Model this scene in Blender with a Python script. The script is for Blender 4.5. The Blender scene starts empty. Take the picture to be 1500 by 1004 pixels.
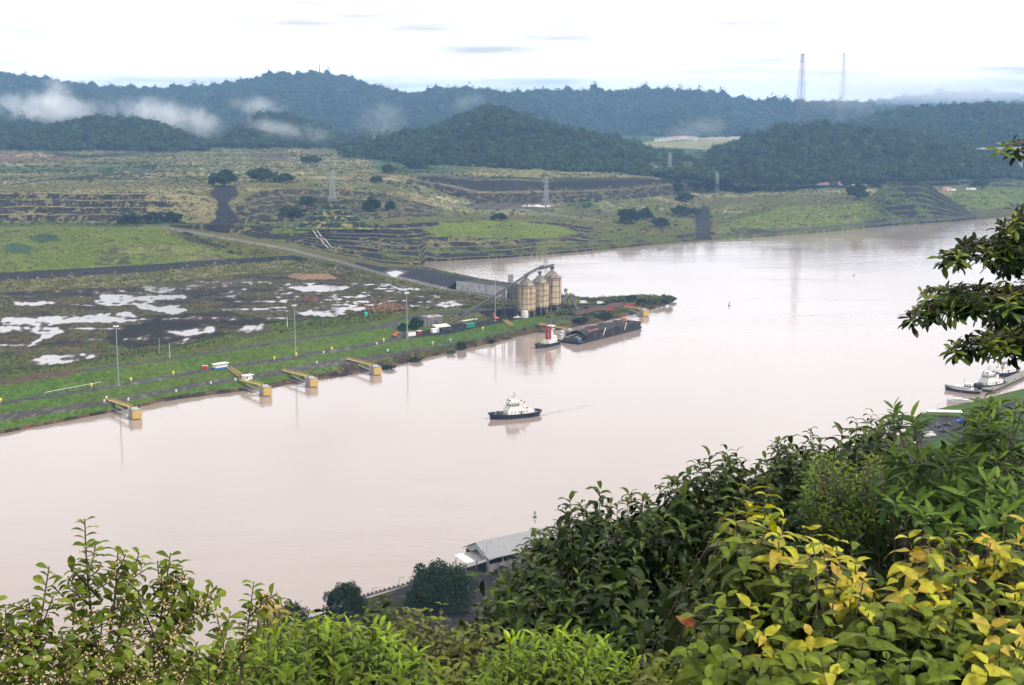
import bpy, math, random
import numpy as np
from mathutils import Vector, Matrix
from mathutils.bvhtree import BVHTree

R = math.radians
random.seed(7)
rng = np.random.default_rng(7)
scene = bpy.context.scene
col = scene.collection

# ---------------------------------------------------------------- camera
EYE, F, V0 = 160.0, 2080.0, 150.0            # eye height (m), focal length and horizon row in photo pixels (1500 x 1004)
P = math.atan((502 - V0) / F)
CP, SP = math.cos(P), math.sin(P)
cam = bpy.data.objects.new('camera', bpy.data.cameras.new('camera'))
col.objects.link(cam)
cam.location = (0, 0, EYE)
cam.rotation_euler = (R(90) - P, 0, 0)
cam.data.sensor_width = 36
cam.data.lens = F * 36 / 1500
cam.data.clip_start = 0.2
cam.data.clip_end = 30000
scene.camera = cam

# ---------------------------------------------------------------- sky, sun, exposure
SUN_EL, SUN_AZ = 52, 115                     # degrees; azimuth clockwise from +Y (the view direction)
w = bpy.data.worlds.new('World')
scene.world = w
w.use_nodes = True
nt = w.node_tree
nt.nodes.clear()
N = nt.nodes.new
def lk(a, b): nt.links.new(a, b)
out = N('ShaderNodeOutputWorld'); bg = N('ShaderNodeBackground'); bg.inputs[1].default_value = 0.1
sky = N('ShaderNodeTexSky'); sky.sky_type = 'NISHITA'; sky.sun_disc = False
sky.sun_elevation = R(SUN_EL); sky.sun_rotation = R(SUN_AZ); sky.dust_density = 4; sky.air_density = 1
tc = N('ShaderNodeTexCoord'); sep = N('ShaderNodeSeparateXYZ'); lk(tc.outputs['Generated'], sep.inputs[0])
ramp = N('ShaderNodeMapRange'); ramp.inputs[1].default_value = 0.03; ramp.inputs[2].default_value = 0.21   # overcast: the veil thins to bright cloud higher up
ramp.inputs[3].default_value = 17.5; ramp.inputs[4].default_value = 24.0; ramp.interpolation_type = 'SMOOTHSTEP'
lk(sep.outputs[2], ramp.inputs[0])
mp = N('ShaderNodeMapping'); mp.inputs['Scale'].default_value = (5, 5, 60); lk(tc.outputs['Generated'], mp.inputs[0])
cn = N('ShaderNodeTexNoise'); cn.inputs['Scale'].default_value = 1.3; cn.inputs['Detail'].default_value = 6; lk(mp.outputs[0], cn.inputs[0])
cr = N('ShaderNodeMapRange'); cr.inputs[1].default_value = 0.50; cr.inputs[2].default_value = 0.74; cr.inputs[3].default_value = 1.0; cr.inputs[4].default_value = 0.48
lk(cn.outputs[0], cr.inputs[0])
overhead_dim = N('ShaderNodeMapRange'); overhead_dim.inputs[1].default_value = 0.28; overhead_dim.inputs[2].default_value = 0.75; overhead_dim.inputs[3].default_value = 1.0; overhead_dim.inputs[4].default_value = 0.27   # sky dimmed overhead, out of view, to cut the fill light
lk(sep.outputs[2], overhead_dim.inputs[0]); tm = N('ShaderNodeMath'); tm.operation = 'MULTIPLY'; lk(ramp.outputs[0], tm.inputs[0]); lk(overhead_dim.outputs[0], tm.inputs[1])
mul = N('ShaderNodeMath'); mul.operation = 'MULTIPLY'; lk(tm.outputs[0], mul.inputs[0]); lk(cr.outputs[0], mul.inputs[1])
comb = N('ShaderNodeVectorMath'); comb.operation = 'SCALE'; comb.inputs[0].default_value = (1.0, 0.985, 0.985); lk(mul.outputs[0], comb.inputs[3])
mix = N('ShaderNodeMixRGB'); mix.inputs[0].default_value = 0.975; lk(sky.outputs[0], mix.inputs[1]); lk(comb.outputs[0], mix.inputs[2])
lk(mix.outputs[0], bg.inputs[0]); lk(bg.outputs[0], out.inputs[0])

sl = bpy.data.lights.new('sun', 'SUN'); sl.energy = 4.6; sl.angle = R(10); sl.color = (1, 0.95, 0.86)
so = bpy.data.objects.new('sun', sl); col.objects.link(so)
so.rotation_euler = (R(90 - SUN_EL), 0, R(180 - SUN_AZ))
so.location = (300, -100, 600)

vs = scene.view_settings
vs.view_transform = 'Standard'; vs.look = 'None'; vs.gamma = 1; vs.use_curve_mapping = False
vs.exposure = 0.0
cy = scene.cycles
cy.max_bounces = 6; cy.diffuse_bounces = 2; cy.glossy_bounces = 2; cy.transmission_bounces = 3; cy.volume_bounces = 1
cy.transparent_max_bounces = 6
cy.use_denoising = True
cy.volume_max_steps = 64
try:
    cy.denoiser = 'OPENIMAGEDENOISE'; cy.denoising_input_passes = 'RGB_ALBEDO_NORMAL'
except Exception: pass
scene.render.film_transparent = False

# ---------------------------------------------------------------- measuring: photo pixels to places
def point(u, v, z=None, Y=None):
    """The place seen at photo pixel (u, v), at height z or at forward distance Y."""
    up = 502.0 - np.asarray(v, float)
    x = np.asarray(u, float) - 750.0
    yy = F * CP + up * SP
    zz = -F * SP + up * CP
    t = (np.asarray(z, float) - EYE) / zz if Y is None else np.asarray(Y, float) / yy
    return np.stack(np.broadcast_arrays(x * t, yy * t, EYE + zz * t), -1)
def fwd_of(v, z):                              # forward distance of height z seen in row v
    up = 502.0 - np.asarray(v, float)
    return (F * CP + up * SP) * (np.asarray(z, float) - EYE) / (-F * SP + up * CP)
def z_of(v, Y):
    up = 502.0 - np.asarray(v, float)
    return EYE + np.asarray(Y, float) * (-F * SP + up * CP) / (F * CP + up * SP)
def x_of(u, Y, z):
    return (np.asarray(u, float) - 750) * (Y * CP - (z - EYE) * SP) / F
def row_of(Y, z):
    f = Y * CP - (z - EYE) * SP
    return 502 - F * (Y * SP + (z - EYE) * CP) / f

# smooth value noise
_perm = rng.random((256, 256))
def vnoise(x, y):
    xi = np.floor(x).astype(np.int64); yi = np.floor(y).astype(np.int64)
    fx = x - xi; fy = y - yi
    fx = fx * fx * (3 - 2 * fx); fy = fy * fy * (3 - 2 * fy)
    a = _perm[xi & 255, yi & 255]; b = _perm[(xi + 1) & 255, yi & 255]
    c = _perm[xi & 255, (yi + 1) & 255]; d = _perm[(xi + 1) & 255, (yi + 1) & 255]
    return (a * (1 - fx) + b * fx) * (1 - fy) + (c * (1 - fx) + d * fx) * fy
def fbm(x, y, o=4):
    s, a, t = 0, 0.5, 0
    for k in range(o):
        s = s + a * vnoise(x * 2 ** k + 17.3 * k, y * 2 ** k - 9.1 * k); t += a; a *= 0.5
    return s / t

# ---------------------------------------------------------------- helpers: objects, labels
def tag(o, label=None, cat=None, group=None, kind=None):
    if label: o['label'] = label
    if cat: o['category'] = cat
    if group: o['group'] = group
    if kind: o['kind'] = kind
    return o
def thing(name, label, cat, loc=(0, 0, 0), rz=0, group=None):
    o = bpy.data.objects.new(name, None); col.objects.link(o)
    o.location = loc; o.rotation_euler = (0, 0, rz); o.empty_display_size = 0.5
    return tag(o, label, cat, group)
def copy_tree(o, parent=None):
    c = o.copy(); col.objects.link(c)
    if parent is not None: c.parent = parent
    for ch in list(o.children): copy_tree(ch, c)
    return c
def mesh_np(name, co, faces, mat, parent=None, smooth=False, attrs=None):
    """co (n,3); faces (m,k) int array or list of such arrays."""
    me = bpy.data.meshes.new(name)
    fl = faces if isinstance(faces, list) else [faces]
    fl = [f for f in fl if len(f)]
    nl = sum(f.size for f in fl); nf = sum(len(f) for f in fl)
    me.vertices.add(len(co)); me.vertices.foreach_set('co', np.ascontiguousarray(co, np.float32).ravel())
    me.loops.add(nl); me.loops.foreach_set('vertex_index', np.concatenate([f.ravel() for f in fl]).astype(np.int32))
    me.polygons.add(nf)
    tot = np.concatenate([np.full(len(f), f.shape[1], np.int32) for f in fl])
    st = np.concatenate([[0], np.cumsum(tot)[:-1]]).astype(np.int32)
    me.polygons.foreach_set('loop_start', st); me.polygons.foreach_set('loop_total', tot)
    if smooth: me.polygons.foreach_set('use_smooth', np.ones(nf, bool))
    me.update(calc_edges=True)
    for k, a in (attrs or {}).items():
        if a.ndim == 2:
            at = me.attributes.new(k, 'FLOAT_COLOR', 'POINT')
            at.data.foreach_set('color', np.concatenate([a, np.ones((len(a), 1))], 1).astype(np.float32).ravel())
        else:
            at = me.attributes.new(k, 'FLOAT', 'POINT'); at.data.foreach_set('value', a.astype(np.float32))
    if mat: me.materials.append(mat)
    o = bpy.data.objects.new(name, me); col.objects.link(o)
    if parent is not None: o.parent = parent
    return o
def grid_faces(nu, nr):
    i = np.arange(nu - 1)[:, None] * nr + np.arange(nr - 1)[None]
    return np.stack([i, i + nr, i + nr + 1, i + 1], -1).reshape(-1, 4)

# ---------------------------------------------------------------- materials
def new_mat(name):
    m = bpy.data.materials.new(name); m.use_nodes = True
    t = m.node_tree; b = t.nodes['Principled BSDF']
    return m, t, b
def paint(name, c, rough=0.6, metal=0.0, var=0.25, scale=1.5, stain=None, stain_amt=0.5, stretch=(1, 1, 1), bump=0.0):
    """A weathered surface: mottled base colour, optional streaky stains in object space."""
    m, t, b = new_mat(name)
    tcn = t.nodes.new('ShaderNodeTexCoord'); mpn = t.nodes.new('ShaderNodeMapping'); mpn.inputs['Scale'].default_value = stretch
    t.links.new(tcn.outputs['Object'], mpn.inputs[0])
    n1 = t.nodes.new('ShaderNodeTexNoise'); n1.inputs['Scale'].default_value = scale; n1.inputs['Detail'].default_value = 5
    t.links.new(mpn.outputs[0], n1.inputs[0])
    rp = t.nodes.new('ShaderNodeValToRGB')
    rp.color_ramp.elements[0].position = 0.3; rp.color_ramp.elements[1].position = 0.7
    rp.color_ramp.elements[0].color = (*[x * (1 - var) for x in c], 1); rp.color_ramp.elements[1].color = (*[min(1, x * (1 + var)) for x in c], 1)
    t.links.new(n1.outputs[0], rp.inputs[0]); src = rp.outputs[0]
    if stain:
        n2 = t.nodes.new('ShaderNodeTexNoise'); n2.inputs['Scale'].default_value = scale * 0.7; n2.inputs['Detail'].default_value = 8
        t.links.new(mpn.outputs[0], n2.inputs[0])
        mr = t.nodes.new('ShaderNodeMapRange'); mr.inputs[1].default_value = 0.48; mr.inputs[2].default_value = 0.68; mr.inputs[4].default_value = stain_amt
        t.links.new(n2.outputs[0], mr.inputs[0])
        mx = t.nodes.new('ShaderNodeMixRGB'); mx.inputs[2].default_value = (*stain, 1)
        t.links.new(mr.outputs[0], mx.inputs[0]); t.links.new(src, mx.inputs[1]); src = mx.outputs[0]
    t.links.new(src, b.inputs['Base Color'])
    b.inputs['Roughness'].default_value = rough; b.inputs['Metallic'].default_value = metal
    if bump:
        bp = t.nodes.new('ShaderNodeBump'); bp.inputs['Strength'].default_value = bump
        t.links.new(n1.outputs[0], bp.inputs['Height']); t.links.new(bp.outputs[0], b.inputs['Normal'])
    return m
def attr_leaf(name, gloss=0.45, trans=0.25, spec=0.5, mottle=0.25, mscale=30.0):
    """Leaf material: colour per leaf from the mesh attribute, blotchy, a little light passing through."""
    m, t, b = new_mat(name)
    a = t.nodes.new('ShaderNodeAttribute'); a.attribute_name = 'Col'
    tcn = t.nodes.new('ShaderNodeTexCoord')
    n1 = t.nodes.new('ShaderNodeTexNoise'); n1.inputs['Scale'].default_value = mscale; n1.inputs['Detail'].default_value = 3
    t.links.new(tcn.outputs['Object'], n1.inputs[0])
    mr = t.nodes.new('ShaderNodeMapRange'); mr.inputs[1].default_value = 0.3; mr.inputs[2].default_value = 0.7
    mr.inputs[3].default_value = 1 - mottle; mr.inputs[4].default_value = 1 + mottle
    t.links.new(n1.outputs[0], mr.inputs[0])
    sc = t.nodes.new('ShaderNodeVectorMath'); sc.operation = 'SCALE'
    t.links.new(a.outputs['Color'], sc.inputs[0]); t.links.new(mr.outputs[0], sc.inputs[3])
    n2 = t.nodes.new('ShaderNodeTexNoise'); n2.inputs['Scale'].default_value = mscale * 2.2; n2.inputs['Detail'].default_value = 4; t.links.new(tcn.outputs['Object'], n2.inputs[0])   # brown spots and torn, dry edges
    m2 = t.nodes.new('ShaderNodeMapRange'); m2.inputs[1].default_value = .64; m2.inputs[2].default_value = .72; m2.inputs[4].default_value = .75; t.links.new(n2.outputs[0], m2.inputs[0])
    bs = t.nodes.new('ShaderNodeMixRGB'); bs.inputs[2].default_value = (.09, .05, .018, 1); t.links.new(m2.outputs[0], bs.inputs[0]); t.links.new(sc.outputs[0], bs.inputs[1]); sc = bs
    t.links.new(sc.outputs[0], b.inputs['Base Color'])
    b.inputs['Roughness'].default_value = gloss
    b.inputs['Specular IOR Level'].default_value = spec
    if trans:
        tr = t.nodes.new('ShaderNodeBsdfTranslucent'); ms = t.nodes.new('ShaderNodeMixShader'); ms.inputs[0].default_value = trans
        hs = t.nodes.new('ShaderNodeHueSaturation'); hs.inputs['Saturation'].default_value = 1.15; hs.inputs['Value'].default_value = 1.6
        t.links.new(sc.outputs[0], hs.inputs['Color']); t.links.new(hs.outputs[0], tr.inputs[0])
        t.links.new(b.outputs[0], ms.inputs[1]); t.links.new(tr.outputs[0], ms.inputs[2])
        t.links.new(ms.outputs[0], t.nodes['Material Output'].inputs[0])
    return m
def far_leaf(name, c, var=0.5, per_object=0.35):
    """Distant foliage: one leaf colour, each plant a little different, light and dark clumps."""
    m, t, b = new_mat(name)
    oi = t.nodes.new('ShaderNodeObjectInfo'); g = t.nodes.new('ShaderNodeNewGeometry')
    hs = t.nodes.new('ShaderNodeHueSaturation'); hs.inputs['Color'].default_value = (*c, 1)
    m1 = t.nodes.new('ShaderNodeMapRange'); m1.inputs[3].default_value = 0.455; m1.inputs[4].default_value = 0.525; t.links.new(oi.outputs['Random'], m1.inputs[0])
    t.links.new(m1.outputs[0], hs.inputs['Hue'])
    m2 = t.nodes.new('ShaderNodeMapRange'); m2.inputs[3].default_value = 1 - per_object; m2.inputs[4].default_value = 1 + per_object; t.links.new(oi.outputs['Random'], m2.inputs[0])
    m3 = t.nodes.new('ShaderNodeMapRange'); m3.inputs[3].default_value = 1 - var; m3.inputs[4].default_value = 1 + var; t.links.new(g.outputs['Random Per Island'], m3.inputs[0])
    mm = t.nodes.new('ShaderNodeMath'); mm.operation = 'MULTIPLY'; t.links.new(m2.outputs[0], mm.inputs[0]); t.links.new(m3.outputs[0], mm.inputs[1])
    t.links.new(mm.outputs[0], hs.inputs['Value']); t.links.new(hs.outputs[0], b.inputs['Base Color'])
    b.inputs['Roughness'].default_value = 0.8; b.inputs['Specular IOR Level'].default_value = 0.1
    return m
# ================================================================ THE FAR BANK: one terrain sheet laid along surveyed lines
# each line: (name, [(u, v, z) ...], rows to the next line, number of benches to the next line)
LN = [
 ('bed',   [(-140,668,-4),(0,648,-4),(260,596,-4),(500,565,-4),(700,521,-4),(780,504,-4),(830,497,-4),(940,470,-4),(1000,445,-4),(1700,445,-4)], 6, 0),
 ('shore', [(-140,660,0),(0,637,0),(60,632,0),(100,624,0),(150,616,0),(200,603,0),(235,589,0),(300,581,0),(360,576,0),(420,564,0),(500,552,0),(560,541,0),(640,521,0),(700,508,0),(780,489,0),(830,482,0),(880,472,0),(940,458,0),(975,447,0),(990,441,0),(1003,440,-4),(1700,440,-4)], 8, 0),
 ('lip',   [(-140,656,1.4),(0,632,1.4),(60,627,1.4),(100,618,1.4),(150,609,1.4),(200,597,1.4),(235,583,1.6),(300,574,1.6),(360,569,1.8),(420,556,1.8),(500,543,2),(560,533,2),(640,513,2),(700,501,2),(780,481,2),(830,474,2),(880,465,2),(940,452,1.6),(975,443,1.2),(990,439.6,0),(1003,439.8,-4),(1700,439.8,-4)], 12, 0),
 ('road a',[(-140,636,3.5),(0,617,3.5),(165,592,3.6),(300,566,3.6),(400,551,3.6),(480,538,3.6),(560,525,3.6),(640,512,3.6),(700,499.5,3.6),(760,486,3.6),(800,476,3.6),(835,466,3.6),(880,458,3),(940,447,2.6),(975,441,2),(990,439,0),(1003,439.4,-4),(1700,439.4,-4)], 6, 0),
 ('road b',[(-140,622,3.6),(0,605,3.6),(165,585,3.7),(300,559,3.7),(400,543,3.7),(480,528,3.7),(560,518,3.7),(640,505,3.7),(700,494.5,3.7),(760,481,3.7),(800,470.5,3.7),(835,462.5,3.8),(880,454,3.2),(940,444,2.6),(975,439.5,2),(990,438.8,0),(1003,439,-4),(1700,439,-4)], 14, 0),
 ('up a',  [(-140,610,9),(0,593,9),(110,576.5,9),(165,568,9),(255,553.5,9),(300,545,9),(336,538.5,9),(400,531,9),(480,517.5,9),(540,507.5,8.5),(596,495,8),(662,489,8),(707,478,7.6),(750,469,7.4),(800,461,7),(835,456,6),(880,449,5),(940,441,3.4),(975,438.8,2.4),(990,438.6,0),(1003,438.8,-4),(1700,438.8,-4)], 6, 0),
 ('up b',  [(-140,605,9.1),(0,588.5,9.1),(110,572,9.1),(165,563.5,9.1),(255,549,9.1),(300,540,9.1),(336,534,9.1),(400,526,9.1),(480,512.5,9.1),(540,502.5,8.6),(596,490,8.1),(650,478,8.1),(700,466,7.7),(750,459,7.5),(800,455,7.1),(835,451,6.1),(880,446,5),(940,439,3.4),(975,438.2,2.4),(990,438.3,0),(1003,438.6,-4),(1700,438.6,-4)], 14, 0),
 ('top a', [(-140,578,15),(0,560.7,15),(150,540.5,15),(250,527,15),(300,519.7,15),(400,504.5,15),(480,493,14.6),(560,480,14),(590,469,13),(640,461,12.6),(700,456,12),(750,452,11),(800,450,8.4),(835,447,6.4),(880,444,5),(940,437.5,3.4),(975,437.6,2.4),(990,438,0),(1003,438.4,-4),(1700,438.4,-4)], 6, 0),
 ('top b', [(-140,574.5,15.1),(0,557,15.1),(150,537,15.1),(250,523.5,15.1),(300,516,15.1),(400,501,15.1),(480,489.5,14.7),(560,476.5,14.1),(590,463.5,13.1),(640,456.5,12.7),(700,452,12.1),(750,449,11),(800,448,8.4),(835,445,6.4),(880,442.6,5),(940,436.6,3.4),(975,437.2,2.4),(990,437.8,0),(1003,438.2,-4),(1700,438.2,-4)], 10, 0),
 ('dike',  [(-140,568,15.6),(0,551,15.4),(150,529,15.6),(250,512,17),(330,491,19),(400,473,19.5),(480,466,17.5),(540,461,15.5),(590,458,14),(640,452,13),(700,447,12.6),(750,445,11.4),(800,446,8.4),(835,443.5,6.4),(880,441.5,5),(940,435.6,3.4),(975,436.6,2.4),(990,437.6,0),(1003,438,-4),(1700,438,-4)], 8, 0),
 ('flat a',[(-140,560,12),(0,544,12),(150,523,12),(250,508,12),(330,492,12.2),(400,475,12.4),(480,464,12.6),(540,458,12.8),(590,455,13),(640,450,13),(700,445,12.8),(750,443.5,11.6),(800,444,8.4),(835,442,6.4),(880,440.6,5),(940,434.6,3.4),(975,436.2,2.2),(990,437.4,0),(1003,437.8,-4),(1700,437.8,-4)], 130, 0),
 ('flat b',[(-140,432,14),(0,428,14),(200,419,14),(350,402,14),(400,398,14),(500,401,14),(560,411,14),(640,428,13.6),(700,437,13.2),(750,442,12),(800,442,8.4),(835,441,6.4),(880,439.6,5),(940,433.8,3.4),(975,435.8,2),(990,437.2,0),(1003,437.6,-4),(1700,437.6,-4)], 16, 0),
 ('strip a',[(-140,415,16),(0,411,16),(200,399,16),(370,384,15.5),(430,380,17),(500,393,12.5),(560,407,12),(640,425,10.8),(700,434.5,10.3),(750,441,9.2),(800,440.5,8.4),(835,440,6.4),(880,439.2,5),(940,433.4,3.4),(975,435.4,2),(990,437,0),(1003,437.4,-4),(1700,437.4,-4)], 10, 0),
 ('strip b',[(-140,402,16.4),(0,399,16.4),(200,388,16.4),(370,377,18.5),(430,374,20),(500,389,15),(560,405,12.6),(640,424,11.2),(700,433.5,10.6),(750,440.4,9.4),(800,439.5,8.4),(835,439.3,6.4),(880,438.8,5),(940,433,3.4),(975,435,2),(990,436.9,0),(1003,437.2,-4),(1700,437.2,-4)], 66, 4),
 ('haul a',[(-140,336.5,36),(0,335.5,36),(240,335,36),(300,345,31),(420,367,22),(500,386,16),(560,403.5,12.8),(640,422.5,11.5),(700,432.8,11),(740,439.5,9.6),(800,438.8,8.2),(835,438.7,6.2),(880,438.4,4.8),(940,432.6,3.2),(975,434.6,1.8),(990,436.7,0),(1003,437,-4),(1700,437,-4)], 5, 0),
 ('haul b',[(-140,334.5,36.1),(0,333.5,36.1),(240,332.5,36.1),(300,341,31.1),(420,362.5,22.1),(500,381.5,16.1),(560,398.5,12.9),(640,417.5,11.6),(700,430,11.1),(740,437.5,9.7),(800,438,8.2),(835,438.2,6.2),(880,438,4.8),(940,432.3,3.2),(975,434.4,1.8),(990,436.6,0),(1003,436.8,-4),(1700,436.8,-4)], 14, 0),
 ('yard',  [(-140,333.8,40.2),(0,332.8,40.2),(240,331.8,40.2),(300,340,36.4),(420,360.5,29.2),(500,379,22.4),(560,391,15.6),(617,393,12),(657,401,11),(701,410,13.5),(745,416,13),(800,431,8),(835,437.2,6),(868,437.8,4.6),(940,432,3),(975,434,1.8),(990,436.5,0),(1003,436.6,-4),(1700,436.6,-4)], 6, 0),
 ('back shore',[(-140,333.5,40.2),(0,332.5,40.2),(240,331.6,40.2),(300,339.6,36),(420,359.6,28.8),(500,377.4,22),(560,389,15),(612,391.5,10),(622,392,0),(657,399,0),(701,408.5,0),(745,415,0),(800,429,0),(835,434,0),(868,436.5,0),(940,432,0),(975,434,0),(990,436.4,0),(1003,436.4,-4),(1700,436.4,-4)], 3, 0),
 ('inlet', [(-140,333.2,40.2),(0,332.3,40.2),(240,331.4,40.2),(300,339,35.6),(420,358.8,28.4),(500,376,21.6),(560,387.4,14.6),(612,390.6,9),(624,390.6,-4),(657,397,-4),(701,404,-4),(745,408,-4),(800,418,-4),(868,425,-4),(940,424,-4),(1003,424,-4),(1300,380,-4),(1700,330,-4)], 3, 0),
 ('bed far',[(-140,333,40.2),(0,332.1,40.2),(240,331.2,40.2),(300,338.4,35.2),(420,358,28),(500,375,21.2),(560,386.4,14),(612,390.2,8),(624,390.2,-4),(640,389.5,-4),(740,384,-4),(830,377,-4),(900,370,-4),(1000,360,-4),(1100,353,-4),(1200,346,-4),(1300,336,-4),(1400,329,-4),(1500,319,-4),(1700,300,-4)], 5, 0),
 ('far shore',[(-140,332.8,40.2),(0,331.9,40.2),(240,331,40.2),(300,337.8,35),(420,357,27.6),(500,374.4,21),(560,385.6,13.4),(612,389.6,6),(624,389.6,0),(640,388,0),(740,381,0),(830,374.5,0),(900,367.5,0),(1000,357.5,0),(1040,353,0),(1100,350,0),(1200,343,0),(1300,333,0),(1400,326.5,0),(1440,321,0),(1500,314.5,0),(1700,296,0)], 8, 0),
 ('ledge', [(-140,332.6,40.2),(0,331.7,40.2),(240,330.8,40.2),(300,337,35),(420,354,28.6),(500,371,22.5),(560,381.5,15.4),(612,385,9),(640,384,3),(740,377,3),(830,370.5,3),(900,363.5,3),(1000,353.5,3),(1040,349.5,3),(1100,346,3.4),(1200,339,3.4),(1300,329,3.4),(1400,323,3),(1440,318,3),(1500,311.5,3),(1700,293,3)], 84, 7),
 ('bank top',[(-140,332.4,40.3),(0,331.4,40.3),(240,330.4,40.3),(330,330,40.5),(420,331,41),(500,331,40),(560,328,37),(640,325,30),(740,323,27),(830,327,20),(880,336,13),(950,343,8.5),(1000,344,7),(1040,336,8),(1080,322,14),(1150,303,24),(1260,299,26),(1285,280,38),(1300,268,47),(1320,266,50),(1345,266.5,50),(1365,273,42),(1390,291,25),(1425,313,7),(1450,313,5),(1500,306,5),(1700,288,5)], 12, 0),
 ('plain a',[(-140,326,42.5),(0,325.5,42.5),(240,325.5,42.5),(330,326,42.5),(420,326,42.5),(500,325,41),(560,321,38),(640,318,31),(740,314,28),(830,318,20),(880,325,14),(950,333,10),(1000,334,8.5),(1040,326,10),(1080,314,15),(1150,297,25),(1260,293,26.5),(1285,292,24),(1300,293,20),(1345,297,16),(1390,301,9),(1425,306,6.5),(1450,306,6.5),(1500,298,7),(1700,282,8)], 60, 4),
 ('cut top',[(-140,282,62),(0,282.5,62),(240,283,62),(300,287,59),(340,300,52),(380,280,60),(420,276,61),(500,277,58),(560,283,52),(640,303,37),(700,305,31),(740,304,30),(830,305,24),(900,306,20),(1000,308,17),(1040,300,18),(1080,297,20),(1150,288,28),(1260,284,29),(1300,284,26),(1345,285,22),(1425,287,20),(1500,282,22),(1700,270,24)], 16, 0),
 ('face a',[(-140,268,63),(0,267,63),(240,266,63),(340,278,62),(420,268,63),(500,268,61),(570,270,58),(610,268,56),(660,285,42),(700,298,34),(780,299,31),(900,293,30),(960,288,30),(1000,284,29),(1025,281,28),(1080,286,25),(1150,281,29),(1260,278,30),(1345,279,27),(1500,275,27),(1700,266,27)], 16, 0),
 ('face b',[(-140,264,63.4),(0,263,63.4),(240,262,63.4),(340,270,63),(420,264,63.6),(500,264,62),(570,266,60),(600,263,60),(640,270,54),(700,283,43.5),(780,283,41),(900,279,40.5),(960,274,42),(1000,267,45),(1025,273,36),(1080,282,27),(1150,278,30),(1260,275,31),(1345,276,28),(1500,273,28),(1700,264,28)], 6, 0),
 ('berm',  [(-140,262,63.6),(0,261,63.6),(240,260,63.6),(340,266,63.4),(420,262,63.8),(500,262,62.6),(570,264,61),(600,261,60.6),(640,267,55),(700,279,44),(780,279.5,41.4),(900,276,41),(960,271,42.5),(1000,265,45.4),(1025,271,36.6),(1080,280,28),(1150,276.6,30.5),(1260,274,31.4),(1345,275,28.4),(1500,272,28.4),(1700,263,28.4)], 16, 0),
 ('face c',[(-140,258,64),(0,257,64),(240,256,64),(340,260,64),(420,258,64.4),(500,258,63.6),(570,259,62.4),(600,257.5,62),(640,259,60),(700,264,55),(740,263,54),(800,266,51.5),(900,264,51.5),(960,262.5,50),(1000,261,48),(1025,268,38),(1080,277,29.5),(1150,274.5,31.5),(1260,272,32.4),(1345,273,29),(1500,270.5,29),(1700,262,29)], 30, 0),
 ('foot',  [(-140,222,72),(0,221,72),(300,219.5,72),(440,222,72),(540,233,69),(600,244,64),(680,250,60),(760,250,58),(900,251,56),(950,250,55),(1010,262,47),(1040,268,38),(1100,270,35),(1200,268,34.5),(1300,265,32),(1400,263,31.5),(1500,259,31.5),(1700,254,32)], 14, 0),
]
us = np.arange(-140, 1700.1, 1.7)
NU = len(us)
Ys, Zs, Vs = [], [], []
for nm, pts, n, st in LN:
    a = np.array(pts, float)
    a[:, 2] *= np.where(a[:, 2] > 0, .66 if nm in ('up a', 'up b') else .74 if nm in ('top a', 'top b', 'dike', 'flat a', 'flat b') else 1, 1)
    v = np.interp(us, a[:, 0], a[:, 1]); z = np.interp(us, a[:, 0], a[:, 2])
    if nm in ('yard', 'back shore', 'inlet', 'bed far', 'far shore', 'ledge'): z = np.where(z > 0, z * np.interp(us, [240, 300, 420, 500, 560, 612], [.9, .86, .77, .73, .86, 1]), z)
    if nm in ('bank top', 'plain a'): z = z * np.interp(us, [240, 420, 500, 560, 640], [.9, .84, .86, .92, 1])
    Vs.append(v); Zs.append(z); Ys.append(fwd_of(v, z))
Ys = np.array(Ys); Zs = np.array(Zs)
for i in range(1, len(Ys)): Ys[i] = np.maximum(Ys[i], Ys[i - 1] + 0.4)
rowsY, rowsZ, rowsS, rowsT = [], [], [], []
def stairs(t, n):
    k = np.floor(t * n); f = t * n - k
    return (k + np.clip((f - 0.12) / 0.62, 0, 1)) / n
for i, (nm, pts, n, st) in enumerate(LN[:-1]):
    for j in range(n):
        t = j / n; t2 = t
        if st:                                                                     # benches wander and differ in height
            e_ = 4 * t * (1 - t); t2 = np.clip(t + e_ * (.045 * np.sin(us / 53 + i) + .03 * np.sin(us / 21 + 2 * i) + .02 * np.sin(us / 9) + .05 * math.sin(t * 17 + i)), 0, 1)
        tz = stairs(t2, st) if st else t
        rowsY.append(Ys[i] * (1 - t) + Ys[i + 1] * t); rowsZ.append(Zs[i] * (1 - tz) + Zs[i + 1] * tz)
        rowsS.append(i); rowsT.append(t2 + 0 * us)
rowsY.append(Ys[-1]); rowsZ.append(Zs[-1]); rowsS.append(len(LN) - 2); rowsT.append(1.0 + 0 * us)
for k, (dy, z) in enumerate(((300, 70), (900, 66), (2500, 60), (7000, 60))):        # the country behind, under the hills
    rowsY.append(Ys[-1] + dy); rowsZ.append(Zs[-1] * 0.3 + z * 0.7); rowsS.append(len(LN) - 1); rowsT.append(0.5 + 0 * us)
TY = np.array(rowsY).T; TZ = np.array(rowsZ).T                                     # (NU, NR)
NR = TY.shape[1]
SEG = np.broadcast_to(np.array(rowsS)[None], (NU, NR)); TT = np.array(rowsT).T
U = np.broadcast_to(us[:, None], (NU, NR))
TX = x_of(U, TY, TZ)
V = row_of(TY, TZ)                                                                 # survey row of each vertex
names = [l[0] for l in LN]
def seg(a, b=None):
    i = names.index(a); j = names.index(b) if b else i + 1
    return (SEG >= i) & (SEG < j)
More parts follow.
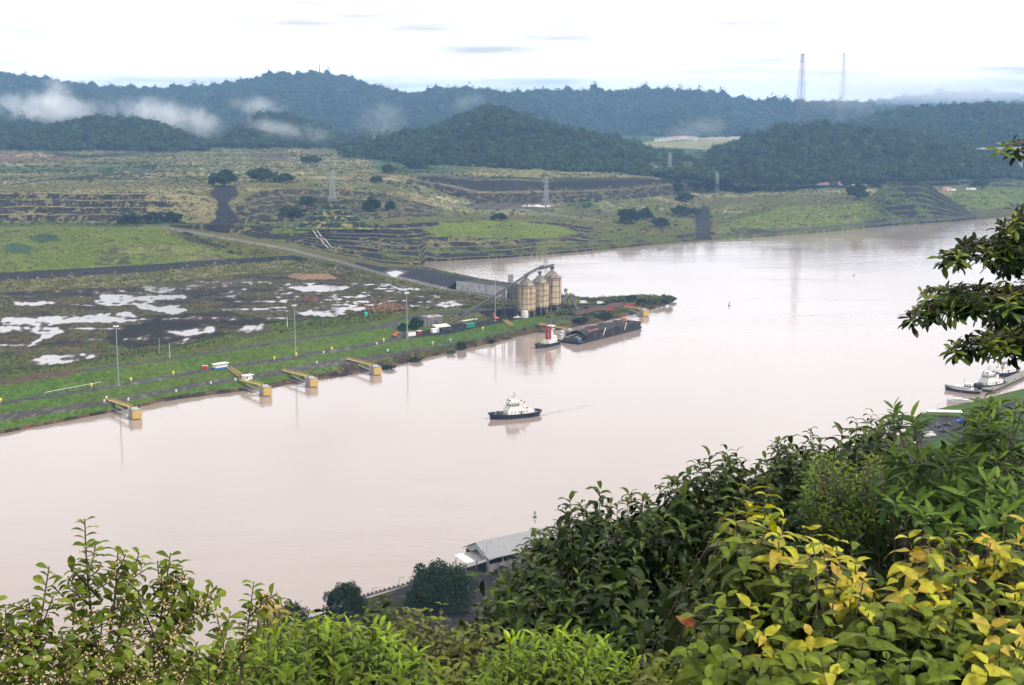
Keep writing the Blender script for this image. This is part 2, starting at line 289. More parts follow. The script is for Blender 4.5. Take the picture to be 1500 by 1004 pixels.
# lumps and hollows of real ground, and ragged edges
n_a = fbm(TX / 40, TY / 40, 4) - 0.5; n_b = fbm(TX / 7 + 50, TY / 7, 3) - 0.5; n_c = fbm(TX / 150 - 20, TY / 95 + 70, 3) - 0.5
n_d = fbm(TX / 2.6 + 9, TY / 4.0, 2) - 0.5
n_e = fbm(TX / 26 + 3, TY / 17 - 40, 3) - 0.5; n_s = fbm(TX / 230 + 11, TY / 42 + 5, 4) - 0.5
amp = np.where(seg('flat a', 'flat b'), 0.5, 0.5) * np.ones_like(TX)
amp = np.where(seg('road a') | seg('up a') | seg('top a') | seg('haul a'), 0.12, amp)
amp = np.where(seg('plain a', 'foot'), 1.6, amp)
amp = np.where(seg('ledge', 'plain a') , 1.1, amp)
amp = np.where(seg('strip b', 'haul a'), 0.9, amp)
amp = np.where(seg('bed', 'shore') | seg('inlet', 'far shore'), 0.4, amp)
above = np.clip(TZ / 2.0, 0, 1)
TZ = TZ + amp * (n_a * 1.6 + n_b * 0.9) * above + np.where(seg('shore', 'road a'), n_b * 1.3, 0)

# ---- ground cover: what grows or lies where (albedo)
C = dict(grass=(.058, .100, .014), grass2=(.062, .082, .016), lime=(.098, .125, .020), olive=(.080, .078, .022), straw=(.205, .175, .085), pale=(.27, .24, .15),
         rock=(.020, .017, .018), dark=(.018, .015, .015), mud=(.046, .033, .023), brown=(.092, .056, .034), road=(.060, .054, .056), road2=(.135, .120, .112),
         red=(.150, .070, .040), teal=(.040, .066, .030), track=(.028, .025, .028))
C = {k: np.array(v) for k, v in C.items()}
colr = np.zeros((NU, NR, 3)); wet = np.zeros((NU, NR)); lush = np.zeros((NU, NR)); reed = np.zeros((NU, NR)); scrub = np.zeros((NU, NR))
def sm(a, b, x): return np.clip((x - a) / (b - a), 0, 1) ** 2 * (3 - 2 * np.clip((x - a) / (b - a), 0, 1))
def put(mask, c, k=1.0):
    m = (np.asarray(mask, float) * k)[..., None]
    colr[:] = colr * (1 - m) + (C[c] if isinstance(c, str) else np.array(c)) * m
def inpoly(pts, jit=5.0):
    x = U + n_b * jit * 1.6 + n_d * jit * 0.8; y = V + n_b[::-1] * jit * 0.35 + n_d * jit * 0.25
    pts = np.array(pts, float); m = np.zeros((NU, NR), bool)
    bb = (x > pts[:, 0].min()) & (x < pts[:, 0].max()) & (y > pts[:, 1].min()) & (y < pts[:, 1].max())
    xs = x[bb]; yq = y[bb]; r = np.zeros(len(xs), bool)
    j = len(pts) - 1
    for i in range(len(pts)):
        (x1, y1), (x2, y2) = pts[i], pts[j]
        c = ((y1 > yq) != (y2 > yq)) & (xs < (x2 - x1) * (yq - y1) / (y2 - y1 + 1e-9) + x1)
        r ^= c; j = i
    m[bb] = r
    return m
def online(pts, wid, jit=0.6):
    pts = np.array(pts, float); best = np.full((NU, NR), 1e9)
    x = U; y = V + n_d * jit
    for (x1, y1), (x2, y2) in zip(pts[:-1], pts[1:]):
        dx, dy = x2 - x1, y2 - y1; L = dx * dx + dy * dy
        t = np.clip(((x - x1) * dx + (y - y1) * dy) / L, 0, 1)
        best = np.minimum(best, np.hypot((x - x1 - t * dx) * 0.6, y - y1 - t * dy))
    return best < wid
def face(n): return (np.mod(TT * n, 1) > .14) & (np.mod(TT * n, 1) < .80)
slope = np.abs(np.gradient(TZ, axis=1)) / np.maximum(np.gradient(TY, axis=1), 0.05)
put(np.ones_like(TX), 'olive')
put(seg('bed', 'shore'), 'mud'); put(seg('shore'), 'brown', 0.9); put(seg('shore') & (n_b > 0.02), 'dark', .7)
bank_g = seg('lip') & (TT + n_b * 1.0 > 0.02)
put(seg('lip'), 'brown'); put(bank_g, 'grass'); put(seg('lip') & (U > 500) & (n_b > -0.05), 'mud'); put(seg('lip') & (U > 470) & (n_d > 0.08), 'olive')
put(seg('road a'), 'road', .85); put(seg('road a') & (n_d > 0.16), 'road2', .7)
put(seg('road b'), 'grass'); put(seg('road b') & (n_a > 0.1), 'grass2', .6)
put(seg('up a') & (U < 600), 'road'); put(seg('up a') & (n_d > 0.2) & (U < 600), 'road2', .8)
put(seg('up a') & (U >= 590), 'track'); put(seg('up b') & (U < 600), 'grass'); put(seg('up b') & (U < 600) & (n_a > 0.12), 'grass2', .6)
put(seg('up b') & (U >= 600), 'track')
put(seg('up b') & inpoly([(560, 500), (575, 480), (600, 462), (680, 465), (640, 484), (612, 490), (590, 493), (580, 478)], 3), 'grass')
put(inpoly([(640, 462), (700, 457), (752, 455), (750, 468), (700, 470), (650, 478)], 3), 'olive')
put(inpoly([(690, 452), (760, 446), (840, 452), (800, 462), (755, 468), (725, 470)], 2), 'dark')
put(seg('top a') & (U < 760), 'road', .9); put(seg('top b') & (U < 620), 'olive'); put(seg('top b') & (U < 620) & (n_b > -0.06), 'grass2'); put(seg('top b') & (U > 330) & (U < 620), 'grass2', .7)
put(seg('dike') & (U < 620), 'grass2', .8); put(inpoly([(-10, 560), (60, 545), (110, 540), (110, 550), (40, 560), (-10, 566)], 3), 'brown', .7)
put(online([(560, 478), (577, 477), (590, 486), (602, 496)], 3.0), 'road')
put(seg('top b', 'flat a') & (U > 620), 'grass2', .5)
# the wet mud flat
ft = seg('flat a', 'flat b') & (U < 770)
put(ft, 'mud'); pt = n_c * 1.2 + n_a * 0.8
put(ft & (n_e + n_s * .6 > -0.05), 'olive', .75); put(ft & (n_e + n_b > 0.12), (.088, .080, .034), .8); put(ft & (n_e - n_b * .6 + n_s * .5 < -0.14), 'dark', .8)
put(ft & (n_b + n_d * .7 > 0.08), 'brown', .5); put(ft & (n_d > .17), 'dark', .6); put(ft & (V > 520) | (ft & (V > 497) & (U > 120) & (n_b > -.1)), 'grass2', .5)
put(inpoly([(150, 500), (170, 480), (230, 470), (300, 476), (330, 490), (250, 502), (190, 512)], 8), 'dark', .9)
put(inpoly([(200, 478), (230, 462), (330, 455), (400, 470), (380, 478), (300, 474)], 8), 'dark', .85)
put(inpoly([(0, 432), (120, 424), (200, 420), (260, 422), (150, 432), (30, 440)], 5), 'dark', .6)
put(inpoly([(490, 452), (525, 437), (560, 439), (600, 449), (616, 455), (560, 460), (510, 459)], 5), 'red'); put(inpoly([(436, 439), (452, 431), (470, 436), (462, 442)], 3), 'red')
PUD = [[(138, 445), (148, 431), (200, 434), (270, 431), (275, 437), (235, 440), (215, 446), (160, 449)], [(0, 466), (60, 464), (110, 462), (150, 459), (192, 457), (200, 465), (150, 471), (96, 474), (60, 478), (0, 476)],
       [(0, 478), (50, 477), (85, 481), (95, 486), (60, 500), (45, 509), (38, 507), (60, 490), (40, 484), (0, 488)], [(40, 530), (60, 521), (110, 518), (140, 519), (135, 526), (95, 532), (60, 536)], [(236, 484), (262, 484), (300, 478), (318, 476), (310, 487), (270, 492)],
       [(345, 484), (358, 476), (390, 473), (382, 482), (358, 489)], [(428, 460), (460, 455), (505, 453), (500, 462), (470, 464)], [(420, 421), (470, 417), (512, 420), (500, 426), (440, 428)], [(632, 447), (660, 440), (676, 447), (650, 451)],
       [(190, 443), (230, 448), (268, 445), (272, 455), (250, 460), (205, 453)], [(15, 443), (70, 441), (95, 439), (80, 446), (20, 448)], [(560, 400), (586, 396), (596, 402), (575, 407)]]
pud = np.zeros((NU, NR), bool)
for q in PUD: pud |= inpoly(q, 9.0)
pud &= (n_d + n_b * .8 < 0.12)
pud |= ft & (V > 412) & (V < 500) & (n_c + n_b * 0.75 + n_d * 0.5 > 0.245) & (U < 700)
pud |= ft & (V > 415) & (V < 470) & (U > 380) & (U < 690) & (n_c[:, ::-1] + n_b * 0.85 + n_d * 0.5 > 0.235)
pud |= ft & (V > 425) & (V < 525) & (U < 420) & (fbm(TX / 55 + 8, TY / 11, 3) + n_b * .35 + n_d * .3 > .79)
wet[pud] = 1; near_p = pud.astype(float)
for _k in range(3): near_p = (near_p + np.roll(near_p, 1, 0) + np.roll(near_p, -1, 0) + np.roll(near_p, 1, 1) + np.roll(near_p, -1, 1)) / 5
put((near_p > .02) & ~pud, (.060, .046, .038), .8); wet = np.clip(np.maximum(wet * .0, near_p * 1.25 + n_d * .35 * (near_p > .02)), 0, 1)
put(pud, (.10, .078, .064))
put(inpoly([(418, 405), (430, 401), (480, 401), (500, 409), (440, 410)], 3), (.19, .115, .065)); wet[inpoly([(418, 405), (430, 401), (480, 401), (500, 409), (440, 410)], 3)] = 0.35
put(seg('flat b') & (U < 720), 'olive'); put(seg('flat b') & (n_b > 0.03), 'straw', .45); put(seg('flat b') & (n_c < -0.05) & (U < 500), 'track', .7)
put(seg('strip a') & (U < 450), 'track'); put(seg('strip a') & (U >= 450), 'olive')
# the bright green terraced slope
gs = seg('strip b', 'haul a') & (U < 420)
put(gs, 'lime'); put(gs & (n_b + n_a > 0.02), 'olive', .65); put(gs & face(4) & (n_a + n_b * .7 > 0.06) & (n_c > -.05), 'rock', .55); put(gs & (n_c > 0.1), 'straw', .25)
put(seg('strip b', 'haul a') & (U >= 250) & (U < 560) & inpoly([(238, 336), (300, 346), (420, 368), (500, 388), (440, 384), (340, 372), (300, 362), (250, 345)], 6), 'olive'); put(inpoly([(255, 338), (300, 350), (340, 366), (310, 360), (270, 350)], 6), 'rock', .6)
put(inpoly([(40, 347), (60, 342), (85, 344), (88, 352), (60, 356), (45, 352)], 5) | inpoly([(5, 362), (25, 355), (50, 362), (40, 372), (12, 370)], 5), 'teal')
put(seg('haul a') & (U < 242) , 'lime'); put(seg('haul a') & (U >= 236) & (U < 760), 'road2')
put(seg('haul b', 'far shore') & (U > 300), 'olive'); put(seg('haul b', 'yard') & (U > 520) & (U < 850), 'track'); put(inpoly([(555, 400), (575, 393), (600, 397), (590, 404), (570, 406)], 3), 'road2', .5)
put(seg('yard', 'inlet') & (U > 620), 'grass2', .8)
put((seg('flat a', 'yard')) & (U > 845), 'olive', .8); put(seg('up b', 'yard') & (U > 850) & (U < 930), 'track', .6); put(seg('road b', 'up b') & (U > 800), 'olive', .7)
# the dark benched bank across the water
bk = seg('far shore', 'bank top')
put(bk, 'rock'); put(seg('far shore') & (U > 610), 'dark')
fc5 = face(7); put(bk & ~fc5, 'straw', .55); put(bk & fc5 & (n_a + n_b * .6 + n_d * .4 > 0.15), 'olive', .7); put(bk & (n_d * .8 + n_b > 0.22), 'straw', .5)
put(bk & (U > 560) & (TT < .25) & (n_b > -0.02), 'grass2', .6)
put(inpoly([(618, 336), (650, 327), (740, 322), (830, 333), (852, 342), (800, 350), (700, 349), (640, 347)], 5), 'lime', .9)
put(inpoly([(400, 333), (448, 332), (450, 341), (400, 342)], 3) | inpoly([(390, 351), (418, 351), (418, 355)], 2), 'lime', .9)
put(bk & (U > 860) & (U < 1060) & (n_a + n_b > -0.08), 'olive', .8); put(bk & (U > 880) & (U < 1000) & (n_a > 0.0), 'grass2', .7)
rg = bk & (U > 1055) & (U < 1310)
put(rg, 'grass2', .9); put(rg & (n_a + n_b < 0.12) & (TT > .2), 'lime', .75); put(rg & (n_a < -0.1) & (TT < .5), 'rock', .7); put(rg & (n_d + n_b > .16), 'straw', .5)
md = bk & (U + n_b * 70 > 1268) & (U < 1440)
put(md, 'rock'); put(md & ((np.mod(TT * 7, 1) < .2) | (np.mod(TT * 7, 1) > .76)) & (n_b + n_d > -.14), (.095, .12, .028), .9); put(md & ((n_a + n_b) > 0.16 - (1330 - U) / 300), 'grass2', .7)
put(bk & (U >= 1430), 'olive')
put(online([(1040, 346), (1100, 342), (1200, 335), (1300, 325), (1400, 319), (1440, 314)], 1.6) & (U > 1050), 'road', .9)
put(seg('bank top') & (U < 560), 'grass2', .8); put(seg('bank top') & (U >= 560), 'olive')
put(seg('bank top') & (U < 330) & (n_b > -0.05), 'teal', .8)
# the spoil ground behind
pl = seg('plain a', 'foot')
put(pl, 'straw', .85)
put(pl & (n_c + n_b * .5 > 0.03), 'olive', .6); put(pl & (n_c + n_b * .5 > 0.10), 'teal', .4); put(pl & (n_c - n_b * .5 < -0.12), 'grass2', .6); put(pl & (n_a + n_d > 0.14), 'pale', .6); put(pl & (n_s + n_b * .25 > .05), 'olive', .75); put(pl & (n_s + n_b * .25 < -.11), 'teal', .55); put(pl & (np.abs(n_s - .0) < .012) & (n_b > -.1), 'track', .6)
ct = seg('plain a') & (U < 325)
put(ct & face(4), 'rock', .95); put(ct & ~face(4) & (n_b < .06), 'straw', .55); put(ct & (n_d + n_b * .8 > 0.16), 'straw', .6); put(ct & (TT > .92), 'straw', .8)
put(ct & (U > 215) & (U < 325) & (n_b > -.12 + (270 - U) / 250), 'straw', .7)
c2 = seg('plain a') & (U >= 345) & (U < 650)
put(c2 & face(4), 'rock', .9); put(c2 & (n_b + n_d > 0.18), 'straw', .5); put(c2 & ~face(4) & (n_a > 0), 'olive', .6)
put(inpoly([(300, 331), (316, 318), (318, 295), (306, 283), (320, 272), (345, 272), (350, 285), (333, 300), (352, 322), (340, 330)], 4), 'track')
put(seg('plain a') & (U > 900) & (U < 1060), 'grass2', .6); put(seg('plain a') & (U > 640) & (n_c > -.03), 'olive', .6)
fa = seg('face a') & (U > 596) & (U < 1022); put(fa, 'rock', .95); put(fa & (n_d + n_b > .16), 'straw', .5)
fb = seg('face b') & (U > 600) & (U < 1015); put(fb, 'road', .7); put(fb & (n_b > 0), 'straw', .5)
fc = seg('berm') & (U > 610) & (U < 1005); put(fc, 'rock', .95)
put(inpoly([(690, 262), (730, 258), (830, 258), (960, 261), (950, 270), (840, 268), (760, 262)], 3) & seg('face c', 'foot'), 'rock', .8)
put(seg('face c') & (U > 700) & (U < 990) & (TT > .3), (.17, .17, .06), .8)
put(inpoly([(590, 258), (640, 254), (730, 262), (700, 264), (640, 259)], 2), 'road', .8)
put(online([(20, 271), (60, 265), (120, 259), (200, 254), (240, 250)], 1.4), 'track'); put(online([(160, 262), (250, 264), (300, 268)], 1.3), 'track', .8)
put(inpoly([(-10, 238), (0, 222), (60, 224), (105, 232), (85, 237), (30, 239)], 2), (.12, .07, .055)); put(inpoly([(-10, 228), (0, 222), (60, 224), (80, 229), (30, 231)], 2), (.21, .16, .105))
put(online([(-20, 217), (60, 219), (110, 230), (160, 228), (240, 222), (300, 218)], 2.6), 'rock', .8)
put(inpoly([(0, 252), (0, 243), (100, 244), (230, 242), (225, 250), (120, 253)], 4), 'teal', .8)
put(inpoly([(355, 224), (395, 222), (437, 228), (415, 236), (380, 232)], 3), (.10, .062, .062), .85)
put(inpoly([(540, 235), (600, 225), (700, 245), (660, 252), (600, 256), (550, 250)], 8), 'teal', .85)
put(inpoly([(440, 222), (540, 222), (530, 240), (450, 245), (420, 235)], 6), 'pale', .5)
put(inpoly([(660, 300), (740, 297), (830, 302), (810, 306), (700, 308)], 4), 'road', .8); put(inpoly([(762, 302), (772, 300), (815, 302), (800, 305)], 2), (.42, .40, .37))
put(inpoly([(765, 318), (790, 316), (880, 309), (905, 314), (820, 320)], 3), 'road', .5)
put(inpoly([(1020, 350), (1018, 320), (1026, 303), (1038, 303), (1042, 325), (1042, 352)], 3), 'track')
put(online([(1180, 270), (1240, 272), (1290, 273)], 1.6), 'road2', .8); put(inpoly([(1374, 282), (1378, 274), (1420, 275), (1470, 278), (1440, 281)], 2), (.20, .10, .08), .8)
put(online([(1405, 274), (1425, 268), (1436, 262)], 1.5), 'red', .8)
rs = seg('plain a', 'face a') & (U > 1395); put(rs, 'lime', .8); put(rs & (n_b + n_a > .05), 'grass2', .8)
put(seg('face a', 'foot') & (U > 1010), 'teal', .75); put(seg('face a', 'foot') & (U > 1010) & (n_b > .12), 'straw', .5)
put(inpoly([(955, 255), (985, 248), (1012, 262), (1005, 275), (985, 270)], 4), 'teal', .8)
put(SEG >= len(LN) - 1, 'teal')
put(seg('foot') , 'teal', .9)
# fine variety
colr *= (0.78 + 0.9 * (fbm(TX / 1.7, TY / 2.4 + 31, 2) - 0.27))[..., None] * (1 + n_a * 0.5)[..., None]
colr = np.clip(colr, 0.006, 0.6)

land, t_, b_ = new_mat('land')
a_ = t_.nodes.new('ShaderNodeAttribute'); a_.attribute_name = 'Col'; w_ = t_.nodes.new('ShaderNodeAttribute'); w_.attribute_name = 'wet'
g_ = t_.nodes.new('ShaderNodeNewGeometry')
nz = t_.nodes.new('ShaderNodeTexNoise'); nz.inputs['Scale'].default_value = 0.55; nz.inputs['Detail'].default_value = 6; nz.inputs['Roughness'].default_value = 0.7
t_.links.new(g_.outputs['Position'], nz.inputs[0])
mr_ = t_.nodes.new('ShaderNodeMapRange'); mr_.inputs[1].default_value = .3; mr_.inputs[2].default_value = .7; mr_.inputs[3].default_value = .55; mr_.inputs[4].default_value = 1.45
t_.links.new(nz.outputs[0], mr_.inputs[0])
ws_ = t_.nodes.new('ShaderNodeMapRange'); ws_.inputs[1].default_value = .30; ws_.inputs[2].default_value = .85; t_.links.new(w_.outputs['Fac'], ws_.inputs[0])
mm_ = t_.nodes.new('ShaderNodeMixRGB'); mm_.blend_type = 'MIX'; t_.links.new(ws_.outputs[0], mm_.inputs[0]); t_.links.new(mr_.outputs[0], mm_.inputs[1]); mm_.inputs[2].default_value = (1, 1, 1, 1)
mu_ = t_.nodes.new('ShaderNodeMixRGB'); mu_.blend_type = 'MULTIPLY'; mu_.inputs[0].default_value = 1; t_.links.new(a_.outputs['Color'], mu_.inputs[1]); t_.links.new(mm_.outputs[0], mu_.inputs[2])
t_.links.new(mu_.outputs[0], b_.inputs['Base Color'])
rr_ = t_.nodes.new('ShaderNodeMapRange'); rr_.inputs[3].default_value = .95; rr_.inputs[4].default_value = .06; t_.links.new(ws_.outputs[0], rr_.inputs[0]); t_.links.new(rr_.outputs[0], b_.inputs['Roughness'])
sp_ = t_.nodes.new('ShaderNodeMapRange'); sp_.inputs[3].default_value = .08; sp_.inputs[4].default_value = .5; t_.links.new(ws_.outputs[0], sp_.inputs[0]); t_.links.new(sp_.outputs[0], b_.inputs['Specular IOR Level'])
b_.inputs['IOR'].default_value = 1.33
bp_ = t_.nodes.new('ShaderNodeBump'); bp_.inputs['Strength'].default_value = .6; bp_.inputs['Distance'].default_value = 1.0; t_.links.new(nz.outputs[0], bp_.inputs['Height'])
nm_ = t_.nodes.new('ShaderNodeMix'); nm_.data_type = 'VECTOR'; t_.links.new(ws_.outputs[0], nm_.inputs[0]); t_.links.new(bp_.outputs[0], nm_.inputs[4]); nm_.inputs[5].default_value = (0, 0, 1)
t_.links.new(nm_.outputs[1], b_.inputs['Normal'])

tco = np.stack([TX, TY, TZ], -1).reshape(-1, 3)
ground = tag(mesh_np('ground', tco, grid_faces(NU, NR), land, smooth=True, attrs={'Col': colr.reshape(-1, 3), 'wet': wet.ravel()}), 'far canal bank with grassy dikes, muddy flats and dark benched cuts', 'ground', kind='structure')

# coarse copy of the survey for placing things on it
_s = (slice(None, None, 2), slice(None, None, 2))
_cu, _cr = TX[_s].shape
BANK = BVHTree.FromPolygons([Vector(p) for p in np.stack([TX[_s], TY[_s], TZ[_s]], -1).reshape(-1, 3)], grid_faces(_cu, _cr).tolist())
EYEV = Vector((0, 0, EYE))
def ray(u, v):
    d = point(u, v, Y=100.0) - np.array((0, 0, EYE))
    return Vector(d).normalized()
def on_bank(u, v):
    """Ground point seen at photo pixel (u, v) on the far bank (or the water level)."""
    h = BANK.ray_cast(EYEV, ray(u, v))[0]
    if h is None or h.z < 0: h = Vector(point(u, v, z=0.0))
    return h
def bank_z(x, y):
    h = BANK.ray_cast(Vector((x, y, 500)), Vector((0, 0, -1)))[0]
    return h.z if h else 0.0

# ---------------------------------------------------------------- water
wm, t_, b_ = new_mat('canal_water')
b_.inputs['Base Color'].default_value = (.262, .206, .180, 1); b_.inputs['Roughness'].default_value = .07; b_.inputs['IOR'].default_value = 1.33
g_ = t_.nodes.new('ShaderNodeNewGeometry'); mpw = t_.nodes.new('ShaderNodeMapping'); mpw.inputs['Scale'].default_value = (.30, .75, 1); mpw.inputs['Rotation'].default_value = (0, 0, R(-24))
t_.links.new(g_.outputs['Position'], mpw.inputs[0])
n1 = t_.nodes.new('ShaderNodeTexNoise'); n1.inputs['Scale'].default_value = .5; n1.inputs['Detail'].default_value = 4; t_.links.new(mpw.outputs[0], n1.inputs[0])
n2 = t_.nodes.new('ShaderNodeTexNoise'); n2.inputs['Scale'].default_value = .018; n2.inputs['Detail'].default_value = 4; t_.links.new(mpw.outputs[0], n2.inputs[0])
mr = t_.nodes.new('ShaderNodeMapRange'); mr.inputs[1].default_value = .4; mr.inputs[2].default_value = .65; mr.inputs[3].default_value = .10; mr.inputs[4].default_value = .38; t_.links.new(n2.outputs[0], mr.inputs[0])
bp = t_.nodes.new('ShaderNodeBump'); bp.inputs['Distance'].default_value = .25; 
_w0 = point(790, 609, z=0); _w1 = point(905, 586, z=0); _wl = float(np.hypot(*(_w1 - _w0)[:2])); _wa = math.atan2(_w1[1] - _w0[1], _w1[0] - _w0[0])
wk = t_.nodes.new('ShaderNodeMapping'); wk.vector_type = 'TEXTURE'; wk.inputs['Location'].default_value = tuple(_w0); wk.inputs['Rotation'].default_value = (0, 0, _wa); t_.links.new(g_.outputs['Position'], wk.inputs[0])
wsx = t_.nodes.new('ShaderNodeSeparateXYZ'); t_.links.new(wk.outputs[0], wsx.inputs[0])
def _m(op, x, y):
    q = t_.nodes.new('ShaderNodeMath'); q.operation = op
    for i_, s_ in enumerate((x, y)):
        if s_ is None: continue
        if isinstance(s_, (int, float)): q.inputs[i_].default_value = s_
        else: t_.links.new(s_, q.inputs[i_])
    return q.outputs[0]
_al = t_.nodes.new('ShaderNodeMapRange'); _al.inputs[1].default_value = -2; _al.inputs[2].default_value = _wl; _al.inputs[3].default_value = 1; _al.inputs[4].default_value = 0; t_.links.new(wsx.outputs[0], _al.inputs[0])
_ahead = _m('GREATER_THAN', wsx.outputs[0], -4.0); _hw = _m('MULTIPLY_ADD', wsx.outputs[0], .07); t_.nodes[-1].inputs[2].default_value = 3.5
_ac = _m('DIVIDE', _m('ABSOLUTE', wsx.outputs[1], None), _hw); _in = _m('MAXIMUM', _m('SUBTRACT', 1.0, _ac), 0.0)
_wake = _m('MULTIPLY', _m('MULTIPLY', _in, _al.outputs[0]), _ahead); _str = _m('ADD', _m('MULTIPLY', _wake, 1.6), mr.outputs[0]); t_.links.new(_str, bp.inputs['Strength']); n3 = t_.nodes.new('ShaderNodeTexNoise'); n3.inputs['Scale'].default_value = .075; n3.inputs['Detail'].default_value = 5; n3.inputs['Roughness'].default_value = .6; t_.links.new(mpw.outputs[0], n3.inputs[0])
_hh = _m('MULTIPLY_ADD', n3.outputs[0], 3.2); t_.links.new(n1.outputs[0], t_.nodes[-1].inputs[2]); t_.links.new(_hh, bp.inputs['Height']); t_.links.new(bp.outputs[0], b_.inputs['Normal'])
wx = np.array([[-2500, 200, 0], [4500, 200, 0], [4500, 5200, 0], [-2500, 5200, 0]], float)
tag(mesh_np('water', wx, np.array([[0, 1, 2, 3]]), wm), 'pale brown silty canal water', 'water', kind='structure')

# ---------------------------------------------------------------- near shore and the hillside under the viewpoint
shore_uv = np.array([(-900, 1300), (-200, 1130), (300, 965), (480, 897), (585, 863), (700, 828), (900, 765), (1100, 703), (1326, 636), (1342, 609), (1380, 598), (1430, 588), (1520, 565), (1700, 540), (2600, 500)], float)
sp3 = point(shore_uv[:, 0], shore_uv[:, 1], z=0.0)
saz = np.arctan2(sp3[:, 0], sp3[:, 1]); srr = np.hypot(sp3[:, 0], sp3[:, 1])
HA = np.linspace(R(-75), R(75), 420)
RS = np.interp(HA, saz, srr)
def near_profile(rel, rs):                    # rel = distance / shore distance -> height
    z = np.where(rel > 1.0, -4 * (rel - 1.0) / 0.02, np.where(rel > 0.985, 2.6 * (1.0 - rel) / 0.015, 2.6 + 0 * rel))
    z = np.maximum(z, -4)
    s = np.clip(rel / 0.74, 0, 1)
    return np.where(rel < 0.74, 2.6 + (EYE - 1.7 - 2.6) * (1 - s) ** 1.7, z)
rel = np.concatenate([np.geomspace(.0006, .1, 40), np.linspace(.11, .74, 60), np.linspace(.745, .985, 60), [.99, .995, 1.0, 1.005, 1.02]])
HR = RS[:, None] * rel[None]; HX = HR * np.sin(HA)[:, None]; HY = HR * np.cos(HA)[:, None]
HZ = near_profile(rel[None] + 0 * HR, RS[:, None])
hn = fbm(HX / 6, HY / 6, 3) - .5; hc = fbm(HX / 30, HY / 30, 3) - .5
HZ = HZ + np.where((rel < .74)[None], hn * np.minimum(1.2, HR * .1), 0)
hcol = np.zeros(HX.shape + (3,)); hcol[:] = C['grass']
hcol[hn > .05] = C['grass2']; hcol[:, rel < .74] = np.array((.022, .030, .010)); hcol[:, rel > .99] = C['mud']
rd = (rel[None] + hc * .004 > .905) & (rel[None] < .945); hcol[rd] = C['track'] * 1.2
yd = (rel[None] > .80) & (rel[None] < .955) & (hc + hn * .3 > -.02); hcol[yd] = C['road'] * .9
qx = rel[None] + 0 * HX; ql = (qx > .80) & (qx < .988) & ((HA > R(-14)) & (HA < R(3)))[:, None]; hcol[ql] = C['track'] * 1.1; hcol[ql & (hn > .12)] = C['grass2'] * .8
hcol *= (0.75 + hn * .8 + .25)[..., None]
hillside = tag(mesh_np('terrain', np.stack([HX, HY, HZ], -1).reshape(-1, 3), grid_faces(len(HA), len(rel))[:, ::-1].copy(), land, smooth=True, attrs={'Col': np.clip(hcol, .004, 1).reshape(-1, 3), 'wet': np.zeros(HX.size)}), 'near bank and steep slope below the viewpoint', 'hillside', kind='structure')
def near_z(x, y):
    a = math.atan2(x, y); rs = float(np.interp(a, saz, srr))
    return float(near_profile(np.array(math.hypot(x, y) / rs), rs))
def on_near(u, v, z=2.6):
    return Vector(point(u, v, z=z))
# ================================================================ hills
def hill(label, crest, Yc, Yf, zf, back, canopy=10.0, amp=14.0, n=44, edge=(0, 0), rough=90.0):
    """A wooded hill: crest traced as (u, v), Yc its distance (number or [(u, Y)]), Yf/zf distance and height of its foot, back = depth behind the crest."""
    cr = np.array(crest, float); u = np.arange(cr[0, 0], cr[-1, 0] + .1, 4.0)
    vc = np.interp(u, cr[:, 0], cr[:, 1])
    f = lambda a: np.interp(u, *np.array(a, float).T) if isinstance(a, (list, tuple)) else np.full(len(u), float(a))
    Yc, Yf, zf = f(Yc), f(Yf), f(zf)
    zc = z_of(vc, Yc) - canopy
    zc = np.maximum(zc, zf + 1)
    t = np.concatenate([np.linspace(0, 1, n), np.linspace(1, 2, 14)[1:]])
    Y = np.where(t[None] <= 1, Yf[:, None] + (Yc - Yf)[:, None] * t[None], Yc[:, None] + back * (t[None] - 1))
    s = np.clip(t, 0, 1)[None]
    Z = np.where(t[None] <= 1, zf[:, None] + (zc - zf)[:, None] * (0.45 * s + 0.55 * np.sin(s * np.pi / 2) ** 1.6), zc[:, None] * 1.0 - (zc[:, None] - zf[:, None] + 12) * (t[None] - 1) ** 1.6)
    X = x_of(u[:, None], Y, Z)
    nn = fbm(X / rough, Y / (rough * 2.2), 4) - .5
    k = np.sin(np.clip(t, 0, 2) * np.pi / 2) ** 2
    k = np.where(t > .93, k * 0 + np.clip((1 - t) / .07, 0, 1) * .25, np.sin(np.clip(t, 0, 1) * np.pi) ** .6)
    Z = Z + nn * amp * 2 * k[None] - 0
    o = mesh_np('hill', np.stack([X, Y, Z], -1).reshape(-1, 3), grid_faces(len(u), len(t)), hill_mat, smooth=True)
    tag(o, label, 'hill', kind='structure')
    return X, Y, Z, t
hill_mat = paint('forest_floor', (.024, .036, .014), rough=.95, var=.4, scale=.02)

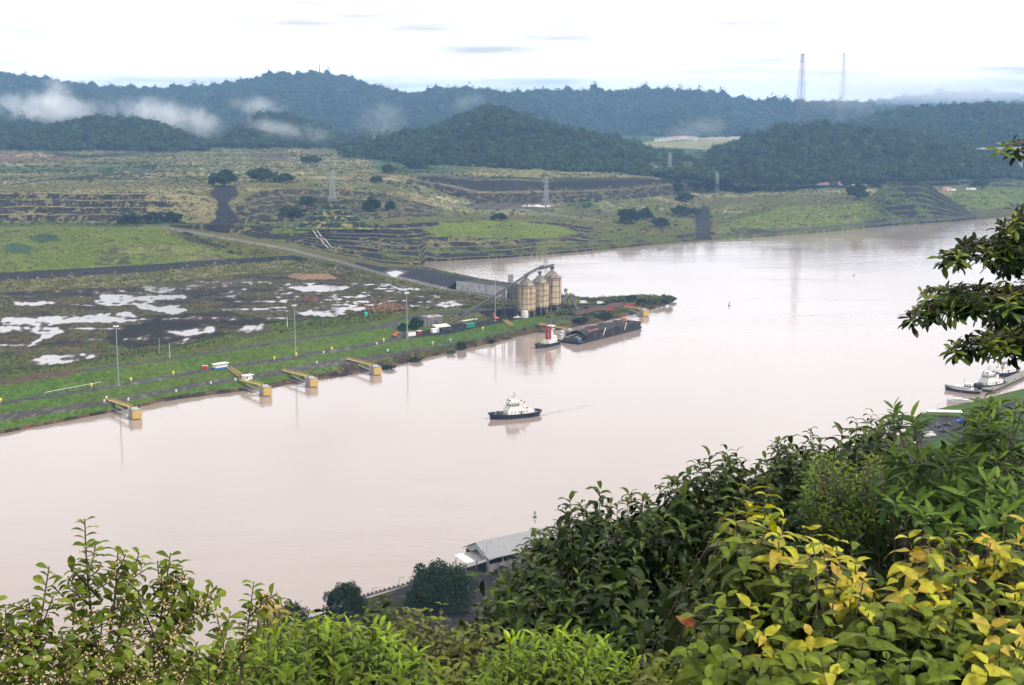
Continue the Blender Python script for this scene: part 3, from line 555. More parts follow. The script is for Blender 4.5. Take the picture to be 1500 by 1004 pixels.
# plants copied by the thousand over the far land
def blob_plant(name, mat, seed, lumps=9, quads=90, flat=.75, size=.20):
    r = np.random.default_rng(seed); co, fa = [], []
    def add(c, f):
        b = sum(len(x) for x in co); co.append(c); fa.append(f + b)
    for k in range(lumps):                                                   # leaf masses
        a = r.random() * 6.28; q = r.random() ** .5 * .62
        c = np.array((math.cos(a) * q, math.sin(a) * q, .28 + .5 * (1 - q * q) * flat * r.uniform(.7, 1.2)))
        s = r.uniform(.26, .46); n = 6; m = 4
        pts = [np.array((0, 0, .8 * s)) + c]
        for i in range(1, m):
            for j in range(n):
                p = np.array((math.sin(i / m * 3.14) * math.cos(j / n * 6.28), math.sin(i / m * 3.14) * math.sin(j / n * 6.28), .8 * math.cos(i / m * 3.14))) * s * r.uniform(.72, 1.22)
                pts.append(c + p)
        pts = np.array(pts); f = []
        for j in range(n): f.append((0, 1 + j, 1 + (j + 1) % n))
        for i in range(m - 2):
            for j in range(n):
                a0, b0 = 1 + i * n + j, 1 + i * n + (j + 1) % n
                f.append((a0, a0 + n, b0 + n)); f.append((a0, b0 + n, b0))
        add(pts, np.array(f))
    for k in range(quads):                                                   # loose sprays round the outside
        th = r.random() * 6.28; ph = math.acos(r.uniform(-.15, 1))
        q = r.uniform(.8, 1.1)
        c = np.array((math.sin(ph) * math.cos(th) * q, math.sin(ph) * math.sin(th) * q, .22 + math.cos(ph) * flat * q))
        a = r.normal(size=3); a /= np.linalg.norm(a); b = np.cross(a, r.normal(size=3)); b /= np.linalg.norm(b)
        s = size * r.uniform(.5, 1.2)
        add(np.array([c + a * s, c + b * s * .6, c - a * s * .8]), np.array([[0, 1, 2]]))
    me = mesh_np(name, np.concatenate(co), np.concatenate(fa), mat)
    col.objects.unlink(me)
    return me
def tuft_plant(name, mat, seed, blades=16, plume=None):
    r = np.random.default_rng(seed); co, fa, mi = [], [], []
    for k in range(blades):
        a = r.random() * 6.28; q = r.random() * .35; b0 = np.array((math.cos(a) * q, math.sin(a) * q, -.1))
        h = r.uniform(.6, 1.1); ln = r.uniform(.1, .5); a2 = a + r.normal() * .6
        tip = b0 + np.array((math.cos(a2) * ln, math.sin(a2) * ln, h)); wv = np.array((-math.sin(a2 + r.normal()), math.cos(a2), 0)) * .075
        mid = b0 + (tip - b0) * .6 + np.array((0, 0, .08))
        b = len(co) * 1; n0 = sum(len(c) for c in co)
        co.append(np.array([b0 - wv, b0 + wv, mid + wv * .9, mid - wv * .9, tip])); fa += [(n0, n0 + 1, n0 + 2), (n0, n0 + 2, n0 + 3), (n0 + 3, n0 + 2, n0 + 4)]; mi += [0, 0, 0]
        if plume and r.random() < .55:
            n0 += 5; w2 = wv * 1.6; t2 = tip + np.array((math.cos(a2) * .08, math.sin(a2) * .08, .28))
            co.append(np.array([tip - (0, 0, .05), tip + w2 + (0, 0, .1), t2, tip - w2 + (0, 0, .1)])); fa += [(n0, n0 + 1, n0 + 2), (n0, n0 + 2, n0 + 3)]; mi += [1, 1]
    o = mesh_np(name, np.concatenate(co), np.array(fa), mat)
    if plume: o.data.materials.append(plume); o.data.polygons.foreach_set('material_index', np.array(mi, np.int32))
    col.objects.unlink(o)
    return o
def scatter(name, label, cat, pts, scl, protos):
    """One mass of plants nobody could count: points carrying copies of a few plants."""
    n = len(pts); me = bpy.data.meshes.new(name); me.vertices.add(n); me.vertices.foreach_set('co', pts.astype(np.float32).ravel())
    scl = np.broadcast_to(scl, (n, 3)) if np.ndim(scl) == 2 else np.repeat(np.asarray(scl)[:, None], 3, 1)
    a = me.attributes.new('sc', 'FLOAT_VECTOR', 'POINT'); a.data.foreach_set('vector', scl.astype(np.float32).ravel())
    rot = np.zeros((n, 3)); rot[:, 2] = rng.random(n) * 6.283; rot[:, :2] = rng.normal(size=(n, 2)) * .08
    a = me.attributes.new('rot', 'FLOAT_VECTOR', 'POINT'); a.data.foreach_set('vector', rot.astype(np.float32).ravel())
    a = me.attributes.new('pick', 'INT', 'POINT'); a.data.foreach_set('value', rng.integers(0, len(protos), n).astype(np.int32))
    o = bpy.data.objects.new(name, me); col.objects.link(o)
    pc = bpy.data.collections.new(name + '_kinds')
    for p in protos: pc.objects.link(p)
    g = bpy.data.node_groups.new(name, 'GeometryNodeTree')
    g.interface.new_socket('Geometry', in_out='INPUT', socket_type='NodeSocketGeometry'); g.interface.new_socket('Geometry', in_out='OUTPUT', socket_type='NodeSocketGeometry')
    gi = g.nodes.new('NodeGroupInput'); go = g.nodes.new('NodeGroupOutput'); ip = g.nodes.new('GeometryNodeInstanceOnPoints'); ci = g.nodes.new('GeometryNodeCollectionInfo')
    ci.inputs[0].default_value = pc; ci.inputs['Separate Children'].default_value = True; ci.inputs['Reset Children'].default_value = True
    def at(nm, ty):
        q = g.nodes.new('GeometryNodeInputNamedAttribute'); q.data_type = ty; q.inputs[0].default_value = nm; return q.outputs[0]
    L = g.links.new
    L(gi.outputs[0], ip.inputs['Points']); L(ci.outputs[0], ip.inputs['Instance']); ip.inputs['Pick Instance'].default_value = True
    L(at('pick', 'INT'), ip.inputs['Instance Index']); L(at('rot', 'FLOAT_VECTOR'), ip.inputs['Rotation']); L(at('sc', 'FLOAT_VECTOR'), ip.inputs['Scale']); L(ip.outputs[0], go.inputs[0])
    md = o.modifiers.new('plants', 'NODES'); md.node_group = g
    return tag(o, label, cat, kind='stuff')
fm_tree = far_leaf('forest_leaves', (.019, .036, .010), .65, .65); fm_bush = far_leaf('scrub_leaves', (.030, .056, .014), .45, .4)
fm_grass = far_leaf('reed_blades', (.140, .142, .066), .35, .3); fm_plume = far_leaf('reed_plumes', (.29, .27, .19), .25, .2); fm_low = far_leaf('marsh_blades', (.070, .082, .022), .4, .4)
TREES = [blob_plant('forest_tree', fm_tree, 100 + k, 8 + k % 3, 70, .8 + .12 * k) for k in range(6)]
BUSH = [blob_plant('scrub_bush', fm_bush, 200 + k, 7, 60, .55 + .1 * k) for k in range(4)]
REED = [tuft_plant('reed_tuft', fm_grass, 300 + k, 18, fm_plume) for k in range(4)]
MARSH = [tuft_plant('marsh_tuft', fm_low, 400 + k, 16) for k in range(4)]

def forest(H, spacing, size, lo=.0, hi=1.25, keep=None):
    X, Y, Z, t = H
    A = np.hypot(np.gradient(X, axis=0), np.gradient(Y, axis=0)) * np.hypot(np.gradient(Y, axis=1), np.gradient(Z, axis=1))
    A = A * ((t > lo) & (t < hi))[None]
    if keep is not None: A = A * keep(X, Y, Z)
    n = int(A.sum() / spacing ** 2); p = A.ravel() / A.sum()
    k = rng.choice(A.size, n, p=p); i, j = np.divmod(k, A.shape[1])
    i = np.clip(i, 0, A.shape[0] - 2); j = np.clip(j, 0, A.shape[1] - 2); a = rng.random(n); b = rng.random(n)
    g = lambda M: (M[i, j] * (1 - a) + M[i + 1, j] * a) * (1 - b) + (M[i, j + 1] * (1 - a) + M[i + 1, j + 1] * a) * b
    pts = np.stack([g(X), g(Y), g(Z) - .5], 1)
    big = (rng.random(n) < .08) * rng.uniform(.2, .7, n)
    s = size * (rng.uniform(.42, 1.0, n) + big) * (.8 + .5 * fbm(pts[:, 0] / 120, pts[:, 1] / 120, 2))
    return pts, np.stack([s, s, s * rng.uniform(.85, 1.35, n)], 1)
H = {}
H['far ridge'] = hill('long wooded ridge closing the valley on the left and centre', [(-160,98),(0,108),(40,110),(80,117),(130,125),(200,131),(280,126),(350,121),(400,109),(440,106),(470,107),(500,115),(560,131),(600,139),(680,132),(760,137),(830,133),(900,135),(960,131),(1040,139),(1100,149),(1160,154),(1250,158),(1330,168),(1440,190)], 5600, 4300, [(-160,62),(700,60),(1440,30)], 700, 15, 80, rough=300)
H['pale ridge'] = hill('pale far ridge in cloud at the right', [(1080,170),(1150,161),(1200,151),(1260,153),(1300,148),(1360,141),(1400,139),(1500,140),(1600,138),(1760,145)], 9500, 8000, 40, 900, 18, 40, rough=300)
H['low hill'] = hill('low dark rounded hill at the left edge of the spoil ground', [(-160,226),(-20,219),(40,197),(90,181),(130,172),(200,173),(240,182),(280,200),(306,218)], 2900, 2610, 71, 260, 8, 6, rough=70)
H['mid hill'] = hill('wooded spur behind the low hill', [(270,222),(320,203),(360,180),(390,167),(430,173),(480,192),(540,220)], 3400, 2750, 70, 300, 9, 12)
H['left spur'] = hill('wooded foot of the ridge at the far left', [(-160,165),(-60,168),(0,172),(60,180),(120,195),(200,215),(240,222)], 3500, 2800, 70, 300, 9, 14)
H['cone'] = hill('dark conical wooded hill in the middle of the valley', [(500,232),(540,217),(600,196),(640,185),(680,166),(712,153),(740,157),(780,171),(830,190),(900,200),(940,213),(980,237),(1000,250)], 2800, [(500,2330),(700,2200),(1000,2080)], [(500,68),(700,57),(1000,48)], 330, 10, 14, rough=90)
H['back right'] = hill('broad blue green wooded hill at the right', [(1180,215),(1230,188),(1280,168),(1330,162),(1400,156),(1430,152),(1470,156),(1500,160),(1600,152),(1760,150)], 3700, [(1180,3000),(1500,2700),(1760,2600)], 32, 500, 10, 22, rough=130)
H['front right'] = hill('dark wooded hill between the pylons and the canal', [(1000,262),(1025,235),(1050,217),(1090,203),(1150,185),(1200,180),(1250,183),(1320,190),(1400,205),(1460,225),(1520,245),(1600,250)], 2700, [(1000,2090),(1100,2140),(1300,2200),(1500,2400),(1600,2450)], [(1000,46),(1100,36),(1600,31)], 400, 10, 14, rough=80)
def benched_knoll():
    nu, nr = 90, 60; ku = np.linspace(432, 548, nu)[:, None]; s = np.linspace(0, 1, nr)[None]; kt = np.clip(s * 1.6, 0, 1)
    top = np.interp(ku[:, 0], [432, 446, 460, 474, 480, 499, 508, 520, 534, 548], [0, 6, 12, 19, 20, 20, 17, 10, 4, 0])[:, None]
    st = (np.floor(kt * 4) + np.clip((np.mod(kt * 4, 1) - .35) / .55, 0, 1)) / 4; st = np.where(kt >= 1, 1.0, st)
    Y = 1449 + 92 * s + 0 * ku; Z = 33.5 + np.minimum(top, 20 * st) * np.where(s > .72, np.clip((1 - s) / .28, 0, 1), 1) - 1.5 * (s < .02); X = x_of(ku, Y, Z); X = X + (fbm(X / 5, Y / 5, 2) - .5) * 2; Z = Z + (fbm(X / 4 + 7, Y / 4, 3) - .5) * .9
    fa = (np.mod(kt * 4, 1) > .3) & (np.mod(kt * 4, 1) < .92) & (kt < 1) & (20 * st < top + 3); nb = fbm(X / 3, Y / 3 + 20, 3) - .5
    cl = np.zeros(X.shape + (3,)); cl[:] = C['lime']; cl[fa & (nb > -.12)] = C['rock']; cl[(20 * st >= top) | (nb > .16)] = C['teal']; cl[nb < -.17] = C['straw']
    tag(mesh_np('hill', np.stack([X, Y, Z], -1).reshape(-1, 3), grid_faces(nu, nr), land, smooth=True, attrs={'Col': cl.reshape(-1, 3), 'wet': np.zeros(X.size)}), 'small terraced green knoll carrying a pylon', 'hill', kind='structure')
benched_knoll()
def terrace_gap(X, Y, Z): return 1 - .8 * ((fbm(X / 150, Y / 150 + 9, 2) > .70))
for k, (sp, sz, lab) in {'far ridge': (17, 15.5, 'forest covering the long far ridge'), 'pale ridge': (28, 23, 'forest on the pale far ridge at the right'), 'low hill': (9, 8.6, 'dark trees covering the low rounded hill at left'),
                         'mid hill': (12, 11, 'forest on the spur behind the low hill'), 'left spur': (12, 11, 'forest on the foot of the ridge at far left'), 'cone': (9.5, 9.2, 'dense trees covering the conical hill'),
                         'back right': (12.5, 12, 'forest on the broad hill at right'), 'front right': (9.5, 9.2, 'dense trees on the hill between pylons and canal')}.items():
    pts, s = forest(H[k], sp, sz)
    scatter('forest', lab, 'forest', pts, s, TREES)

# scrub, reeds and marsh grass on the far bank
cell = np.abs(np.gradient(TX, axis=0)) * np.abs(np.gradient(TY, axis=1)) * (SEG < len(LN) - 1)
vis = (TZ > .6) & (TY < 2750)
def sow(dens, size, zs=(0.8, 1.3)):
    p = (dens * cell * vis).ravel(); n = rng.poisson(p.sum()); k = rng.choice(p.size, n, p=p / p.sum())
    i, j = np.divmod(k, NR); i = np.clip(i, 0, NU - 2); j = np.clip(j, 0, NR - 2); a = rng.random(n); b = rng.random(n)
    g = lambda M: (M[i, j] * (1 - a) + M[i + 1, j] * a) * (1 - b) + (M[i, j + 1] * (1 - a) + M[i + 1, j + 1] * a) * b
    s = size * rng.uniform(.55, 1.3, n)
    return np.stack([g(TX), g(TY), g(TZ) - .05], 1), np.stack([s, s, s * rng.uniform(*zs, n)], 1)
isdark = (colr.mean(-1) < .05) & (colr[..., 1] < colr[..., 0] * 1.25)
pale = np.clip((colr[..., 0] - .085) / .08, 0, 1) * (colr[..., 1] < colr[..., 0] * 1.05)
clump = np.clip((n_b + n_s * 1.5 + .05) * 6, .05, 1)
keepout = (SEG == names.index('road a')) | (SEG == names.index('up a')) | (SEG == names.index('top a')) | (SEG == names.index('haul a')) | (wet > .2)
on_flat = seg('flat a', 'strip a') & (U < 790)
road_like = online([(560, 478), (577, 477), (590, 486), (602, 496)], 3.4) | inpoly([(300, 331), (316, 318), (318, 295), (306, 283), (320, 272), (345, 272), (350, 285), (333, 300), (352, 322), (340, 330)], 2) | inpoly([(1020, 350), (1018, 320), (1026, 303), (1038, 303), (1042, 325), (1042, 352)], 2) | (seg('up b', 'top a') & (U > 640) & (colr.mean(-1) < .06))
free = ~keepout & ~road_like
faces = (seg('ledge', 'bank top') & face(5)) | (seg('plain a') & face(4) & (U < 650))
d_reed = free * np.where(faces, .35, 1) * (seg('ledge', 'foot') * (.030 * pale + .006 * (~isdark)) * clump * 1.2 + seg('far shore', 'bank top') * .012 * clump + seg('flat b', 'strip a') * .05 * clump)
p1, s1 = sow(d_reed * .6, 2.1, (.9, 1.5))
scatter('tall_grass', 'pale plumed tall grass over the spoil ground and its benches', 'tall grass', p1, s1, REED)
marsh = free * (on_flat * np.where(colr[..., 1] > .045, .11, .03) + seg('top b', 'flat a') * (U < 800) * .16 * ((SEG != names.index('top b')) | (TT > .3)) + seg('yard', 'inlet') * .05 * (U > 600) + seg('lip') * .10 * (U > 440) * clump * (TT < .75) + seg('strip a', 'haul b') * .02 + (SEG < names.index('strip a')) * (U > 845) * .12)
p2, s2 = sow(marsh, 1.15, (.7, 1.3))
scatter('marsh_grass', 'rough green grass tufts over the mud flats and dikes', 'grass', p2, s2, MARSH)
teal = (colr[..., 1] > colr[..., 0] * 1.25) & seg('plain a', 'foot')
lowgreen = np.clip((-.075 - n_s - n_b * .25) * 14, 0, 1) + .7 * np.clip((n_e + n_b * .5 - .13) * 9, 0, 1)
d_bush = free * np.where(faces, .25, 1) * .8 * (seg('plain a', 'foot') * lowgreen * .0045 + seg('bank top') * (U > 560) * lowgreen * .004 + ((U > 850) & (U < 1070)) * seg('ledge', 'bank top') * lowgreen * .006 + seg('plain a') * .0003 + seg('cut top', 'foot') * (.0002 + teal * .012 + lowgreen * .006) * np.clip((n_c - n_a + n_b - .05) * 9, 0, 2.0) + seg('foot') * .006 + seg('bank top') * (U < 400) * .012 + seg('bank top', 'cut top') * (U > 600) * .0012 * clump * clump + seg('dike') * (U > 300) * (U < 640) * .02 + seg('lip') * (U > 560) * .012 + seg('road b') * (U > 800) * .03
         + (inpoly([(250, 336), (300, 350), (420, 374), (500, 392), (440, 386), (340, 374)], 4)) * .02 + (inpoly([(600, 470), (680, 452), (752, 447), (750, 457), (700, 460), (650, 468)], 3)) * .03)
p3, s3 = sow(d_bush, 2.3, (.6, 1.0))
scatter('scrub', 'low green scrub dotted over the far bank', 'scrub', p3, s3, BUSH)
print('plants', len(p1), len(p2), len(p3))
# ================================================================ built things
class MB:
    def __init__(s): s.v = []; s.f = []
    def add(s, v, f):
        b = len(s.v); s.v += [tuple(p) for p in v]; s.f += [tuple(i + b for i in q) for q in f]; return s
    def box(s, c, d, rz=0.0, tx=1.0, ty=1.0, ox=0.0):
        """box centred at c in x, y with its bottom at c[2]; the top scaled by tx, ty and shifted by ox"""
        x, y, z = c; a, b, h = d[0] / 2, d[1] / 2, d[2]; cs, sn = math.cos(rz), math.sin(rz)
        q = [(-a, -b, 0), (a, -b, 0), (a, b, 0), (-a, b, 0), (-a * tx + ox, -b * ty, h), (a * tx + ox, -b * ty, h), (a * tx + ox, b * ty, h), (-a * tx + ox, b * ty, h)]
        return s.add([(x + p[0] * cs - p[1] * sn, y + p[0] * sn + p[1] * cs, z + p[2]) for p in q], [(3, 2, 1, 0), (4, 5, 6, 7), (0, 1, 5, 4), (1, 2, 6, 5), (2, 3, 7, 6), (3, 0, 4, 7)])
    def beam(s, p, q, w, h=None):
        h = h or w; p = Vector(p); q = Vector(q); d = (q - p).normalized()
        a = d.cross(Vector((0, 0, 1))); a = a.normalized() if a.length > .01 else Vector((1, 0, 0)); b = a.cross(d)
        a = a * w / 2; b = b * h / 2
        return s.add([p - a - b, p + a - b, p + a + b, p - a + b, q - a - b, q + a - b, q + a + b, q - a + b], [(0, 1, 2, 3), (7, 6, 5, 4), (4, 5, 1, 0), (5, 6, 2, 1), (6, 7, 3, 2), (7, 4, 0, 3)])
    def tube(s, p, q, r0, r1=None, n=10, cap=True):
        r1 = r0 if r1 is None else r1; p = Vector(p); q = Vector(q); d = (q - p).normalized()
        a = d.orthogonal().normalized(); b = d.cross(a); v = []
        for c, r in ((p, r0), (q, r1)):
            for i in range(n): v.append(c + a * (r * math.cos(6.2832 * i / n)) + b * (r * math.sin(6.2832 * i / n)))
        f = [(i, (i + 1) % n, n + (i + 1) % n, n + i) for i in range(n)]
        if cap: f += [tuple(range(n - 1, -1, -1)), tuple(range(n, 2 * n))]
        return s.add(v, f)
    def lathe(s, c, prof, n=20):
        v = []; f = []
        for r, z in prof:
            for i in range(n): v.append((c[0] + r * math.cos(6.2832 * i / n), c[1] + r * math.sin(6.2832 * i / n), c[2] + z))
        for k in range(len(prof) - 1):
            for i in range(n): f.append((k * n + i, k * n + (i + 1) % n, (k + 1) * n + (i + 1) % n, (k + 1) * n + i))
        f.append(tuple(range(n - 1, -1, -1))); f.append(tuple((len(prof) - 1) * n + i for i in range(n)))
        return s.add(v, f)
    def loft(s, rings, close=True, cap=True):
        n = len(rings[0]); v = [p for r in rings for p in r]; f = []
        for k in range(len(rings) - 1):
            for i in range(n if close else n - 1): f.append((k * n + i, k * n + (i + 1) % n, (k + 1) * n + (i + 1) % n, (k + 1) * n + i))
        if cap: f.append(tuple(range(n - 1, -1, -1))); f.append(tuple((len(rings) - 1) * n + i for i in range(n)))
        return s.add(v, f)
    def torus(s, c, R_, r, axis='y', n=12, m=6):
        v = []; f = []
        for i in range(n):
            a = 6.2832 * i / n
            for j in range(m):
                b = 6.2832 * j / m; q = R_ + r * math.cos(b); z = r * math.sin(b)
                p = (q * math.cos(a), z, q * math.sin(a)) if axis == 'y' else (z, q * math.cos(a), q * math.sin(a)) if axis == 'x' else (q * math.cos(a), q * math.sin(a), z)
                v.append((c[0] + p[0], c[1] + p[1], c[2] + p[2]))
        for i in range(n):
            for j in range(m): f.append((i * m + j, ((i + 1) % n) * m + j, ((i + 1) % n) * m + (j + 1) % m, i * m + (j + 1) % m))
        return s.add(v, f)
    def build(s, name, mat, parent=None, smooth=False):
        me = bpy.data.meshes.new(name); me.from_pydata(s.v, [], s.f); me.update()
        if smooth:
            me.polygons.foreach_set('use_smooth', [True] * len(me.polygons))
            try: me.set_sharp_from_angle(angle=R(40))
            except Exception: pass
        me.materials.append(mat); o = bpy.data.objects.new(name, me); col.objects.link(o)
        if parent is not None: o.parent = parent
        return o
def B(name, mat, parent, *boxes):
    m = MB()
    for b in boxes: m.box(*b)
    return m.build(name, mat, parent)
def yaw(p, q): return math.atan2(q[1] - p[1], q[0] - p[0])
M = dict(
 white=paint('white_paint', (.74, .73, .70), .45, var=.08, stain=(.34, .25, .17), stain_amt=.45), dirty=paint('dirty_white_paint', (.55, .54, .50), .6, var=.15, stain=(.22, .17, .12), stain_amt=.6),
 navy=paint('navy_hull', (.007, .008, .028), .4, var=.3, stain=(.03, .02, .02), stain_amt=.4), black=paint('black_rubber', (.014, .014, .016), .75, var=.3), hull=paint('dark_hull', (.016, .020, .026), .5, var=.3, stain=(.10, .05, .03), stain_amt=.5),
 glass=paint('dark_glass', (.012, .016, .020), .08, var=.1), deck=paint('deck_paint', (.10, .11, .105), .7, var=.3, stain=(.16, .09, .05), stain_amt=.5), red=paint('red_paint', (.35, .012, .028), .5, var=.2), orange=paint('orange_paint', (.55, .10, .02), .5, var=.2),
 steel=paint('galvanised_steel', (.30, .31, .32), .5, .4, var=.2), dsteel=paint('dark_steel', (.060, .058, .060), .6, .2, var=.3, stain=(.12, .07, .04), stain_amt=.5), concrete=paint('stained_concrete', (.36, .35, .33), .85, var=.3, scale=.5, stain=(.08, .07, .065), stain_amt=.8, stretch=(1, 1, .25)),
 oldcon=paint('old_dark_concrete', (.15, .135, .125), .9, var=.35, scale=.6, stain=(.05, .045, .045), stain_amt=.8, stretch=(1, 1, .3)), yellow=paint('yellow_paint', (.50, .33, .085), .6, var=.25, stain=(.22, .10, .04), stain_amt=.6), bright=paint('marker_yellow', (.75, .60, .02), .5, var=.1),
 silo=paint('rusty_silo_steel', (.58, .46, .30), .55, .15, var=.22, scale=.5, stain=(.20, .095, .040), stain_amt=.85, stretch=(1, 1, .12)), cone=paint('weathered_roof_steel', (.13, .105, .088), .6, .2, var=.3, scale=.4, stain=(.42, .35, .26), stain_amt=.6),
 gravel=paint('dark_gravel', (.024, .021, .022), .95, var=.5, scale=.9, bump=.8), bargeside=paint('barge_side', (.018, .017, .018), .7, var=.35, scale=.6, stain=(.11, .06, .035), stain_amt=.6, stretch=(1, 1, .3)), rust=paint('rust', (.30, .13, .05), .8, var=.4),
 blue=paint('blue_paint', (.02, .12, .50), .45, var=.15), green=paint('green_container', (.02, .20, .10), .5, var=.2, stain=(.10, .07, .04), stain_amt=.4), teal=paint('turquoise_paint', (.01, .45, .36), .4, var=.1), redrail=paint('red_lattice', (.17, .07, .065), .6, var=.25), roof=paint('grey_roof_sheet', (.27, .27, .285), .45, .1, var=.1, stain=(.26, .24, .22), stain_amt=.5),
 tower=paint('weathered_tower_steel', (.15, .15, .16), .6, .1, var=.2), redroof=paint('red_tiled_roof', (.42, .10, .07), .7, var=.2), buoyg=paint('green_buoy', (.01, .10, .04), .5, var=.2), buoyr=paint('red_buoy', (.40, .02, .02), .5, var=.2), bridge=paint('pale_bridge_concrete', (.33, .32, .31), .8, var=.15), trunk=paint('bark', (.085, .066, .050), .9, var=.35, scale=8), stone=paint('pale_wall', (.40, .39, .38), .9, var=.3, scale=.35, stain=(.15, .14, .14), stain_amt=.7), wood=paint('grey_planks', (.20, .18, .165), .85, var=.3))

# ---- boats
def hull_ring(L, Bm, z, e=2.6, bow=1.0, n=40, sx=1.0, sy=1.0):
    """plan outline of a tug: full stern (-x), rounder bow (+x)"""
    r = []
    for i in range(n):
        a = 6.2832 * i / n; c, s = math.cos(a), math.sin(a)
        x = math.copysign(abs(c) ** (2 / e), c) * L / 2 * sx; y = math.copysign(abs(s) ** (2 / e), s) * Bm / 2 * sy
        if x > 0: y *= 1 - .35 * bow * (x / (L / 2)) ** 2.2
        r.append((x, y, z + .9 * bow * max(0, x / (L / 2)) ** 2 + .25 * max(0, -x / (L / 2)) ** 2))
    return r
def boat_hull(root, L, Bm, free, mat, deckmat, bow=1.0, fender=True, e=2.6, stripe=None):
    flat = lambda z, sx, sy: [(p[0], p[1], z) for p in hull_ring(L, Bm, 0, e, bow, sx=sx, sy=sy)]
    m = MB().loft([flat(-1.2, .86, .84), flat(0, .93, .93), hull_ring(L, Bm, free * .55, e, bow, sx=.975, sy=.98), hull_ring(L, Bm, free, e, bow), hull_ring(L, Bm, free, e, bow, sx=.965, sy=.95)], cap=False)
    m.loft([hull_ring(L, Bm, free, e, bow, sx=.965, sy=.95), hull_ring(L, Bm, free - .85, e, bow, sx=.96, sy=.94)], cap=False)
    h = m.build('hull', mat, root, True)
    d = MB().add(hull_ring(L, Bm, free - .8, e, bow, sx=.962, sy=.945), [tuple(range(40))]).build('deck', deckmat, root)
    if fender:
        m = MB(); r = hull_ring(L, Bm, free - .25, e, bow, sx=1.012, sy=1.03)
        for i in range(40): m.tube(r[i], r[(i + 1) % 40], .34, n=7, cap=False)
        m.build('fender', M['black'], root, True)
    return h
def windows(mat, parent, cx, cy, z, dx, dy, h, nx, ny, w=.7, lean=0.0):
    """a band of separate panes round a cabin dx by dy"""
    k = (dx / nx) * w; q = (dy / ny) * w
    for i in range(nx):
        x = cx - dx / 2 + (i + .5) * dx / nx
        for sgn in (-1, 1): B('window', mat, parent, ((x, cy + sgn * (dy / 2 + .015), z), (k, .06, h)))
    for i in range(ny):
        y = cy - dy / 2 + (i + .5) * dy / ny
        for sgn in (-1, 1): B('window', mat, parent, ((cx + sgn * (dx / 2 + .015), y, z), (.06, q, h)))
def railing(name, mat, parent, pts, h=1.0, t=.07):
    m = MB()
    for a, b in zip(pts[:-1], pts[1:]):
        a = Vector(a); b = Vector(b); n = max(1, int((b - a).length / 1.8))
        for k in (1, .5): m.beam(a + Vector((0, 0, h * k)), b + Vector((0, 0, h * k)), t)
        for i in range(n + 1):
            p = a.lerp(b, i / n); m.beam(p, p + Vector((0, 0, h)), t)
    return m.build(name, mat, parent)
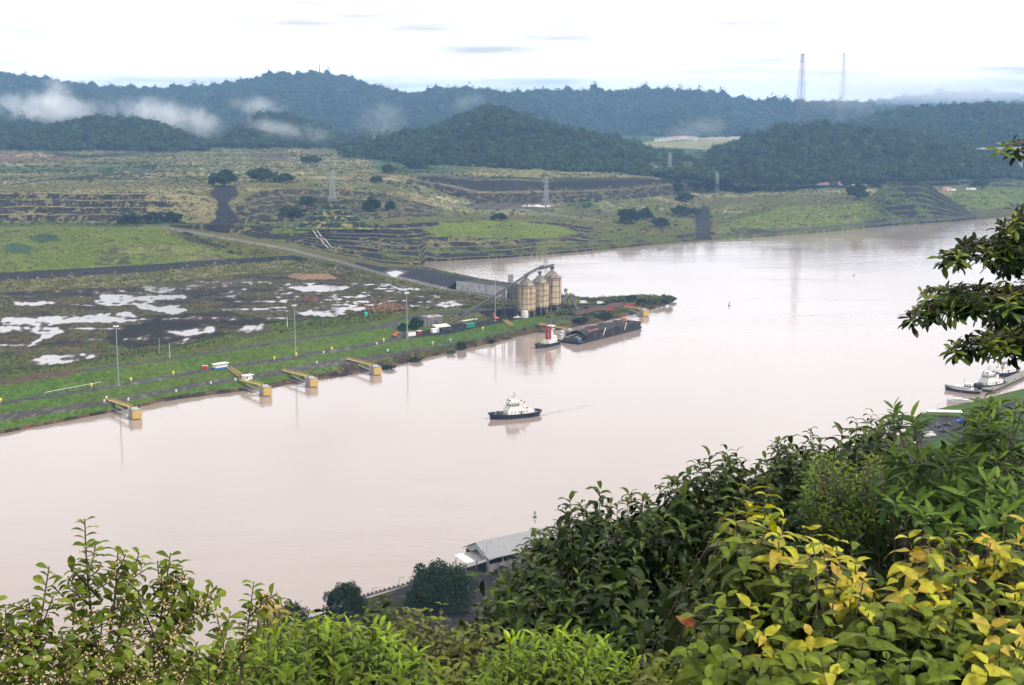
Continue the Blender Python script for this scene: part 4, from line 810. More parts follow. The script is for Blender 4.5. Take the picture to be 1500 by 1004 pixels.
def canal_tug(label, loc, rz, L=27.5, Bm=10.0, hullmat='navy', group=None):
    r = thing('tugboat', label, 'tugboat', loc, rz, group)
    boat_hull(r, L, Bm, 2.3, M[hullmat], M['deck'])
    dz = 1.55
    house = MB().box((-1.2, 0, dz), (13.0, 6.6, 2.7), 0, .97, .95); house.box((-8.6, 0, dz), (2.6, 5.0, 1.9)); house = house.build('deckhouse', M['white'], r)
    for x in (-5.4, -3.2, -1.0, 1.2, 3.2):
        for s in (-1, 1): B('porthole', M['glass'], house, ((x, s * 3.26, dz + 1.25), (.55, .12, .6)))
    for s in (-1, 1): B('door', M['dsteel'], house, ((-2.1, s * 3.26, dz + .1), (.8, .14, 1.9)))
    d2 = dz + 2.7
    bridge = MB().box((.6, 0, d2), (7.4, 5.8, 1.1)).build('bridge_deck', M['white'], r)
    wh = MB().box((1.2, 0, d2 + 1.1), (5.0, 4.6, 2.7), 0, 1.08, 1.08).build('wheelhouse', M['white'], r)
    windows(M['glass'], wh, 1.2, 0, d2 + 1.75, 5.16, 4.76, 1.5, 6, 5, .72)
    roof = MB().box((1.2, 0, d2 + 3.8), (6.2, 5.7, .35)).box((1.2, 0, d2 + 4.15), (3.0, 3.0, .9), 0, .9, .9).build('roof', M['white'], r)
    m = MB().tube((.4, 0, d2 + 5.0), (.4, 0, d2 + 9.3), .14, .08).beam((.4, -1.8, d2 + 7.0), (.4, 1.8, d2 + 7.0), .14).beam((.4, -1.0, d2 + 8.2), (.4, 1.0, d2 + 8.2), .12).tube((.4, -1.7, d2 + 7), (.4, -1.7, d2 + 8), .08).tube((.4, 1.7, d2 + 7), (.4, 1.7, d2 + 8.2), .08)
    m.box((1.3, 0, d2 + 6.1), (.35, 2.2, .3)).tube((2.6, 1.6, d2 + 4.1), (2.6, 1.6, d2 + 6.6), .05).tube((2.9, -1.7, d2 + 4.1), (2.9, -1.7, d2 + 7.1), .05).build('mast', M['steel'], r)
    B('searchlight', M['black'], r, ((3.6, 1.3, d2 + 4.15), (.6, .5, .8))); B('searchlight', M['black'], r, ((3.6, -1.3, d2 + 4.15), (.6, .5, .8)))
    for s in (-1, 1):
        f = MB().box((-4.4, s * 2.0, d2), (1.7, 1.2, 3.0), 0, .85, .85).build('funnel', M['white'], r)
        MB().tube((-4.4, s * 2.0, d2 + 3.0), (-4.6, s * 2.0, d2 + 3.8), .28).build('exhaust_pipe', M['black'], f)
    B('liferaft', M['orange'], r, ((-5.6, 2.2, dz + 2.75), (1.7, .8, .7))); B('liferaft', M['orange'], r, ((-5.6, -2.2, dz + 2.75), (1.7, .8, .7)))
    w = MB().tube((8.6, -1.4, dz + 1.1), (8.6, 1.4, dz + 1.1), .95, n=14).box((8.6, -1.7, dz), (1.8, .35, 1.9)).box((8.6, 1.7, dz), (1.8, .35, 1.9)).build('winch', M['dsteel'], r)
    MB().tube((-10.3, -.9, dz + .9), (-10.3, .9, dz + .9), .7, n=12).box((-10.3, -1.2, dz), (1.4, .3, 1.5)).box((-10.3, 1.2, dz), (1.4, .3, 1.5)).build('winch', M['steel'], r)
    MB().beam((11.0, -.6, dz), (11.0, -.6, dz + 1.9), .3).beam((11.0, .6, dz), (11.0, .6, dz + 1.9), .3).beam((11.0, -.8, dz + 1.9), (11.0, .8, dz + 1.9), .3).build('towing_bitt', M['steel'], r)
    railing('railing', M['white'], r, [(4.3, -2.9, d2 + 1.1), (-3.1, -2.9, d2 + 1.1), (-3.1, 2.9, d2 + 1.1), (4.3, 2.9, d2 + 1.1), (4.3, -2.9, d2 + 1.1)])
    railing('railing', M['white'], r, [(5.2, -3.1, dz + 2.7), (-7.6, -3.1, dz + 2.7), (-7.6, 3.1, dz + 2.7)])
    for k in range(9):
        a = -1.25 + k * .31
        p = (L / 2 * .985 * math.cos(a * 1.0), 0, 0)
    for i, x in enumerate((-9, -6.5, -4, -1.5, 1, 3.5, 6)):
        for s in (-1, 1): MB().torus((x, s * (Bm / 2 * 1.02), 1.05), .55, .24, 'y').build('tyre', M['black'], r, True)
    return r
P1 = Vector(point(716, 614.5, z=0)); P2 = Vector(point(792, 607, z=0))
c = (P1 + P2) / 2
canal_tug('navy hulled tugboat with white wheelhouse under way alone in mid channel', (c.x, c.y, 0), yaw(P2, P1), (P2 - P1).length)
wake = []
def pusher(label, loc, rz, L):
    r = thing('tugboat', label, 'tugboat', loc, rz)
    boat_hull(r, L, 8.4, 2.2, M['hull'], M['deck'])
    dz = 1.4; hs = MB().box((-3.2, 0, dz), (9.5, 5.6, 2.6), 0, .95, .92).build('deckhouse', M['white'], r)
    for x in (-6.6, -4.6, -2.6, -.6):
        for s in (-1, 1): B('porthole', M['glass'], hs, ((x, s * 2.74, dz + 1.2), (.6, .12, .6)))
    d2 = dz + 2.6
    u = MB().box((-4.6, 0, d2), (6.0, 4.6, 2.5), 0, .9, .9).build('upper_house', M['white'], r)
    for x in (-6.2, -4.6, -3.0):
        for s in (-1, 1): B('porthole', M['glass'], u, ((x, s * 2.24, d2 + 1.0), (.6, .12, .6)))
    tw = MB().box((-4.2, 0, d2 + 2.5), (2.2, 2.2, 4.2), 0, .85, .85).build('tower', M['white'], r)
    for k in range(3): B('ladder_platform', M['steel'], tw, ((-4.2, 0, d2 + 3.1 + k * 1.35), (2.6, 2.6, .12)))
    wh = MB().box((-4.2, 0, d2 + 6.7), (3.4, 3.4, 2.3), 0, 1.06, 1.06).box((-4.2, 0, d2 + 9.0), (4.0, 4.0, .3)).build('wheelhouse', M['white'], r)
    windows(M['glass'], wh, -4.2, 0, d2 + 7.4, 3.55, 3.55, 1.1, 4, 4, .74)
    MB().tube((-4.2, 0, d2 + 9.3), (-4.2, 0, d2 + 13.6), .14, .07).beam((-4.2, -1, d2 + 11.4), (-4.2, 1, d2 + 11.4), .12).build('mast', M['steel'], r)
    for y in (-1.35, 1.35):
        f = MB().lathe((-.9, y, dz + 2.4), [(.85, 0), (.80, 3.5), (.72, 8.6), (.62, 8.9)], 12).build('funnel', M['red'], r, True)
        MB().tube((-.9, y, dz + 11.2), (-.9, y, dz + 12.0), .4).build('exhaust_pipe', M['black'], f)
    for y in (-1.35, 1.35): MB().beam((.2, y, dz), (-.6, y, dz + 6.5), .3).build('brace', M['white'], r)
    MB().tube((5.4, -1.2, dz + 1), (5.4, 1.2, dz + 1), .8, n=12).box((5.4, -1.5, dz), (1.5, .3, 1.6)).box((5.4, 1.5, dz), (1.5, .3, 1.6)).build('winch', M['yellow'], r)
    B('hatch', M['white'], r, ((8.2, .9, dz), (1.6, 1.2, .8))); B('hatch', M['teal'], r, ((2.8, -1.8, dz), (1.0, .8, .9)))
    railing('railing', M['white'], r, [(1.5, -2.7, d2), (-7.6, -2.7, d2), (-7.6, 2.7, d2), (1.5, 2.7, d2)])
    for x in (-8, -5, -2, 1, 4, 7):
        for s in (-1, 1): MB().torus((x, s * 4.3, 1.0), .5, .22, 'y').build('tyre', M['black'], r, True)
    return r
P1 = Vector(point(777, 513, z=0)); P2 = Vector(point(826, 501, z=0)); c = (P1 + P2) / 2
pusher('dark hulled tugboat with two tall red funnels beside the gravel barge', (c.x, c.y, 0), yaw(P2, P1), min(27.0, (P2 - P1).length))
# barge: near side from A to Bq
A_ = Vector(point(849, 505.5, z=0)); B_ = Vector(point(941, 482, z=0)); L_ = (B_ - A_).length; th = yaw(A_, B_); WB = 17.0
r = thing('gravel_barge', 'long black barge heaped with dark gravel moored at the loading bank', 'barge', tuple(A_), th)
MB().loft([[(1.5, 1, -1.5), (L_ - 3, 1, -1.5), (L_ - 3, WB - 1, -1.5), (1.5, WB - 1, -1.5)], [(0, 0, 1.6), (L_, 0, 1.6), (L_, WB, 1.6), (0, WB, 1.6)], [(0, 0, 1.75), (L_, 0, 1.75), (L_, WB, 1.75), (0, WB, 1.75)]]).build('hull', M['bargeside'], r)
m = MB(); x0 = 9.0
for y in (.7, WB - .7): m.box(((x0 + L_ - 1.5) / 2, y, 1.75), (L_ - 1.5 - x0, .3, 3.7))
m.box((x0, WB / 2, 1.75), (.3, WB - 1.9, 3.7)); m.box((L_ - 1.5, WB / 2, 1.75), (.3, WB - 1.9, 3.7))
k = x0
while k < L_ - 1.6:
    m.box((k, .40, 1.75), (.28, .3, 3.8)); k += 2.1
cm = m.build('cargo_bin', M['bargeside'], r)
hx = np.linspace(x0 + .4, L_ - 1.9, 46); hy = np.linspace(1.0, WB - 1.0, 14); gx, gy = np.meshgrid(hx, hy, indexing='ij')
gz = 4.9 + 3.2 * (1 - np.abs((gy - WB / 2) / (WB / 2)) ** 1.6) * (.55 + .45 * np.clip(1 - np.abs((gx - x0) / (L_ - x0) - .42) * 1.6, 0, 1)) + (fbm(gx / 4, gy / 4, 3) - .5) * 3.0 - 1.6 * ((gx - x0) / (L_ - x0) > .8)
mesh_np('gravel_heap', np.stack([gx, gy, gz], -1).reshape(-1, 3), grid_faces(46, 14), M['gravel'], r, True)
MB().box((4.5, 5, 1.76), (5.5, 5, 2.4)).box((4.0, 12, 1.76), (4, 5, 1.6)).build('deck_machinery', M['dsteel'], r)
MB().beam((1, 12, 3.9), (9.5, 8, 5.4), 1.0, .35).beam((1.5, 4, 4.3), (8, 6, 4.5), .8, .3).build('gangplank', M['wood'], r)
MB().beam((14, 1.8, 6.9), (28, 3.0, 7.2), .8, .5).beam((17, 2.5, 7.0), (17, 5, 8.0), .4).build('boom', M['rust'], r)
for x in (30, 58):
    m = MB()
    for s in (-.35, .35): m.beam((x + s, -.1, 2.6), (x + s + 3.6, .25, 7.4), .22)
    for q in range(7): m.beam((x - .35 + q * .55, -.08 + .05 * q, 2.8 + q * .7), (x + .35 + q * .55, -.08 + .05 * q, 2.8 + q * .7), .12)
    m.build('ladder', M['dirty'], r)
MB().box((L_ - 9, 10, 6.0), (4, 3, 2.0)).beam((L_ - 9, 10, 7.5), (L_ - 15, 7, 9.2), .5).beam((L_ - 15, 7, 9.2), (L_ - 18, 6, 6.4), .4).build('excavator', M['rust'], r)
p = A_ + Matrix.Rotation(th, 3, 'Z') @ Vector((2.0, 1.6, 1.76)); r = thing('drum', 'blue drum standing on the near corner of the gravel barge', 'drum', tuple(p)); MB().lathe((0, 0, 0), [(.85, 0), (.85, .1), (.8, .15), (.8, 1.0), (.86, 1.05), (.8, 1.1), (.8, 1.9), (.85, 2.0)], 14).build('shell', M['blue'], r); MB().lathe((0, 0, 2.0), [(.8, 0), (.8, .12)], 14).build('lid', M['white'], r)

def launch(name, label, p, q, hullmat, Bm, cabins, free=1.7, group=None, mast=True):
    p = Vector(p); q = Vector(q); L = (q - p).length; c = (p + q) / 2
    r = thing(name, label, 'boat', (c.x, c.y, 0), yaw(q, p), group)
    boat_hull(r, L, Bm, free, M[hullmat], M['dirty'], 1.35, False, 2.1)
    m = MB(); rr = hull_ring(L, Bm, free + .02, 2.1, 1.35)
    for i in range(40): m.tube(rr[i], rr[(i + 1) % 40], .10, n=5, cap=False)
    m.build('gunwale', M['white'], r)
    z = free - .75
    for (x, dx, dy, h, nx) in cabins:
        cb = MB().box((x * L, 0, z), (dx * L, dy, h), 0, .93, .9).box((x * L, 0, z + h), (dx * L * 1.02, dy * .98, .16)).build('cabin', M['white'], r)
        windows(M['glass'], cb, x * L, 0, z + h * .5, dx * L * .965, dy * .95, h * .28, nx, 3, .62)
    m = MB().tube((-.04 * L, 0, z + 2), (-.04 * L, 0, z + 7.2), .09).beam((-.04 * L, -1.1, z + 6.0), (-.04 * L, 1.1, z + 6.0), .09)
    m.build('mast', M['steel'], r)
    railing('railing', M['white'], r, [(.42 * L, .0, free + .7), (.2 * L, Bm * .36, free), (-.35 * L, Bm * .42, free)], .9); railing('railing', M['white'], r, [(.42 * L, .0, free + .7), (.2 * L, -Bm * .36, free), (-.35 * L, -Bm * .42, free)], .9)
    B('liferaft', M['orange'], r, ((-.3 * L, .6, z + .5), (1.2, .7, .6)))
    return r
launch('pilot_launch', 'long navy launch with two white cabins moored bow out at the right shore', point(1383, 570.5, z=0), point(1437, 578, z=0), 'navy', 5.6, [(.02, .40, 4.2, 2.2, 6), (-.16, .2, 3.4, 4.2, 3)])
launch('small_launch', 'small white launch between the navy launch and the grassy right bank', point(1386, 590.5, z=0), point(1424, 592, z=0), 'dirty', 4.0, [(.05, .32, 2.8, 2.2, 4), (-.25, .2, 2.4, 1.7, 2)], 1.3)
a = point(1424, 572, z=0); b = point(1472, 563, z=0); c = (a + b) / 2
canal_tug('white topped tugboat moored just behind the navy launch', (c[0], c[1], 0), yaw(b, a), 26, 9.4, 'navy')
a = point(1494, 545, z=0); b = point(1452, 553, z=0); c = (a + b) / 2
canal_tug('navy tugboat farthest out at the right dock under the overhanging branch', (c[0], c[1], 0), yaw(b, a), 25, 9.4, 'navy')
def buoy(label, u, v, mat, h):
    p = point(u, v, z=0); r = thing('channel_buoy', label, 'buoy', tuple(p)); s = h / 3.2
    MB().lathe((0, 0, -.5), [(.7 * s, 0), (.95 * s, .3), (.95 * s, 1.0 * s), (.5 * s, 1.25 * s)], 14).build('float', mat, r, True)
    m = MB()
    for k in range(4):
        a = k * 1.571; m.beam((.5 * s * math.cos(a), .5 * s * math.sin(a), .6 * s), (.22 * s * math.cos(a), .22 * s * math.sin(a), 2.5 * s), .10 * s)
    m.box((0, 0, 1.5 * s), (.62 * s, .62 * s, .9 * s)); m.build('cage', mat, r); MB().lathe((0, 0, 2.5 * s), [(.3 * s, 0), (.3 * s, .4 * s), (.12 * s, .7 * s)], 10).build('lantern', M['black'], r)
buoy('green channel buoy floating below the bow of the lone tugboat', 783.5, 758, M['buoyg'], 2.6); buoy('red channel buoy out in the water right of the peninsula tip', 1068, 448, M['buoyr'], 3.0); buoy('small red buoy far up the channel toward the terraced mound', 1251, 403.5, M['buoyr'], 2.4)

# ---- mooring platforms along the bank
def mooring(label, cw0, cw1, blk, bw=6.4, cabin=False):
    """catwalk from bank pixel cw0 to its outer end cw1, then a block whose foot is at pixel blk"""
    foot = Vector(point(blk[0], blk[1], z=0)); s = Vector(point(*cw0, z=4.2)); e = Vector(point(*cw1, z=5.2)); rz = yaw(s, e)
    r = thing('mooring_platform', label, 'mooring', tuple(foot), rz, 'mooring platforms along the far bank'); rot = Matrix.Rotation(-rz, 3, 'Z')
    l = lambda p: rot @ (Vector(p) - foot)
    a = l(s); b = l(e); top = 4.6
    m = MB().box((-1.6, 1.4, -2), (6.2, 1.9, top + 2)).box((-3.2, -1.3, -2), (2.0, 1.9, top + 2)).box((-.2, -1.3, -2), (1.9, 1.9, top + 2)).box((-1.4, 0.1, top), (6.6, 4.9, .7)); blkm = m.build('concrete_block', M['concrete'], r)
    MB().box((2.1, .1, .4), (1.3, 5.0, 4.0)).build('fender', M['yellow'], r)
    for y in (-2.2, 2.2): MB().lathe((-.6, y, top + .7), [(.35, 0), (.28, .5), (.45, .7), (.45, .85)], 10).build('bollard', M['black'], r)
    b = Vector((-3.0, b.y * .2, top + .75)); a.z = max(a.z, 4.4)
    m = MB(); d = (b - a); n = max(4, int(d.length / 2.2)); sd = Vector((0, .8, 0))
    m.beam(a, b, 1.5, .3); m.build('catwalk', M['yellow'], r)
    for sg in (-1, 1): railing('handrail', M['yellow'], r, [a + sd * sg + Vector((0, 0, .2)), b + sd * sg + Vector((0, 0, .2))], 1.1, .09)
    MB().beam(a.lerp(b, .25) - Vector((0, 0, 1.6)), Vector((-3, 0, 1.2)), .5, .5).beam(a.lerp(b, .2) - Vector((0, 2.5, 2.5)), Vector((-2, -3, .6)), .3).build('pipe', M['steel'], r)
    return r
mooring('mooring block with yellow catwalk, leftmost on the far bank', (160, 587), (190, 600), (198.5, 613.5)); mooring('mooring block with yellow catwalk below the small white cabin', (352, 557.5), (382, 568), (389.5, 579.5))
mooring('mooring block with yellow catwalk below the second tall lamp mast', (414, 543.5), (450, 553), (457, 566.5)); mooring('mooring block with yellow catwalk nearest the round bush on the bank', (508, 526.5), (543, 537.5), (550.5, 549))
mooring('mooring block half hidden behind the red funnelled tugboat', (790, 475.5), (826, 483), (835, 494)); mooring('mooring block with yellow catwalk near the peninsula tip', (914, 450), (937, 455), (944, 463.5))

# ---- tall lamp masts and small posts
def lamp_mast(label, u, v, vt, heads=8):
    g = on_bank(u, v); h = (z_of(vt, g.y) - g.z)
    r = thing('lamp_mast', label, 'lamp mast', tuple(g), 0, 'tall lamp masts along the dike'); MB().tube((0, 0, -.5), (0, 0, h), .42, .20, 10).build('pole', M['steel'], r, True); B('footing', M['concrete'], r, ((0, 0, -.3), (1.6, 1.6, .8)))
    m = MB().torus((0, 0, h), 1.0, .10, 'z', 14, 5); m.beam((-1, 0, h), (1, 0, h), .12).beam((0, -1, h), (0, 1, h), .12).build('ring', M['steel'], r)
    for k in range(heads):
        a = 6.283 * k / heads; MB().box((1.25 * math.cos(a), 1.25 * math.sin(a), h - .25), (.75, .55, .45), a, .7, .7).build('floodlight', M['white'], r)
    return r
lamp_mast('tall lamp mast at far left beside the guard pipe', 174, 565.5, 478); lamp_mast('tall lamp mast right of the white shed on the upper road', 433, 521.5, 447.5); lamp_mast('tall lamp mast beside the white container', 596.5, 496.5, 429.5); lamp_mast('tall lamp mast under the long conveyor', 725.5, 471, 405)
def post(label, u, v, vt, mat, w=.34, cap=False):
    g = on_bank(u, v); h = z_of(vt, g.y) - g.z; r = thing('utility_post', label, 'post', tuple(g)); MB().tube((0, 0, -.4), (0, 0, h), w / 2, w / 2.6, 8).build('shaft', mat, r, True); MB().box((0, 0, h), (w * 1.5, w * 1.5, .25)).build('cap', M['steel'], r)
post('thin grey post in the grass behind the upper dike road, left of a pair', 234, 520.5, 497, M['steel'], .5); post('thin pale post with rusty top on the dike road, right of a pair', 248.8, 525, 503.5, M['dirty'], .45); post('short white post on the grassy mound left of the second lamp mast', 421, 479.5, 465, M['white'], .4)
g0 = on_bank(66, 577.5); g1 = on_bank(148, 562); r = thing('guard_pipe', 'long white pipe rail lying along the upper road at far left', 'pipe rail', tuple(g0)); d = g1 - g0; m = MB().tube((0, 0, .9), (d.x, d.y, d.z + .9), .15).build('pipe', M['dirty'], r)
m = MB()
for k in range(10): q = d * (k / 9); m.box((q.x, q.y, q.z - .3), (.3, .3, 1.3))
m.build('support', M['steel'], r)
for i, (u, v) in enumerate([(1, 590), (134, 568), (192, 559.5), (254, 550), (402, 528.5), (434, 522.5), (486, 514), (562, 501.5), (634, 506), (707, 484.5)]):
    g = on_bank(u, v); r = thing('road_marker', 'small yellow marker on a short white post beside the dike roads', 'marker', tuple(g), .4, 'yellow markers along the dike roads'); MB().box((0, 0, -.2), (.25, .25, 1.3)).build('stake', M['white'], r); MB().lathe((0, 0, 1.1), [(.62, 0), (.7, .35), (.62, 1.25), (.3, 1.4)], 8).build('head', M['bright'], r, True)
for i, (u, v) in enumerate([(156, 584.5), (153, 589.5), (188, 587), (258, 574.5), (309, 562.5), (345, 558), (464, 532.5), (474, 518), (552, 505), (568, 515), (660, 499.5)]):
    g = on_bank(u, v); r = thing('bollard', 'low white bollard with a dark foot on the edge of the lower roads', 'bollard', tuple(g), 0, 'bollards along the lower roads'); MB().lathe((0, 0, -.1), [(.7, 0), (.7, .25), (.45, .3)], 10).build('foot', M['concrete'], r); MB().lathe((0, 0, .2), [(.42, 0), (.42, .7), (.6, .9), (.6, 1.15)], 10).build('head', M['white'], r)

# ---- sheds, cabins, containers
g = on_bank(325, 540.5); ax = yaw(on_bank(313, 542.5), on_bank(337, 539)); r = thing('site_shed', 'white flat roofed shed with a blue base on the upper road', 'shed', tuple(g), ax)
wl = MB().box((0, 1.5, .9), (8.6, 3.0, 2.0)).build('wall', M['white'], r); MB().box((0, 1.5, -.3), (8.64, 3.04, 1.2)).build('base_band', M['blue'], r); MB().box((0, 1.4, 2.9), (9.8, 4.2, .3)).build('roof', M['white'], r)
for x in (-3, 0, 3): B('window', M['dirty'], wl, ((x, -.02, 1.5), (1.4, .08, .9)))
B('leg', M['steel'], r, ((-4.5, -.4, -.3), (.15, .15, 3.2)))
for k, (u, lab) in enumerate([(299, 'red portable toilet left of its twin by the white shed'), (303.3, 'red portable toilet right of its twin by the white shed')]):
    g = on_bank(u, 541.8); r = thing('portable_toilet', lab, 'portable toilet', tuple(g), ax, 'red portable toilets'); MB().box((0, .7, 0), (1.35, 1.35, 2.3), 0, .96, .96).build('cabin', M['orange'], r); MB().box((0, -.02, .1), (.9, .06, 1.9)).build('door', M['red'], r); MB().box((0, .7, 2.3), (1.4, 1.4, .25), 0, .8, .8).build('roof', M['dirty'], r)
g = on_bank(363.5, 557.5); r = thing('mooring_cabin', 'small white cabin at the foot of the yellow stairway', 'cabin', (g.x, g.y, g.z), ax); wl = MB().box((0, 1, -.4), (5.2, 3.0, 3.2)).build('wall', M['white'], r); MB().box((.4, 1, 2.8), (6.6, 4.0, .25)).build('roof', M['white'], r); B('door', M['dirty'], wl, ((1.2, -.53, 0), (.9, .08, 2.0))); B('window', M['glass'], wl, ((-1.2, -.53, 1.2), (1.2, .08, .9)))
def stair(label, p, q, wid=2.2, n=14):
    p = on_bank(*p); q = on_bank(*q); r = thing('yellow_stairway', label, 'stairway', tuple(q)); d = p - q; pn = Vector((-d.y, d.x, 0)).normalized() * wid / 2; up = Vector((0, 0, .5))
    for s in (-1, 1):
        MB().beam(pn * s + up, d + pn * s + up, .3, .5).build('stringer', M['yellow'], r); railing('handrail', M['yellow'], r, [pn * s + up, d + pn * s + up], 1.2, .16)
    m = MB()
    for k in range(n): c = d * ((k + .5) / n) + up; m.beam(c - pn, c + pn, .5, .12)
    m.build('treads', M['dsteel'], r)
stair('yellow railed stairway down from the white shed to the small cabin', (335, 540.5), (353.5, 553)); stair('yellow railed stairway on the grass slope right of the green container', (739, 471), (750.5, 479.5))
def container(name, label, u, v, L, W, Hh, mat, roofm, rz, cat='container'):
    g = on_bank(u, v); r = thing(name, label, cat, tuple(g), rz); m = MB().box((0, W / 2, 0), (L, W, Hh))
    n = int(L / .8)
    for k in range(n): m.box((-L / 2 + (k + .5) * L / n, -.05, .15), (.35, .10, Hh - .3))
    m.build('body', mat, r); MB().box((0, W / 2, Hh), (L * 1.03, W * 1.06, .15)).build('roof', roofm, r); B('door', M['dsteel'], r, ((-L / 2 - .04, W / 2, .15), (.08, W * .8, Hh * .85)))
    return r
ay = yaw(on_bank(600, 496), on_bank(700, 480)) * .8
container('white_container', 'white container with reddish roof beside the third tall lamp mast', 603.5, 492.5, 6.2, 2.6, 2.7, M['white'], M['rust'], ay); container('site_kiosk', 'small red kiosk with white roof right of the white container', 615.5, 489.5, 3.4, 2.4, 2.0, M['red'], M['white'], ay, 'kiosk')
container('green_container', 'green shipping container parked under the long conveyor', 690, 480, 8.2, 2.6, 2.9, M['green'], M['green'], ay + .15)
g = on_bank(692, 476); r = thing('long_canopy', 'long white canopy on posts behind the green container', 'canopy', tuple(g), ay + .2); MB().box((0, 3, 3.0), (15, 3.2, .25)).build('roof', M['dirty'], r)
for x in (-6.8, -2.3, 2.3, 6.8): MB().box((x, 3, -.3), (.25, .25, 3.3)).build('post', M['steel'], r)
g = on_bank(640, 480); r = thing('hopper_building', 'old dark concrete hopper building at the foot of the long conveyor', 'building', tuple(g), ay)
wl = MB().box((0, 6, -1), (12.2, 8, 8.0)).build('wall', M['oldcon'], r); MB().box((0, 6, 7.0), (12.8, 8.6, .5)).build('parapet', M['concrete'], r); MB().box((-8.6, 4, -1), (3.2, 5, 8.8)).box((-8.6, 4, 7.8), (3.6, 5.4, .4)).build('tower', M['oldcon'], r); MB().lathe((2, 6, 7.5), [(2.6, 0), (1.6, .5), (.2, .9)], 10).build('gravel', M['straw'] if 'straw' in M else M['rust'], r)
B('opening_shade', M['black'], wl, ((2.6, 1.96, 0), (4.5, .1, 2.6)))  # flat black panel painted for the shade inside the doorway
g = on_bank(648, 484.5); r = thing('awning', 'pale sheet awning on posts in front of the hopper building', 'awning', tuple(g), ay); MB().loft([[(-6, -2, 2.7), (6, -2, 2.7), (6, 4, 3.9), (-6, 4, 3.9)], [(-6, -2, 2.85), (6, -2, 2.85), (6, 4, 4.05), (-6, 4, 4.05)]]).build('roof', M['dirty'], r)
for x in (-5.6, 0, 5.6):
    for y, h in ((-1.6, 2.75), (3.6, 3.8)): MB().box((x, y, -.4), (.22, .22, h + .4)).build('post', M['steel'], r)
g = on_bank(638, 487.5); r = thing('white_booth', 'white booth with a blue door under the pale awning', 'booth', tuple(g), ay); MB().box((0, 1, 0), (5.2, 2.6, 2.6)).build('wall', M['white'], r); MB().box((1.6, -.33, 0), (.9, .08, 2.1)).build('door', M['blue'], r); MB().box((0, 1, 2.6), (5.4, 2.9, .15)).build('roof', M['white'], r)
g = on_bank(536, 463); r = thing('water_tank', 'turquoise upright tank beside the dike road behind the mud flat', 'tank', tuple(g)); MB().lathe((0, 0, 0), [(1.1, 0), (1.1, 2.4), (.5, 3.0)], 14).build('shell', M['teal'], r, True); MB().lathe((0, 0, 3.0), [(.4, 0), (.4, .3)], 10).build('lid', M['black'], r)
def digger(label, u, v, mat, s, rz):
    g = on_bank(u, v); r = thing('excavator', label, 'excavator', tuple(g), rz)
    for y in (-1.1, 1.1): MB().loft([[(-2 * s, y - .3, .25), (-1.6 * s, y - .3, 0), (1.6 * s, y - .3, 0), (2 * s, y - .3, .25), (1.7 * s, y - .3, .8), (-1.7 * s, y - .3, .8)], [(-2 * s, y + .3, .25), (-1.6 * s, y + .3, 0), (1.6 * s, y + .3, 0), (2 * s, y + .3, .25), (1.7 * s, y + .3, .8), (-1.7 * s, y + .3, .8)]]).build('track', M['black'], r)
    MB().box((-.5, 0, .85), (3.4 * s, 2.4, 1.1)).build('body', mat, r); cb = MB().box((.8, .6, 1.95), (1.3, 1.1, 1.3), 0, .85, .9).build('cab', mat, r); B('window', M['glass'], cb, ((1.46, .6, 2.2), (.1, .9, .8)))
    MB().beam((1, -.5, 1.6), (3.2 * s, -.5, 4.6 * s), .5).beam((3.2 * s, -.5, 4.6 * s), (5.0 * s, -.5, 2.8 * s), .4).build('boom', mat, r); MB().box((5.0 * s, -.5, 1.6 * s), (1.0, 1.2, 1.1), 0, .7, 1).build('bucket', M['dsteel'], r)
digger('orange excavator with raised boom beside the lamp mast under the conveyor', 726, 468.5, M['orange'], 1.0, 2.2); digger('small red excavator parked at the fork of the dike road', 578.5, 494, M['orange'], .7, .6)

# ---- the silos and conveyors
SIL = []
for (u, v, h, rad, lab) in [(770.5, 463.5, 22.5, 7.0, 'rusty cream silo nearest the long conveyor'), (790.5, 458.5, 22.5, 6.8, 'rusty cream silo in the middle of three'), (808.5, 454.5, 24.5, 6.8, 'tallest rusty cream silo nearest the peninsula')]:
    g = on_bank(u, v); SIL.append((g, h, rad)); r = thing('silo', lab, 'silo', tuple(g), random.random(), 'three conical roofed silos')
    z0 = 5.0; bd = MB().lathe((0, 0, z0), [(rad * .55, -1.6), (rad, 0), (rad, h - z0)], 36).build('shell', M['silo'], r, True)
    MB().lathe((0, 0, h), [(rad * 1.03, 0), (rad * 1.03, .25), (.9, 6.4), (.9, 7.0)], 24).build('roof', M['cone'], r)
    for k in range(5): MB().torus((0, 0, z0 + 1.0 + k * (h - z0 - 2) / 4), rad + .22, .13, 'z', 36, 5).build('hoop', M['dsteel'], r)
    m = MB()
    for k in range(14): a = 6.2832 * k / 14; m.beam(((rad + .25) * math.cos(a), (rad + .25) * math.sin(a), z0), ((rad + .25) * math.cos(a), (rad + .25) * math.sin(a), h + 1.0), .16)
    m.build('cage_bars', M['dsteel'], r); railing('railing', M['dsteel'], r, [((rad + .3) * math.cos(k * .4488), (rad + .3) * math.sin(k * .4488), h) for k in range(15)], 1.2, .12)
    for k in range(8): a = 6.2832 * k / 8; MB().box((rad * .9 * math.cos(a), rad * .9 * math.sin(a), -1.5), (.8, .8, z0 + 1.5), a).build('leg', M['oldcon'], r)
    MB().box((0, 0, h + 7.0), (2.4, 2.4, 1.7)).beam((.8, .8, h + 8.7), (.8, .8, h + 10.5), .15).build('head_box', M['dsteel'], r)
